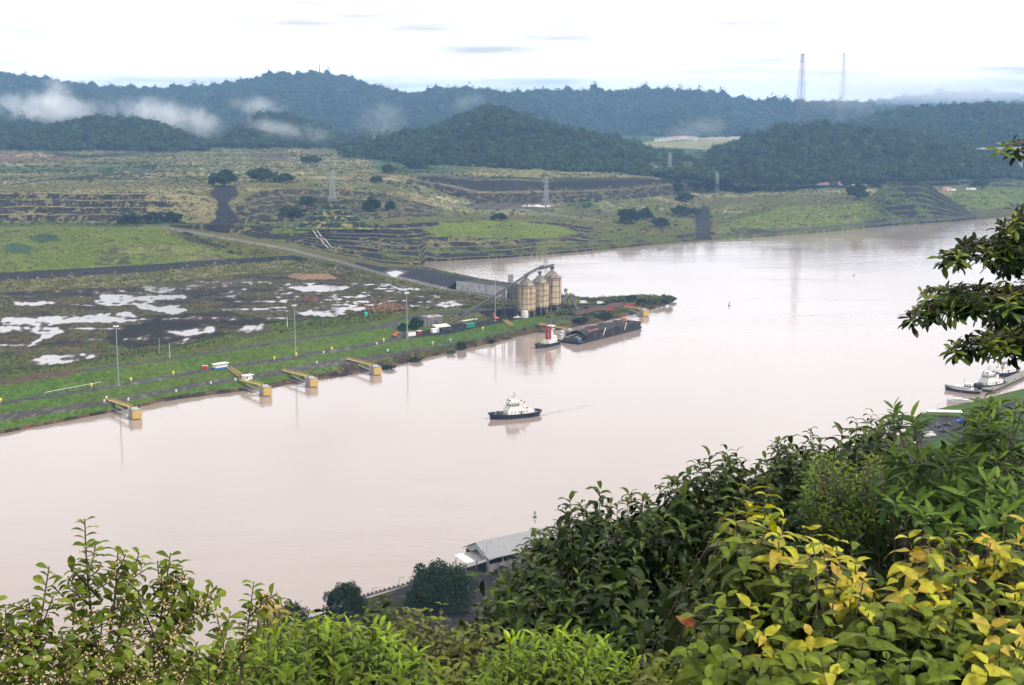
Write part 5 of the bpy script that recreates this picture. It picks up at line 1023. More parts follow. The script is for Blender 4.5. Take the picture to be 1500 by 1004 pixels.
def conveyor(label, p, q, w=2.0, legs=()):
    p = Vector(p); q = Vector(q); r = thing('conveyor', label, 'conveyor', tuple(p), 0, 'conveyors of the silo plant'); d = q - p; sd = Vector((-d.y, d.x, 0)).normalized() * w / 2; n = max(4, int(d.length / 3)); up = Vector((0, 0, 1.15)); m = MB()
    for s in (-1, 1):
        m.beam(sd * s, d + sd * s, .28); m.beam(sd * s + up, d + sd * s + up, .28)
        for k in range(n): a = d * (k / n) + sd * s; b = d * ((k + 1) / n) + sd * s; m.beam(a, b + up if k % 2 else b + up, .16); m.beam(b, b + up, .16)
    m.build('truss', M['dsteel'], r); MB().beam(Vector((0, 0, .8)), d + Vector((0, 0, .8)), w * .8, .3).build('belt', M['black'], r); MB().beam(Vector((0, 0, 1.3)), d + Vector((0, 0, 1.3)), w * .9, .10).build('cover', M['dsteel'], r)
    for k in legs:
        c = d * k; gz = bank_z(p.x + c.x, p.y + c.y) - p.z; m = MB()
        for s in (-1, 1): m.beam(c + sd * s * 1.3, Vector((c.x + sd.x * s * 1.8, c.y + sd.y * s * 1.8, gz - .5)), .4)
        hgt = c.z - gz
        for j in range(int(hgt / 4)): z = gz + 4 * j; m.beam((c.x + sd.x * 1.6, c.y + sd.y * 1.6, z), (c.x - sd.x * 1.6, c.y - sd.y * 1.6, z + 4), .2)
        m.build('trestle', M['dsteel'], r)
tops = [g + Vector((0, 0, h + 7.4)) for g, h, q in SIL]
conveyor('long conveyor rising from the hopper building to the first silo', on_bank(657, 480) + Vector((0, 0, 1.0)), tops[0] + Vector((1.5, 0, .4)), 1.7, (.3, .5, .68, .85))
conveyor('short conveyor from the first silo top to the middle silo', tops[0] + Vector((1, 0, .5)), tops[1] + Vector((2.5, 1, 4.6)), 2.2); conveyor('short conveyor from the middle silo top to the tallest silo', tops[1] + Vector((0, 0, 2.4)), tops[2] + Vector((1, 0, 2.0)), 1.8)
g = on_bank(768.5, 465.5); r = thing('storage_tank', 'white stained tank on the ground below the first silo', 'tank', tuple(g)); MB().lathe((0, 0, 0), [(2.6, 0), (2.6, 4.6), (2.1, 5.4)], 20).build('shell', M['dirty'], r, True); MB().beam((-2.9, -1.2, 0), (2.9, -1.2, 5.4), .4).build('stair', M['rust'], r)
def lattice_mast(name, label, base, h, w0, w1, mat, n=9, t=.22, cat='pylon', arms=(), bands=None, group=None, rz=.5):
    r = thing(name, label, cat, tuple(base), rz, group); ms = [MB(), MB()]; cs = [(-1, -1), (1, -1), (1, 1), (-1, 1)]
    zs = [h * (1 - (1 - k / n) ** 1.25) for k in range(n + 1)]; wd = lambda z: w0 + (w1 - w0) * min(1, z / h) ** .8
    for k in range(n):
        z0, z1 = zs[k], zs[k + 1]; a, b = wd(z0) / 2, wd(z1) / 2; bi = 0 if not bands else (1 if (z0 + z1) / 2 / h > bands[0] and k % 2 else 0); m = ms[bi]
        for i in range(4):
            c, d = cs[i], cs[(i + 1) % 4]
            m.beam((c[0] * a, c[1] * a, z0), (c[0] * b, c[1] * b, z1), t * 1.5); m.beam((c[0] * a, c[1] * a, z0), (d[0] * b, d[1] * b, z1), t); m.beam((d[0] * a, d[1] * a, z0), (c[0] * b, c[1] * b, z1), t); m.beam((c[0] * b, c[1] * b, z1), (d[0] * b, d[1] * b, z1), t)
    ms[0].build('lattice', mat, r)
    if bands: ms[1].build('painted_band', bands[1], r)
    for z, ln in arms:
        m = MB()
        for s in (-1, 1):
            m.beam((0, 0, z), (s * ln, 0, z), t * 1.3); m.beam((0, 0, z + ln * .35), (s * ln, 0, z), t); 
            for q in (.35, .65): m.beam((s * ln * q, 0, z), (s * ln * q, 0, z + ln * .35 * (1 - q)), t * .8)
        a = m.build('crossarm', mat, r)
        for s in (-1, 1): MB().tube((s * ln * .95, 0, z), (s * ln * .95, 0, z - 2.0), .18, n=6).build('insulator', M['steel'], a)
    return r
lattice_mast('lattice_tower', 'thin steel lattice tower just left of the silos', on_bank(748, 449), 24, 3.6, 2.6, M['dsteel'], 8, .16, 'tower')
for lab, u, v, vt, w0 in [('grey pylon on the small terraced knoll at centre left', 487, 296, 250, 7.5), ('grey pylon in front of the dark benched pit', 800, 302, 258, 6.5), ('grey pylon left of the dark wooded hill', 1050, 281, 252, 6.5), ('faint grey pylon at the foot of the conical hill', 981, 250, 224, 7)]:
    g = Vector(point(u, v, Y=1500)) if u == 487 else on_bank(u, v); h = z_of(vt, g.y) - g.z
    lattice_mast('power_pylon', lab, g, h, w0, 1.5, M['steel'], 9, .20, 'pylon', [(h * .66, 5.2), (h * .79, 4.6), (h * .92, 3.6)], None, 'power pylons across the spoil ground', .45)
def crest(Hk, u):
    X, Y, Z, t = H[Hk]; j = int(np.argmin(np.abs(t - 1))); uu = 750 + X[:, j] * F / (Y[:, j] * CP - (Z[:, j] - EYE) * SP); i = int(np.argmin(np.abs(uu - u))); return Vector((X[i, j], Y[i, j], Z[i, j]))
g = crest('front right', 1171); h = z_of(79, g.y) - g.z
lattice_mast('crossing_tower', 'tall red and white lattice tower on the dark hill, darker of two', g, h, 18, 4.5, M['tower'], 15, .28, 'tower', [(h * .985, 6), (h * .90, 5)], (.60, M['red']), 'tall crossing towers', .5)
g = crest('back right', 1262); g = Vector(point(1232.5, 190, Y=g.y + 60)); g.z = 60; h = z_of(77, g.y) - g.z
lattice_mast('crossing_tower', 'tall pale lattice tower fading into the cloud, paler of two', g, h, 24, 5.0, M['tower'], 15, .27, 'tower', [(h * .985, 6), (h * .91, 5)], (.62, M['redrail']), 'tall crossing towers', .5)
g = crest('far ridge', 467); lattice_mast('radio_mast', 'thin radio mast on the highest point of the far ridge', g, z_of(94, g.y) - g.z, 3, 1.5, M['dsteel'], 8, .45, 'mast')
# retaining wall with a gravel stock behind
a = on_bank(668, 424.5); b = on_bank(741, 437.5); r = thing('retaining_wall', 'long pale stained retaining wall left of the silos', 'wall', tuple(a), yaw(a, b)); Lw = (b - a).length
MB().loft([[(0, 0, -2), (Lw, 0, -2), (Lw, 1.2, -2), (0, 1.2, -2)], [(0, .3, 6.5), (Lw, .3, 6.0), (Lw, 1.2, 6.0), (0, 1.2, 6.5)]]).build('face', M['stone'], r); MB().box((Lw / 2, .8, 6.5), (Lw, 1.1, .3)).build('coping', M['concrete'], r)
m = MB()
hx = np.linspace(-14, Lw + 6, 40); hy = np.linspace(1.3, 46, 16); gx, gy = np.meshgrid(hx, hy, indexing='ij'); gz = -1.5 + 7.3 * np.clip(np.minimum((gx + 14) / 12, (Lw + 6 - gx) / 10), 0, 1) * np.clip((46 - gy) / 16, 0, 1) + (fbm(gx / 6, gy / 6, 3) - .5) * 2.2 * (gy > 2)
r = thing('gravel_stockpile', 'dark gravel stockpile heaped behind the pale retaining wall', 'gravel pile', tuple(a), yaw(a, b)); mesh_np('heap', np.stack([gx, gy, gz], -1).reshape(-1, 3), grid_faces(40, 16), M['gravel'], r, True); MB().lathe((Lw * .8, 16, 3.5), [(7, 0), (3.5, 2.5), (.3, 4.4)], 14).build('top_heap', M['gravel'], r, True)
# loading arm and red gangways on the peninsula
def truss_bridge(name, label, p, q, hgt, w, mat, n, cat, group=None):
    p = Vector(p); q = Vector(q); r = thing(name, label, cat, tuple(p), 0, group); d = q - p; sd = Vector((-d.y, d.x, 0)).normalized() * w / 2; up = Vector((0, 0, hgt)); 
    for s in (-1, 1):
        m = MB(); m.beam(sd * s, d + sd * s, .3); m.beam(sd * s + up, d + sd * s + up, .3)
        for k in range(n): a = d * (k / n) + sd * s; b = d * ((k + 1) / n) + sd * s; m.beam(a, b + up, .18); m.beam(a, a + up, .22)
        m.build('side_truss', mat, r)
    MB().beam(Vector((0, 0, .15)), d + Vector((0, 0, .15)), w, .2).build('walkway', M['dsteel'], r)
    return r
gz = lambda u, v, dz: on_bank(u, v) + Vector((0, 0, dz))
truss_bridge('loading_gangway', 'long red lattice gangway along the peninsula above the barge', gz(841, 463.5, 1.2), gz(912, 450.5, 1.8), 2.0, 2.0, M['redrail'], 22, 'gangway'); truss_bridge('boarding_ramp', 'short bright red ramp below the long lattice gangway', gz(884, 457.5, .6), gz(899, 455.5, .8), .9, 1.6, M['red'], 6, 'ramp'); truss_bridge('boarding_ramp', 'short bright red ramp at the right end of the gangway', gz(914, 449.5, 1.2), gz(930, 448, 1.0), .9, 1.8, M['red'], 6, 'ramp')
g = on_bank(831, 447); r = thing('loading_platform', 'steel loading platform with legs right of the silos', 'platform', tuple(g)); MB().box((0, 0, 7.2), (11.5, 5, .5)).build('floor', M['dsteel'], r); railing('railing', M['steel'], r, [(-5.6, -2.4, 7.7), (5.6, -2.4, 7.7), (5.6, 2.4, 7.7), (-5.6, 2.4, 7.7), (-5.6, -2.4, 7.7)], 1.2, .14)
for x in (-5.2, 0, 5.2):
    for y in (-2.2, 2.2): MB().box((x, y, -1), (.4, .4, 8.2)).build('leg', M['dsteel'], r)
m = MB()
for x in (-5.2, 0): m.beam((x, -2.2, 0), (x + 5.2, -2.2, 7), .22); m.beam((x + 5.2, -2.2, 0), (x, -2.2, 7), .22)
m.build('brace', M['steel'], r); MB().box((-.6, 0, 7.7), (2.2, 2, 2.0)).build('motor_house', M['yellow'], r); MB().box((2.8, .5, 7.7), (2.6, 2.2, 1.6)).build('motor_house', M['steel'], r)
conveyor('slanting pale conveyor from the tallest silo to the loading platform', SIL[2][0] + Vector((6, -1, 5.0)), g + Vector((1.5, -.5, 7.0)), 1.6); conveyor('steep short conveyor down from the loading platform to the gangway', g + Vector((2, -1, 6.5)), gz(846, 459, 1.5), 1.5)
g = on_bank(828.5, 443); r = thing('notice_board', 'dark notice board on a tall pole behind the loading platform', 'board', tuple(g)); h = z_of(428, g.y) - g.z; MB().tube((0, 0, -.5), (0, 0, h + 2.6), .14).build('pole', M['steel'], r); MB().box((0, -.1, h), (2.6, .2, 2.6)).build('panel', M['black'], r); B('lettering', M['dirty'], r, ((-.5, -.23, h + .5), (.5, .04, 1.6)), ((.55, -.23, h + .5), (.5, .04, 1.6)))
def car(name, label, pos, rz, mat, kind='car'):
    r = thing(name, label, kind, tuple(pos), rz); prof = {'car': [(-2.2, .35), (-2.2, .85), (-1.5, .95), (-1.0, 1.45), (.5, 1.45), (1.1, .95), (2.1, .8), (2.2, .35)], 'pickup': [(-2.6, .45), (-2.6, 1.0), (-.5, 1.0), (-.4, 1.75), (.9, 1.75), (1.4, 1.1), (2.5, 1.0), (2.6, .45)], 'van': [(-3.0, .45), (-3.0, 2.3), (1.6, 2.3), (2.3, 1.3), (3.0, 1.1), (3.0, .45)]}[kind]
    MB().loft([[(x, -.9, z) for x, z in prof], [(x, .9, z) for x, z in prof]]).build('body', mat, r)
    for x in (prof[0][0] * .62, prof[-1][0] * .62):
        for s in (-.85, .85): MB().tube((x, s - .12, .38), (x, s + .12, .38), .38, n=12).build('wheel', M['black'], r)
    z = max(q[1] for q in prof); B('side_window', M['glass'], r, ((0 if kind != 'van' else 1.0, -.905, z - .48), (1.1, .03, .34))); B('side_window', M['glass'], r, ((0 if kind != 'van' else 1.0, .905, z - .48), (1.1, .03, .34)))
    return r
car('parked_pickup', 'white pickup parked left of the tank under the silos', on_bank(757.5, 466.5), .3, M['white'], 'pickup'); car('parked_van', 'white van parked on the peninsula above the gangway, left of two', on_bank(855, 445), .2, M['white'], 'van'); car('parked_van', 'white van parked on the peninsula above the gangway, right of two', on_bank(880, 446), .1, M['white'], 'van'); car('parked_pickup', 'dark pickup parked under the pale awning', on_bank(657, 486), .3, M['hull'], 'pickup')

# ---- far buildings and the bridge
def house(name, label, p, L, W, h, rz, wallm, roofm, group=None, nw=3):
    r = thing(name, label, 'house' if name != 'site_office' else 'building', tuple(p), rz, group); wl = MB().box((0, W / 2, -1.5), (L, W, h + 1.5)).build('wall', wallm, r)
    MB().loft([[(-L * .53, -.6, h), (L * .53, -.6, h), (L * .53, W + .6, h), (-L * .53, W + .6, h)], [(-L * .53, W / 2 - .1, h + W * .24), (L * .53, W / 2 - .1, h + W * .24), (L * .53, W / 2 + .1, h + W * .24), (-L * .53, W / 2 + .1, h + W * .24)]]).build('roof', roofm, r)
    for k in range(nw): B('window', M['glass'], wl, ((-L / 2 + (k + .5) * L / nw, -.03, h * .35), (L / nw * .4, .1, h * .35)))
    return r
house('site_office', 'long white building with a red roof at the foot of the wooded hill', on_bank(1217, 273.5), 34, 12, 4.5, .02, M['white'], M['redroof'], None, 8)
for lab, u, v, L in [('small white trailer left of the red roofed building', 1200, 273.5, 7), ('white trailer right of the red roofed building', 1232, 274, 12), ('small pale trailer far right of the red roofed building', 1252, 274, 9), ('long pale trailer nearest the dark tree by the terraced mound', 1264, 274, 13), ('white trailer beside the red earth bank behind the terraced mound', 1394, 280.5, 13), ('long white trailer on the flat right of the red earth bank', 1423, 279, 15)]:
    g = on_bank(u, v); r = thing('site_trailer', lab, 'trailer', tuple(g), .05); MB().box((0, 1.4, .6), (L, 2.8, 2.9)).build('body', M['white'], r); MB().box((0, 1.4, 3.5), (L * 1.02, 3.0, .3)).build('roof', M['dirty'], r); B('window', M['glass'], r, ((-L * .2, -.03, 1.9), (L * .2, .08, 1.0))); B('skirt', M['dsteel'], r, ((0, 1.4, -.3), (L * .95, 2.6, .9)))
g = on_bank(1388, 279); house('barn', 'low red roofed barn on the red earth behind the terraced mound', g, 14, 8, 3.0, .1, M['dirty'], M['redroof'])
def shelf_z(u): return 0
shelf = hill('cleared grassy shelf with houses between the wooded hills', [(900,214),(940,209),(970,206),(1010,205),(1050,204),(1090,203),(1130,206),(1160,212)], 3330, 3000, 52, 150, 0, 1.5)
S_ = shelf; sm_ = paint('shelf_grass', (.17, .165, .07), .95, var=.3, scale=.03, stain=(.06, .08, .03), stain_amt=.8); bpy.data.objects[[o.name for o in bpy.data.objects if o.name.startswith('hill')][-1]].data.materials[0] = sm_
hs = [(962, 205.5, 12), (972, 204.6, 16), (982, 203.6, 14), (991, 202.4, 15), (1001, 201.6, 18), (1010, 202.6, 22), (1019, 203.4, 12), (1036, 204.4, 12), (1043, 203.2, 14), (1050, 204.2, 12), (1057, 203.4, 15), (1064, 204.0, 13), (1071, 203.4, 15), (1079, 202.8, 22), (1047, 206.0, 13), (1061, 206.2, 12), (1075, 206.0, 12), (1029, 205.0, 11)]
for i, (u, v, L) in enumerate(hs):
    p = Vector(point(u, v + 1.5, Y=3290 + 10 * (i % 3))); house('far_house', 'tiny pale house in the settlement on the cleared shelf between the hills', p, L, 9, 4.2, random.uniform(-.3, .3), M['white'], M['redroof'] if i in (3, 8, 15) else M['roof'], 'houses on the cleared shelf', 2)
a = Vector(point(1433, 218.2, Y=2560)); b = Vector(point(1720, 215, Y=2700)); r = thing('road_bridge', 'pale concrete road bridge crossing at the far right', 'bridge', tuple(a)); d = b - a; MB().beam((0, 0, 0), d, 15, 2.6).build('deck', M['bridge'], r); MB().beam(Vector((0, -7.3, 1.9)), d + Vector((0, -7.3, 1.9)), .4, 1.1).build('parapet', M['bridge'], r)
for k in (.21, .62):
    c = d * k; gz0 = 25 - a.z; MB().loft([[(c.x - 3.6, c.y - 4, gz0), (c.x + 3.6, c.y - 4, gz0), (c.x + 3.6, c.y + 4, gz0), (c.x - 3.6, c.y + 4, gz0)], [(c.x - 2.6, c.y - 3, c.z - 1.3), (c.x + 2.6, c.y - 3, c.z - 1.3), (c.x + 2.6, c.y + 3, c.z - 1.3), (c.x - 2.6, c.y + 3, c.z - 1.3)]]).build('pier', M['bridge'], r)

# ---- drain channel on the benched bank
a = on_bank(461, 338); b = on_bank(484, 364)
for k, off in enumerate((-1.6, 1.6)): pass
r = thing('drain_chute', 'pair of pale drain channels running down the dark benched bank', 'drain', tuple(a))
for off in (-2.0, 2.0):
    m = MB(); pr = None
    for k in range(9):
        q = a.lerp(b, k / 8); q = Vector((q.x + off, q.y, bank_z(q.x + off, q.y) + .35)) - a
        if pr is not None: m.beam(pr, q, .9, .6)
        pr = q
    m.build('channel', M['concrete'], r)

# ---- near shore: warehouse, canopies, posts, vehicles
def shore_pt(u, v): p = on_near(u, v); return p
a = shore_pt(716, 840); e = shore_pt(795, 822); rz = yaw(a, e)
r = thing('warehouse', 'grey gable roofed open warehouse on the near shore', 'warehouse', tuple(a), rz); L, W, h = 34, 14, 5.6
# local x runs away along the shore, gable end faces left
m = MB().add([(-.8, -1, h - .4), (-.8, W / 2, h + 3.4), (-.8, W + 1, h - .4), (L, -1, h - .4), (L, W / 2, h + 3.4), (L, W + 1, h - .4), (-.8, -1, h - .15), (-.8, W / 2, h + 3.65), (-.8, W + 1, h - .15), (L, -1, h - .15), (L, W / 2, h + 3.65), (L, W + 1, h - .15)], [(0, 1, 4, 3), (1, 2, 5, 4), (9, 10, 7, 6), (10, 11, 8, 7), (0, 6, 7, 1), (1, 7, 8, 2), (3, 4, 10, 9), (4, 5, 11, 10), (0, 3, 9, 6), (2, 8, 11, 5)])
k = 0
while k < L: m.beam((k, -1, h - .1), (k, W / 2, h + 3.7), .10, .08); m.beam((k, W + 1, h - .1), (k, W / 2, h + 3.7), .10, .08); k += 1.1
m.build('roof', M['roof'], r); MB().box((L / 2, 0, 0), (L, .2, 3.0)).box((L / 2, W, 0), (L, .2, h - .5)).box((L, W / 2, 0), (.2, W, h)).build('wall', M['oldcon'], r)
MB().add([(-.3, 0, h - .4), (-.3, W / 2, h + 3.2), (-.3, W, h - .4), (-.3, W * .72, h - .4), (-.3, W / 2, h + 1.2), (-.3, W * .28, h - .4)], [(0, 1, 4, 5), (1, 2, 3, 4)]).build('gable_truss', M['steel'], r)
for x in range(0, 35, 6):
    for y in (.3, W - .3): MB().box((x, y, -.3), (.35, .35, h)).build('post', M['steel'], r)
m = MB()
g = shore_pt(705, 834)
r = thing('white_canopy', 'white sheet canopy left of the grey warehouse', 'canopy', tuple(g), rz); MB().loft([[(-6.3, 0, 3.2), (3, 0, 3.2), (3, 7, 4.2), (-6.3, 7, 4.2)], [(-6.3, 0, 3.4), (3, 0, 3.4), (3, 7, 4.4), (-6.3, 7, 4.4)]]).build('roof', M['white'], r)
for x in (-6, -1.7, 2.7):
    for y in (.4, 6.6): MB().box((x, y, -.3), (.2, .2, 3.8)).build('post', M['steel'], r)
car('parked_pickup', 'dark pickup parked under the open gable of the grey warehouse', shore_pt(733, 836), rz + .2, M['hull'], 'pickup')
def street_lamp(label, u, v, vt, arm=1.2):
    g = shore_pt(u, v); h = z_of(vt, g.y) - g.z; r = thing('street_lamp', label, 'street lamp', tuple(g)); MB().tube((0, 0, -.3), (0, 0, h), .11, .07, 8).beam((0, 0, h), (arm, 0, h + .25), .10).build('pole', M['steel'], r); MB().box((arm + .2, 0, h + .15), (.7, .3, .2)).build('lamp_head', M['steel'], r)
street_lamp('thin street lamp standing beside the grey warehouse gable', 713, 839, 796); street_lamp('thin street lamp on the near shore between the two round trees', 584.5, 862, 847); street_lamp('bent street lamp on the near shore beside the smaller round tree', 546, 876, 862, 1.0)
street_lamp('street lamp rising behind the leaves on the right shore road', 1351, 655, 622); street_lamp('street lamp beside the white carport on the right shore', 1372, 628, 592)
g = shore_pt(1384, 612); r = thing('carport', 'long white carport roof on the grassy right shore', 'carport', tuple(g), -.12); MB().box((0, 2, 2.8), (17, 5, .3)).build('roof', M['white'], r)
for x in (-8, -2.7, 2.7, 8):
    for y in (0, 4): MB().box((x, y, -.2), (.2, .2, 3.0)).build('post', M['steel'], r)
for i, (u, v, k, mt, lab) in enumerate([(1362, 640, 'van', 'white', 'white van parked on the right shore road'), (1374, 626, 'car', 'navy', 'dark blue car parked under the long carport, left of two'), (1388, 624, 'car', 'hull', 'dark grey car parked under the long carport, right of two'), (1407, 618, 'car', 'blue', 'bright blue car right of the long carport'), (1341, 650, 'car', 'dirty', 'pale car partly behind leaves at the right shore'), (1383, 634, 'pickup', 'hull', 'dark pickup on the gravel behind the carport')]):
    car('parked_' + k, lab, shore_pt(u, v), .4 + i, M[mt], k)
a = Vector(point(1446, 571, z=1.4)); b = Vector(point(1510, 543, z=1.4)); r = thing('boat_dock', 'grey planked dock beside the moored tugboats at the right edge', 'dock', tuple(a)); d = b - a; MB().beam((0, 0, 0), d, 7, .5).build('planking', M['wood'], r)
for k in range(7):
    for s in (-3, 3): c = d * (k / 6); n = Vector((-d.y, d.x, 0)).normalized() * s; MB().tube((c.x + n.x, c.y + n.y, -3.5), (c.x + n.x, c.y + n.y, 1.2), .3, n=8).build('pile', M['oldcon'], r)
m = MB()
for k in range(26):                                                    # rubber edge along the near quay
    pass
# low quay edge of the near shore
qa = [shore_pt(u, v) for u, v in [(518, 878), (560, 866), (600, 855), (640, 843.5)]]
r = thing('quay_edge', 'low dark toothed quay edge along the near shore between the round trees', 'quay', tuple(qa[0])); m = MB(); m2 = MB()
for p, q in zip(qa[:-1], qa[1:]):
    m.beam(p - qa[0] + Vector((0, 0, -.1)), q - qa[0] + Vector((0, 0, -.1)), .8, .6); n = int((q - p).length / 1.6)
    for k in range(n): c = p.lerp(q, (k + .5) / n) - qa[0]; m2.box((c.x, c.y, .1), (.7, .7, .5))
m.build('kerb', M['oldcon'], r); m2.build('teeth', M['black'], r)
# ================================================================ single trees and bushes on both banks
def crown_mesh(name, n, clumps, leaf, cols, seed, mat, flat=.8, under=-.25):
    """unit crown (radius 1, base at z=0): leaf-sized faces gathered in clumps round the outside of an uneven dome"""
    r = np.random.default_rng(seed)
    th = r.random(clumps) * 6.283; ph = np.arccos(r.uniform(under, 1, clumps)); q = r.uniform(.45, .92, clumps)
    cc = np.stack([np.sin(ph) * np.cos(th) * q, np.sin(ph) * np.sin(th) * q, .35 + flat * np.cos(ph) * q], 1); cs = r.uniform(.16, .36, clumps)
    k = r.integers(0, clumps, n); d = r.normal(size=(n, 3)); d /= np.linalg.norm(d, axis=1)[:, None]
    p = cc[k] + d * (cs[k] * r.uniform(.6, 1.0, n))[:, None] * np.array((1, 1, .8))
    a = r.normal(size=(n, 3)) + d * .3; a /= np.linalg.norm(a, axis=1)[:, None]
    nn = d + r.normal(size=(n, 3)) * .55; b = np.cross(a, nn); b /= np.linalg.norm(b, axis=1)[:, None]
    s = leaf * r.uniform(.6, 1.3, n)[:, None]
    co = np.stack([p - a * s, p + b * s * .45, p + a * s, p - b * s * .45], 1).reshape(-1, 3)
    c0, c1 = np.array(cols[0]), np.array(cols[1]); t = np.clip(r.random(clumps)[k] * .6 + r.random(n) * .4, 0, 1)[:, None]
    cl = np.repeat(c0 * (1 - t) + c1 * t, 4, 0)
    o = mesh_np(name, co, np.arange(4 * n).reshape(-1, 4), mat, attrs={'Col': cl}); col.objects.unlink(o)
    return o.data
fol = attr_leaf('tree_foliage', .6, .12, .10, .2, 8)
GREEN = ((.014, .030, .008), (.042, .072, .018)); DARK = ((.009, .021, .005), (.027, .050, .011)); LIGHT = ((.05, .075, .018), (.11, .13, .035)); BLUE = ((.016, .034, .014), (.040, .066, .026))
CM = {k: [crown_mesh('crown', n, c, l, cl, 50 + i, fol, f) for i in range(2)] for k, n, c, l, cl, f in (('dark', 1500, 24, .13, DARK, .75), ('green', 1500, 24, .13, GREEN, .7), ('light', 1300, 20, .13, LIGHT, .6), ('blue', 1500, 26, .12, BLUE, .6))}
def plant(name, cat, label, pos, w, h, kind, group=None, trunk=.25, mesh=None):
    r = thing(name, label, cat, tuple(pos), random.random() * 6.28, group)
    me = mesh or CM[kind][random.randint(0, 1)]
    o = bpy.data.objects.new('crown', me); col.objects.link(o); o.parent = r; o.scale = (w / 2, w / 2, h * (1 - trunk * .6) / 1.15); o.location = (0, 0, h * trunk * .6)
    m = MB()
    tr = max(.10, w * .028); m.tube((0, 0, -.5), (.1, .05, h * .5), tr, tr * .6, 8)
    for k in range(5):
        a = k * 1.26 + random.random(); m.tube((.05, 0, h * (.22 + .05 * k)), (math.cos(a) * w * .28, math.sin(a) * w * .28, h * (.55 + .07 * k)), tr * .5, tr * .2, 6)
    m.build('trunk', M['trunk'], r, True)
    return r
for (u, v, wp, hp, kind, lab) in [
 (455, 241, 36, 15, 'blue', 'wide dark bush standing alone on the pale plain'), (328, 273, 46, 28, 'blue', 'big dark bush clump at the head of the dark track'), (383, 266, 44, 22, 'blue', 'bushy clump right of the dark track head, left of two'), (416, 268, 34, 16, 'blue', 'bushy clump right of the dark track head, right of two'),
 (190, 327, 36, 16, 'dark', 'dark bush at the foot of the left benched cut, left of three'), (226, 326, 30, 17, 'dark', 'dark bush at the foot of the left benched cut, middle of three'), (252, 325, 32, 15, 'dark', 'dark bush at the foot of the left benched cut, right of three'),
 (544, 309, 28, 20, 'dark', 'dark bush right of the small terraced knoll, larger of two'), (571, 309, 15, 16, 'dark', 'dark bush right of the small terraced knoll, smaller of two'), (452, 300, 26, 15, 'green', 'green bush on the left flank of the small terraced knoll'), (430, 315, 40, 14, 'green', 'wide green bush below the left flank of the terraced knoll'),
 (552, 268, 20, 12, 'blue', 'bush at the left end of the dark pit rim'), (568, 254, 24, 15, 'blue', 'bush above the left end of the dark pit rim'), (620, 247, 60, 20, 'blue', 'broad bush mass before the conical hill'), (670, 243, 50, 16, 'blue', 'broad low bush mass right of centre before the conical hill'), (590, 240, 50, 14, 'blue', 'low bush mass left of centre before the conical hill'),
 (730, 323, 26, 12, 'dark', 'dark bush above the bright green slope'), (922, 327, 34, 24, 'dark', 'largest dark bush above the river bend'), (946, 322, 26, 18, 'dark', 'dark bush directly right of the largest one above the bend'), (968, 333, 30, 15, 'dark', 'low dark bush below the others above the bend'), (996, 317, 28, 17, 'green', 'green bush just left of the earth ramp, left of two'), (1014, 318, 24, 16, 'green', 'green bush just left of the earth ramp, right of two'),
 (993, 282, 16, 17, 'dark', 'small dark lollipop shaped tree right of the benched pit'), (1003, 295, 26, 14, 'dark', 'dark bush under the small lollipop shaped tree'), (1256, 292, 38, 24, 'dark', 'dark tree clump left of the terraced mound'), (1280, 274, 30, 15, 'dark', 'dark bush on the left shoulder of the terraced mound'), (1436, 276, 28, 17, 'blue', 'dark bush beyond the red earth bank at right'),
 (1090, 280, 70, 16, 'blue', 'long bush mass left of the red roofed building, nearer the pylon'), (1150, 280, 60, 14, 'blue', 'long bush mass left of the red roofed building, nearer that building'),
 (676.5, 513, 15, 15, 'green', 'round green bush on the edge of the far bank'), (660, 519, 14, 8, 'light', 'low pale bush beside the round green bush on the bank'), (608, 482, 26, 17, 'dark', 'dark bush behind the white container'), (590, 484, 18, 12, 'green', 'green bush at the fork of the dike road'),
 (974, 442, 26, 12, 'light', 'pale olive bush at the very tip of the peninsula'), (957, 444, 18, 9, 'light', 'pale olive bush second from the peninsula tip'), (940, 447, 20, 12, 'green', 'green bush above the outermost mooring block'), (906, 441, 22, 7, 'light', 'bright green bush on the far edge of the peninsula, right of two'), (885, 443, 20, 6, 'light', 'bright green bush on the far edge of the peninsula, left of two'), (925, 440, 18, 8, 'dark', 'dark bush between the bright green ones and the tip'), (985, 441, 12, 8, 'dark', 'small dark bush touching the water at the tip'),
 (720, 503, 12, 7, 'green', 'small green bush on the bank left of the red funnelled tugboat'), (610, 530, 20, 8, 'green', 'low green bush on the bank right of the last catwalk'), (570, 541, 22, 7, 'dark', 'low dark bush on the bank beside the last mooring block'), (850, 473, 24, 9, 'dark', 'dark bush on the bank behind the barge bow'), (885, 466, 26, 8, 'dark', 'dark bush on the bank below the red gangway')]:
    g = on_bank(u, v); s = g.y / F; plant('bush' if hp < 14 else 'tree', 'bush' if hp < 14 else 'tree', lab, g, wp * s, hp * s, kind, trunk=.12)
BIGC = crown_mesh('crown', 16000, 90, .040, DARK, 5, fol, .85, -.4); SMC = crown_mesh('crown', 9000, 60, .055, ((.009, .021, .006), (.026, .046, .012)), 6, fol, .95, -.4)
g = on_near(645, 893); plant('tree', 'tree', 'large round dark tree on the near shore beside the canopy', g, 22.5, 15.5, 'dark', mesh=BIGC, trunk=.18); g = on_near(505, 906); plant('tree', 'tree', 'smaller round dark tree at the left end of the near shore', g, 13.0, 10.5, 'dark', mesh=SMC, trunk=.16)
g = on_near(428, 930); plant('tree', 'tree', 'dark tree half hidden behind the small leaved shrub', g, 11.0, 9.5, 'dark', mesh=SMC, trunk=.16)

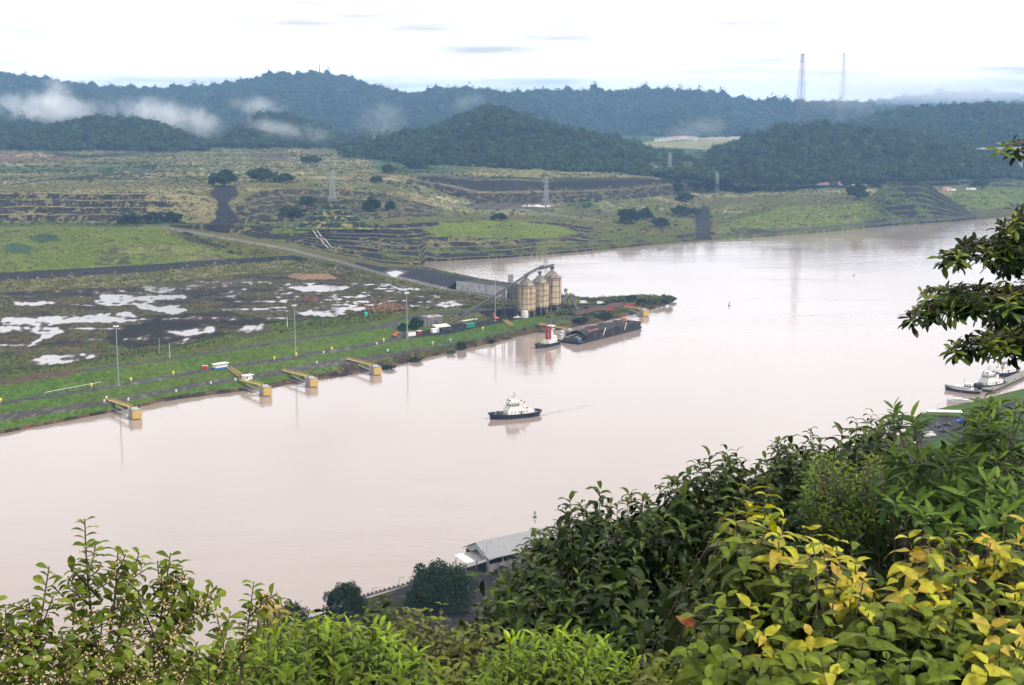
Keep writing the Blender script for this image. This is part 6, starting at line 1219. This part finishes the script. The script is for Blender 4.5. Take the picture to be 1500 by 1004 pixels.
# woods clothing the slope below the viewpoint
n = 5200; a = rng.uniform(R(-40), R(40), n); rr_ = np.interp(a, saz, srr); q = rng.uniform(.10, .70, n); rad = rr_ * q
zz_ = near_profile(q, rr_); hgt = np.minimum(rng.uniform(2.0, 4.6, n), .02 * rad + 1.4)
pts = np.stack([rad * np.sin(a), rad * np.cos(a), zz_ - .2], 1)
scatter('slope_woods', 'dense woods on the steep slope below the viewpoint', 'woods', pts, np.stack([hgt, hgt, hgt * 1.1], 1), TREES)

# ================================================================ plants at the viewpoint
def leaf_mesh(P, A, Nn, L, W, droop, fold, C0, shape='lance', nl=6):
    """many leaves at once: base P, direction A, upper side Nn, length, width, bend, fold along the midrib, colour"""
    n = len(P); A = A / np.linalg.norm(A, axis=1)[:, None]; Nn = Nn - A * (Nn * A).sum(1)[:, None]; Nn /= np.maximum(np.linalg.norm(Nn, axis=1), 1e-6)[:, None]; Bv = np.cross(A, Nn)
    t = np.linspace(0, 1, nl); wp = {'lance': np.sin(np.pi * t ** .85) ** .85, 'ovate': np.sin(np.pi * t ** .62) ** .9, 'obov': np.sin(np.pi * t ** 1.5) ** .8 * .95 + .06}[shape]; wp = np.clip(wp, .03, 1); wp[-1] = .02
    th = droop[:, None] * t[None] ** 1.2; stp = L[:, None] / (nl - 1)
    tan = A[:, None] * np.cos(th)[..., None] - Nn[:, None] * np.sin(th)[..., None]; nor = A[:, None] * np.sin(th)[..., None] + Nn[:, None] * np.cos(th)[..., None]
    mid = (tan[:, :-1] + tan[:, 1:]) / 2 * stp[..., None]; c = P[:, None] + np.concatenate([np.zeros((n, 1, 3)), np.cumsum(mid, 1)], 1)
    h = (W / 2)[:, None] * wp[None]; wav = rng.normal(size=(n, nl)) * .06
    l = c + Bv[:, None] * (h * np.cos(fold)[:, None])[..., None] + nor * (h * (np.sin(fold)[:, None] + wav))[..., None]; r = c - Bv[:, None] * (h * np.cos(fold)[:, None])[..., None] + nor * (h * (np.sin(fold)[:, None] - wav))[..., None]
    co = np.stack([l, c, r], 2).reshape(-1, 3)
    i = np.arange(nl - 1) * 3; f1 = np.stack([i, i + 1, i + 4, i + 3], 1); f2 = np.stack([i + 1, i + 2, i + 5, i + 4], 1); f = np.concatenate([f1, f2])
    F_ = (np.arange(n)[:, None, None] * (nl * 3) + f[None]).reshape(-1, 4)
    cl = np.repeat(C0[:, None], nl * 3, 1).reshape(n, nl, 3, 3) * (np.array((1.0, 1.22, 1.0))[None, None, :, None]) * (1 + .12 * (t - .5))[None, :, None, None]
    return co, F_, cl.reshape(-1, 3)
class Leaves:
    def __init__(s): s.p = []; s.a = []; s.n = []; s.l = []; s.w = []; s.d = []; s.f = []; s.c = []
    def add(s, p, a, n, l, w, d, f, c): s.p.append(p); s.a.append(a); s.n.append(n); s.l.append(l); s.w.append(w); s.d.append(d); s.f.append(f); s.c.append(c)
    def build(s, name, mat, parent, shape):
        if not s.p: return
        g = lambda x: np.array(x, float)
        co, f, c = leaf_mesh(g(s.p), g(s.a), g(s.n), g(s.l), g(s.w), g(s.d), g(s.f), g(s.c), shape)
        o = mesh_np(name, co - np.array(parent.location), f, mat, smooth=True, attrs={'Col': np.clip(c, .002, .9)}); o.parent = parent
        return o
def unit(v): return v / max(1e-9, np.linalg.norm(v))
UP = np.array((0, 0, 1.0))
def whorl(Lv, T, ax, k, L, W, el0, el1, droop, pal, span, jit=.18, fold=.25):
    """k leaves spiralling down a shoot that ends at T; young ones at the tip steep, old ones at the bottom spread or hanging"""
    ax = unit(ax); e1 = unit(np.cross(ax, (.3, .9, .2))); e2 = np.cross(ax, e1); g = rng.random() * 6.28
    for i in range(k):
        q = i / max(1, k - 1); az = g + 2.4 * i + rng.normal() * .2; el = R(el0 + (el1 - el0) * q) + rng.normal() * jit
        o = e1 * math.cos(az) + e2 * math.sin(az); a = o * math.cos(el) + ax * math.sin(el); n = ax * math.cos(el) - o * math.sin(el)
        s = rng.uniform(.75, 1.15) * (.62 + .38 * min(1, q * 2.2))
        Lv.add(T - ax * span * q, a, n + rng.normal(size=3) * .12, L * s, W * s * rng.uniform(.85, 1.15), droop * rng.uniform(.6, 1.4), fold + rng.normal() * .1, pal(q))
def pairs(Lv, T, ax, k, L, W, el0, el1, droop, pal, span, fold=.18):
    """opposite pairs of leaves down a shoot"""
    ax = unit(ax); e1 = unit(np.cross(ax, (.3, .9, .2))); e2 = np.cross(ax, e1); g = rng.random() * 6.28
    for i in range(k):
        q = i / max(1, k - 1)
        for s_ in (0, math.pi):
            az = g + i * 1.571 + s_ + rng.normal() * .25; el = R(el0 + (el1 - el0) * q) + rng.normal() * .2
            o = e1 * math.cos(az) + e2 * math.sin(az); a = o * math.cos(el) + ax * math.sin(el); n = ax * math.cos(el) - o * math.sin(el); s = rng.uniform(.75, 1.15) * (.55 + .45 * min(1, q * 2.5))
            Lv.add(T - ax * span * q, a, n + rng.normal(size=3) * .15, L * s, W * s, droop * rng.uniform(.5, 1.5), fold + rng.normal() * .12, pal(q))
def stem_tubes(paths, name, mat, parent, n=5):
    m = MB(); b = np.array(parent.location)
    for pts, r0, r1 in paths:
        k = len(pts) - 1
        for i in range(k): m.tube(tuple(np.array(pts[i]) - b), tuple(np.array(pts[i + 1]) - b), r0 + (r1 - r0) * i / k, r0 + (r1 - r0) * (i + 1) / k, n, False)
    return m.build(name, mat, parent, True)
def curve(p, q, sag=.0, k=5, side=None):
    p = np.array(p, float); q = np.array(q, float); out = []
    for i in range(k + 1): t = i / k; out.append(p * (1 - t) + q * t + UP * sag * math.sin(math.pi * t) + (side if side is not None else 0) * math.sin(math.pi * t))
    return out
def inside(poly, u, v):
    r = False; j = len(poly) - 1
    for i in range(len(poly)):
        (x1, y1), (x2, y2) = poly[i], poly[j]
        if (y1 > v) != (y2 > v) and u < (x2 - x1) * (v - y1) / (y2 - y1) + x1: r = not r
        j = i
    return r
def tips_in(poly, n, dfun, mind):
    """shoot tips through the crown whose outline is poly, nearer the eye lower down"""
    us_ = [p[0] for p in poly]; vs_ = [p[1] for p in poly]; out = []; tries = 0
    while len(out) < n and tries < n * 60:
        tries += 1; u = rng.uniform(min(us_), max(us_)); v = rng.uniform(min(vs_), max(vs_))
        if not inside(poly, u, v): continue
        d = dfun(u, v) + abs(rng.normal()) * .075 * dfun(u, v) - .12
        if any(abs(a - u) < mind and abs(b - v) < mind and abs(c - d) < .35 for a, b, c in out[-400:]): continue
        out.append((u, v, d))
    return [point(u, v, Y=d) for u, v, d in out], out
def mixc(a, b, t): return np.array(a) * (1 - t) + np.array(b) * t
glossy = attr_leaf('glossy_dark_leaf', .42, .12, .12, .22, 26); soft = attr_leaf('soft_leaf', .55, .25, .16, .28, 34); fine = attr_leaf('fine_lime_leaf', .55, .30, .15, .2, 40); small_ = attr_leaf('small_leaf', .5, .25, .18, .2, 60)
twig = paint('brown_twig', (.060, .042, .028), .8, var=.35, scale=30); greentwig = paint('green_twig', (.11, .105, .035), .7, var=.3, scale=30); flower = paint('cream_flower', (.44, .33, .15), .8, var=.35, scale=60)

def bush_of(name, cat, label, poly, n, dfun, mind, root_uv, droot, kind, backing=0):
    pts, raw = tips_in(poly, n, dfun, mind)
    bp_ = point(root_uv[0], root_uv[1], Y=droot); gz = near_z(bp_[0], bp_[1]); r = thing(name, label, cat, (float(bp_[0]), float(bp_[1]), min(float(bp_[2]) - .3, gz + .2) if gz > bp_[2] - 6 else float(bp_[2]) - 2.5))
    Lv = Leaves(); Lv2 = Leaves(); st = []; root = np.array(r.location)
    fork = [root + (np.mean(pts, 0) - root) * f + rng.normal(size=3) * .25 for f in (.35, .45, .55, .65, .5, .4)]
    for f in fork: st.append((curve(root, f, 0, 4, rng.normal(size=3) * .06), .05, .03))
    for T, (u, v, d) in zip(pts, raw):
        SC = rng.uniform(.68, 1.25)
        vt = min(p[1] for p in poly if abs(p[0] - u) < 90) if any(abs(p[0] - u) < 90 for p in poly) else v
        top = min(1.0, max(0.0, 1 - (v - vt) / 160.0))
        if kind == 'yellow': top = min(1.0, max(0.0, 1.15 - (v - min(p[1] for p in poly)) / 170.0))
        out = unit(np.array(T) - (np.mean(pts, 0) + UP * -.8)); ax = unit(UP * 1.0 + out * .55 + np.array((0, -.25, 0)) + rng.normal(size=3) * .18)
        if kind == 'dark': whorl(Lv, T, ax, 15, .185 * SC, .058 * SC, 55, -35, 1.6, lambda q: mixc((.062, .084, .013), (.011, .023, .005), min(1, q * 2.0 + rng.random() * .5)) * rng.uniform(.6, 1.4), .30, fold=.32)  # crown shade painted into the leaf colours, darker down the shoot
        elif kind == 'yellow':
            y = max(top, .8 if rng.random() < .12 else 0) * (.5 + .5 * rng.random()) if rng.random() < .5 else .0
            if y > .3: SC = rng.uniform(1.0, 1.35)
            def pal(q, y=y):
                if q < .5 and y > .3: c = mixc((.34, .32, .026), (.38, .19, .045), max(0, rng.random() * 1.5 - .8))
                else: c = mixc((.115, .150, .015), (.016, .030, .006), min(1, q * 1.4 + .3 * rng.random()))
                if rng.random() < .0018: c = np.array((.26, .07, .02))
                return mixc(c, (.17, .19, .03), y * .35 * (1 - q)) * rng.uniform(.75, 1.25)
            pairs(Lv, T, ax, 7, .146 * SC, .066 * SC, 28, -50, 1.0, pal, .36)
        elif kind == 'lime':
            b = (.30 + .7 * top) * rng.uniform(.55, 1.1)  # tone falls lower in the crown, standing in for its shade
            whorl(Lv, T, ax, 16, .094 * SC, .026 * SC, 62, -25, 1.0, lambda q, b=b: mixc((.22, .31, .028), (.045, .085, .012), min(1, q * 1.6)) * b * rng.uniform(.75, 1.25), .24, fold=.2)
        elif kind == 'olive':
            pairs(Lv, T, ax, 7, .105 * SC, .046 * SC, 26, -45, 1.0, lambda q: mixc((.11, .122, .022), (.022, .036, .010), min(1, q * 1.5)) * rng.uniform(.7, 1.3), .28)
        elif kind == 'tip': pairs(Lv, T, ax, 4, .062, .026, 30, -20, .8, lambda q: mixc((.30, .19, .045), (.12, .13, .025), q) * rng.uniform(.7, 1.2), .10)
        elif kind == 'palm':
            whorl(Lv, T, ax, 10, .150 * SC, .040 * SC, 40, 5, .55, lambda q: mixc((.120, .185, .024), (.022, .050, .010), min(1, q * 1.1 + rng.random() * .4)) * rng.uniform(.75, 1.25), .10, fold=.15)
        elif kind == 'fern':
            whorl(Lv, T, ax, 20, .062, .022, 40, -5, .6, lambda q: mixc((.15, .205, .028), (.030, .058, .011), min(1, q * 1.5)) * rng.uniform(.7, 1.3), .26, fold=.12)
        f = fork[int(rng.integers(0, len(fork)))]
        st.append((curve(f, T - ax * .02, -.08, 4, rng.normal(size=3) * .05), .008, .003))
    # inner leaves that close the crown, shade put into their darker colour
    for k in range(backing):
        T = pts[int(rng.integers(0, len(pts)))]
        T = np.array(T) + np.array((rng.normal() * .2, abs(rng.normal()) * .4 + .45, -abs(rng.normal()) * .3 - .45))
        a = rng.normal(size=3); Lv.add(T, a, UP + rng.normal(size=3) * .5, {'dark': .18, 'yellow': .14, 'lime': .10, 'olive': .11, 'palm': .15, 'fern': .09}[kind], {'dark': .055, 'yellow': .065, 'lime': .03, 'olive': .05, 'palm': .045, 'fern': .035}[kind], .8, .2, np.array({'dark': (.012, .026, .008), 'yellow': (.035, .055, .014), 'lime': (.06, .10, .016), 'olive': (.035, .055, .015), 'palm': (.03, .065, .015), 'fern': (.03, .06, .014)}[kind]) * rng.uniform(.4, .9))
    Lv.build('leaves', {'dark': glossy, 'yellow': soft, 'lime': fine, 'olive': soft, 'palm': soft, 'fern': fine, 'tip': soft}[kind], r, {'dark': 'lance', 'yellow': 'ovate', 'lime': 'lance', 'olive': 'ovate', 'tip': 'ovate', 'palm': 'lance', 'fern': 'obov'}[kind])
    stem_tubes(st, 'stems', twig, r)
    return r
lin = lambda v0, d0, v1, d1: (lambda u, v: d0 + (d1 - d0) * (v - v0) / (v1 - v0))
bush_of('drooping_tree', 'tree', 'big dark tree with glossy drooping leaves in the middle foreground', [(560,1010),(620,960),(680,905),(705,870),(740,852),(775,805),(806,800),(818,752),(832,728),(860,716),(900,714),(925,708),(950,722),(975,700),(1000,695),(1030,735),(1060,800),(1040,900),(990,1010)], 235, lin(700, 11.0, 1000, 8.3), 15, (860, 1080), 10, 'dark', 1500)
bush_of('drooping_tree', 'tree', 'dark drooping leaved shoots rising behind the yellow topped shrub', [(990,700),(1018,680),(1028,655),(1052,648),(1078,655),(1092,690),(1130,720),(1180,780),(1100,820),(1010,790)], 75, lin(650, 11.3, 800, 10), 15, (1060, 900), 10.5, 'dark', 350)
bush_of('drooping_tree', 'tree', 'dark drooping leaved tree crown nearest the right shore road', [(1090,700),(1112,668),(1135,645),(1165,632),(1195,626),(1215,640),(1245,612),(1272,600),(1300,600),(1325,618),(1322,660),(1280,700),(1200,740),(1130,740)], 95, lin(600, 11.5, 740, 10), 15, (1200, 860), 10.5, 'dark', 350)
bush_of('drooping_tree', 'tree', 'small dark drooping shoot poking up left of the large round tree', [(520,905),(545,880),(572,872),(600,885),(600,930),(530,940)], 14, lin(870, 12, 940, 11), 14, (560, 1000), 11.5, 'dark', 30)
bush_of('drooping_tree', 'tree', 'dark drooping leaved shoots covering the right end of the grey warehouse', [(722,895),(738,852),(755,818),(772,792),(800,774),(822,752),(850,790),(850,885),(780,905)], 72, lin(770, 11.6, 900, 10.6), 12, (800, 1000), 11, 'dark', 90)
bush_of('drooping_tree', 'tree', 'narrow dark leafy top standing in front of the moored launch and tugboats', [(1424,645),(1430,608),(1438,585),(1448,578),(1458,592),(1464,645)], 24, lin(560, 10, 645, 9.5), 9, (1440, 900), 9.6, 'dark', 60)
bush_of('fine_leaved_bush', 'bush', 'light green fine leaved bush between the dark crown and the whorled one', [(1175,700),(1190,665),(1215,655),(1250,660),(1290,665),(1320,690),(1310,760),(1230,775),(1180,755)], 120, lin(650, 8.8, 780, 7.8), 9, (1250, 860), 8.4, 'fern', 500)
bush_of('whorled_bush', 'bush', 'mid green bush with whorled leaves at the right edge', [(1305,596),(1325,600),(1345,618),(1372,650),(1400,655),(1425,615),(1445,590),(1480,582),(1510,585),(1515,770),(1430,775),(1340,750),(1290,720),(1300,660),(1330,640)], 135, lin(590, 8.2, 770, 6.8), 14, (1450, 880), 7.4, 'palm', 700)
bush_of('yellow_tipped_shrub', 'shrub', 'large leaved shrub with orange yellow tip, tallest and leftmost of its kind', [(1000,1010),(1005,905),(1030,880),(1035,800),(1040,745),(1065,712),(1100,702),(1130,715),(1150,760),(1180,770),(1190,830),(1170,1010)], 66, lin(700, 6.6, 1000, 4.9), 16, (1090, 1150), 6.0, 'yellow', 330)
bush_of('yellow_tipped_shrub', 'shrub', 'large leaved shrub with yellow top, middle one of its kind', [(1160,1010),(1180,850),(1175,775),(1200,765),(1240,772),(1262,830),(1290,850),(1330,870),(1380,890),(1390,1010)], 62, lin(760, 6.2, 1000, 4.7), 16, (1280, 1150), 5.8, 'yellow', 330)
bush_of('yellow_tipped_shrub', 'shrub', 'large leaved shrub with yellow top at the right edge', [(1310,880),(1300,820),(1330,770),(1360,755),(1400,760),(1440,775),(1470,760),(1515,745),(1515,1010),(1370,1010)], 70, lin(745, 6.2, 1000, 4.7), 16, (1440, 1150), 5.8, 'yellow', 330)
bush_of('olive_shrub', 'shrub', 'olive green drooping leaved shrub below the two round trees', [(330,945),(372,890),(395,868),(420,880),(470,900),(540,902),(600,893),(640,885),(690,892),(740,920),(760,1010),(360,1010)], 190, lin(870, 8.2, 1000, 6.6), 11, (560, 1120), 7.4, 'olive', 600)
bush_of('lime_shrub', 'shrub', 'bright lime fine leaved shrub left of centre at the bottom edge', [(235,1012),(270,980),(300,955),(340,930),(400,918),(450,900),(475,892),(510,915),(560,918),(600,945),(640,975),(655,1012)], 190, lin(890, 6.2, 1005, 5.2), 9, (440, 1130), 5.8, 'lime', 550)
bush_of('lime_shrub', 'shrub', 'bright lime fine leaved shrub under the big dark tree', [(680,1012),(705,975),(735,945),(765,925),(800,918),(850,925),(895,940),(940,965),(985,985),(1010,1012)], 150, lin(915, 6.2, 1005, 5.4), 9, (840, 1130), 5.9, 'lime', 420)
bush_of('olive_shrub', 'shrub', 'low olive shrub with yellowish leaves between lime bush and yellow shrubs', [(920,1012),(935,975),(970,955),(1005,960),(1030,985),(1040,1012)], 34, lin(950, 6.0, 1005, 5.4), 11, (980, 1130), 5.7, 'olive', 80)

# left shrub: long twigs with small cupped leaves and strings of cream flowers
def twig_shrub(label, base_uv, dbase, twigs):
    bp_ = point(base_uv[0], base_uv[1], Y=dbase); r = thing('flowering_shrub', label, 'shrub', tuple(float(x) for x in bp_)); Lv = Leaves(); st = []; fl = MB(); b0 = np.array(r.location)
    def run(p, q, rad, leaf, flw, nod, sub):
        c = curve(p, q, 0, 7, rng.normal(size=3) * .02 * np.linalg.norm(np.array(q) - np.array(p)) * 3 * .3); st.append((c, rad, .0025)); L_ = np.linalg.norm(np.array(q) - np.array(p)); n = max(3, int(L_ / nod))
        for i in range(n):
            t = (i + rng.random() * .6) / n; k = min(6, int(t * 7)); w_ = t * 7 - k; pt = c[k] * (1 - w_) + c[min(7, k + 1)] * w_; ax = unit(c[min(7, k + 1)] - c[k])
            sd = unit(np.cross(ax, (0, 1, .3))) * (1 if i % 2 else -1); o = unit(sd + np.array((0, rng.normal() * .5, .25)) + ax * .35)
            if rng.random() < (1 if t > .12 else .5):
                s = rng.uniform(.7, 1.2); g = rng.random(); Lv.add(pt, o, UP + rng.normal(size=3) * .35, leaf * s, leaf * .52 * s, rng.uniform(.5, 1.2), .35 + rng.normal() * .1, mixc((.048, .080, .010), (.145, .180, .022), g) * (1.15 if t > .8 else rng.uniform(.55, 1.1)))
            if flw and rng.random() < flw and t < .93:
                for k_ in range(int(rng.integers(3, 7))):
                    e = pt + rng.normal(size=3) * .011 - b0; s = rng.uniform(.0028, .0055); fl.add([e + np.array(x) * s for x in ((1, 0, 0), (-.5, .87, 0), (-.5, -.87, 0), (0, 0, 1.1), (0, 0, -1.1))], [(0, 1, 3), (1, 2, 3), (2, 0, 3), (1, 0, 4), (2, 1, 4), (0, 2, 4)])
        if sub:
            for i in range(sub):
                t = rng.uniform(.2, .85); k = min(6, int(t * 7)); pt = c[k]; ax = unit(np.array(q) - np.array(p)); dv = unit(ax * .8 + np.array((rng.normal() * .8, rng.normal() * .5, rng.normal() * .3 + .1))); run(pt, pt + dv * L_ * rng.uniform(.18, .42) * (1.1 - t * .5), rad * .5, leaf, flw, nod, 0)
    for (u, v, d, (u0, v0, d0), flw, sub) in twigs:
        run(point(u0, v0, Y=d0), point(u, v, Y=d), .0065, .050, flw * .85, .0125, sub + 2)
    Lv.build('leaves', small_, r, 'obov'); stem_tubes(st, 'stems', twig, r, 4); fl.build('flowers', flower, r)
    return r
tw = [(124, 760, 4.7, (165, 1060, 4.6), .30, 7), (173, 803, 4.6, (160, 930, 4.6), .5, 3), (204, 810, 4.8, (170, 960, 4.7), .55, 4), (72, 830, 4.6, (40, 1060, 4.5), .5, 6), (111, 858, 4.5, (80, 1040, 4.4), .55, 5), (100, 828, 4.7, (150, 880, 4.7), .2, 2), (250, 810, 4.9, (215, 1050, 4.7), .5, 6), (259, 826, 4.9, (245, 960, 4.8), .45, 3), (318, 858, 4.9, (190, 990, 4.6), .75, 6), (300, 868, 5.0, (230, 1000, 4.7), .6, 5),
      (372, 852, 5.2, (345, 1040, 5.0), .3, 5), (338, 895, 4.9, (300, 1040, 4.7), .5, 5), (8, 893, 4.5, (20, 1060, 4.3), .5, 6), (-10, 880, 4.6, (-30, 1040, 4.4), .4, 5), (40, 895, 4.5, (60, 1060, 4.3), .5, 6), (150, 900, 4.5, (140, 1060, 4.3), .5, 6), (200, 905, 4.6, (170, 1060, 4.4), .5, 6), (90, 925, 4.3, (110, 1060, 4.2), .5, 6), (20, 985, 4.2, (-60, 990, 4.2), .9, 2), (240, 990, 4.3, (130, 1000, 4.2), .9, 3), (255, 920, 4.6, (180, 1020, 4.4), .8, 4), (290, 940, 4.7, (240, 1060, 4.5), .6, 5), (30, 930, 4.3, (0, 1060, 4.2), .6, 5), (180, 950, 4.3, (190, 1060, 4.2), .5, 5), (130, 975, 4.2, (100, 1070, 4.1), .6, 4), (60, 960, 4.2, (40, 1070, 4.1), .6, 4), (270, 965, 4.5, (255, 1080, 4.4), .5, 4)]
twig_shrub('shrub with small cupped leaves and strings of cream flowers at lower left', (150, 1080), 4.6, tw)
r = bush_of('olive_shrub', 'shrub', 'single orange tipped shoot rising behind the flowering shrub', [(378,872),(392,860),(412,864),(415,890),(385,895)], 9, lin(860, 6.2, 905, 6.0), 5, (400, 1060), 6.1, 'tip', 0)

# tree at the right edge: level sprays of dark whorled leaves
r = thing('overhanging_tree', 'dark tree with level leafy branches reaching in from the right edge', 'tree', tuple(float(x) for x in point(1660, 620, Y=7.4))); r.location.z = near_z(r.location.x, r.location.y)
Lv = Leaves(); st = []; trunk_top = point(1640, 180, Y=7.6)
st.append((curve(np.array(r.location), trunk_top, 0, 6), .11, .05))
def spray(tip, base, n, wid, lift=1.0):
    t0 = point(*tip[:2], Y=tip[2]); b0 = point(*base[:2], Y=base[2]); c = curve(b0, t0, .05, 7); st.append((c, .013, .004))
    for k in range(n):
        t = 1 - (k / n) ** 1.05 * .98; i = min(6, int(t * 7)); p = c[i] * (1 - (t * 7 - i)) + c[i + 1] * (t * 7 - i)
        sp = wid * (.15 + (1 - t) * .95); off = np.array((rng.normal() * sp * .6, rng.normal() * sp * 1.6, rng.uniform(-.5, .8) * sp * .5)); T = p + off
        st.append((curve(p - (t0 - b0) * .05, T, .02, 3), .004, .002)); lit = rng.random() < (.36 if off[2] > 0 else .12)  # lit and shaded leaf tones painted in, lit ones mostly on top
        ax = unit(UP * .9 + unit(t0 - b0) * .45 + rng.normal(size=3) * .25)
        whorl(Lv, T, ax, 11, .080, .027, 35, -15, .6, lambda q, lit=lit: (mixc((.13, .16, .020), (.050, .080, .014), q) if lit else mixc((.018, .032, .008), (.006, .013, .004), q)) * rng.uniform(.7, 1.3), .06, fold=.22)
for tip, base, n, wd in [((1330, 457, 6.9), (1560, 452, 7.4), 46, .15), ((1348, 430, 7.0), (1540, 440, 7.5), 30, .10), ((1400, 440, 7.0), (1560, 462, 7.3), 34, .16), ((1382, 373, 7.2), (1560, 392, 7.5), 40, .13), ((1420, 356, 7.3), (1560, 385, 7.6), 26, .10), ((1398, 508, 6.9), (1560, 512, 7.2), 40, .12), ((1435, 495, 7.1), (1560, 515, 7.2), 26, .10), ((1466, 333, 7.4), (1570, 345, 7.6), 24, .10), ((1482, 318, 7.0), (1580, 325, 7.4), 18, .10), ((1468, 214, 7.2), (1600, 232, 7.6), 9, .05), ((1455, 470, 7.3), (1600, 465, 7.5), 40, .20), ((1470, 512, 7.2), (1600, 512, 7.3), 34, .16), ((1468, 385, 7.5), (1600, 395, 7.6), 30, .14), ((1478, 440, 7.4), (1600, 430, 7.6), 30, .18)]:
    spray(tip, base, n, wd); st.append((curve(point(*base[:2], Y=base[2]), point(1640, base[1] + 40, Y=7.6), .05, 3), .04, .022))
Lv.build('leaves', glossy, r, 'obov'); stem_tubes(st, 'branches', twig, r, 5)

# ================================================================ low cloud caught on the hills
def mist(label, u, v, Y, w, d, h, dens, seed, thr=.45, tilt=0.0):
    m = bpy.data.materials.new('cloud_wisp'); m.use_nodes = True; t = m.node_tree; t.nodes.remove(t.nodes['Principled BSDF']); L = t.links.new
    tcn = t.nodes.new('ShaderNodeTexCoord'); g = t.nodes.new('ShaderNodeVectorMath'); g.operation = 'LENGTH'; L(tcn.outputs['Object'], g.inputs[0])
    fall = t.nodes.new('ShaderNodeMapRange'); fall.interpolation_type = 'SMOOTHSTEP'; fall.inputs[1].default_value = .1; fall.inputs[2].default_value = .98; fall.inputs[3].default_value = 1; fall.inputs[4].default_value = 0; L(g.outputs['Value'], fall.inputs[0])
    ng = t.nodes.new('ShaderNodeNewGeometry'); mp = t.nodes.new('ShaderNodeMapping'); mp.inputs['Location'].default_value = (seed * 37.1, seed * 11.3, 0); L(ng.outputs['Position'], mp.inputs[0])
    nz = t.nodes.new('ShaderNodeTexNoise'); nz.inputs['Scale'].default_value = .024; nz.inputs['Detail'].default_value = 6; nz.inputs['Roughness'].default_value = .66; nz.inputs['Distortion'].default_value = .8; L(mp.outputs[0], nz.inputs[0])
    ad = t.nodes.new('ShaderNodeMath'); ad.operation = 'MULTIPLY_ADD'; L(fall.outputs[0], ad.inputs[0]); ad.inputs[1].default_value = .20; L(nz.outputs[0], ad.inputs[2])
    mr = t.nodes.new('ShaderNodeMapRange'); mr.inputs[1].default_value = thr + .15; mr.inputs[2].default_value = thr + .36; mr.inputs[3].default_value = 0; mr.inputs[4].default_value = dens; L(ad.outputs[0], mr.inputs[0])
    mu = t.nodes.new('ShaderNodeMath'); mu.operation = 'MULTIPLY'; L(mr.outputs[0], mu.inputs[0]); L(fall.outputs[0], mu.inputs[1])
    pv = t.nodes.new('ShaderNodeVolumePrincipled'); pv.inputs['Color'].default_value = (.97, .98, 1, 1); L(mu.outputs[0], pv.inputs['Density']); L(pv.outputs[0], t.nodes['Material Output'].inputs['Volume'])
    b = MB().lathe((0, 0, 0), [(math.sin(k / 8 * math.pi) + .001, -math.cos(k / 8 * math.pi)) for k in range(9)], 16); o = b.build('mist', m); p = point(u, v, Y=Y)
    o.location = p; o.scale = (w / 2, d / 2, h / 2); o.rotation_euler = (0, tilt, 0)
    return tag(o, label, 'mist', kind='stuff')
for k, a in enumerate([('white cloud bank caught on the far left ridge', 72, 160, 3330, 420, 200, 110, .020, .36, .05), ('rising white plume on the far left ridge', 84, 140, 3420, 130, 130, 130, .016, .37, .3), ('white wisp behind the low dark hill', 235, 168, 3000, 330, 170, 105, .018, .38, .16), ('small white wisp right of the low dark hill', 296, 180, 3050, 150, 120, 110, .013, .38, .5), ('white wisp above the wooded spur', 378, 156, 3500, 220, 130, 80, .013, .39), ('white wisp on the spur flank', 402, 188, 2850, 220, 110, 60, .012, .39, .2), ('thin wisp low on the ridge at left centre', 450, 196, 2780, 170, 110, 60, .007, .39, .1), ('pale wisp left of the conical hill', 560, 176, 3000, 170, 140, 160, .005, .40, .9), ('pale wisp behind the conical hill top', 686, 150, 4000, 190, 150, 80, .004, .40, -.3), ('smoke like wisp above the houses on the shelf', 1022, 188, 3150, 240, 150, 80, .0035, .38, -.2), ('thin cloud lying on the pale far ridge', 1400, 136, 7300, 1900, 700, 170, .005, .30), ('thin cloud veil before the paler tower', 1250, 122, 3350, 420, 160, 220, .0050, .30)]):
    mist(a[0], a[1], a[2], a[3], a[4], a[5], a[6], a[7], k + 1, a[8], a[9] if len(a) > 9 else 0)
# ================================================================ air
hz = bpy.data.materials.new('haze_air'); hz.use_nodes = True; t = hz.node_tree; t.nodes.remove(t.nodes['Principled BSDF'])
pv = t.nodes.new('ShaderNodeVolumePrincipled'); pv.inputs['Color'].default_value = (.34, .60, 1.0, 1); pv.inputs['Density'].default_value = 8.4e-5; pv.inputs['Anisotropy'].default_value = .2
t.links.new(pv.outputs[0], t.nodes['Material Output'].inputs['Volume'])
bx = np.array([[x, y, z] for x in (-7000, 7000) for y in (-900, 12500) for z in (-6, 320)], float)
tag(mesh_np('haze', bx, np.array([[0, 1, 3, 2], [4, 6, 7, 5], [0, 4, 5, 1], [2, 3, 7, 6], [0, 2, 6, 4], [1, 5, 7, 3]]), hz), 'pale blue humid haze filling the valley', 'haze', kind='stuff')
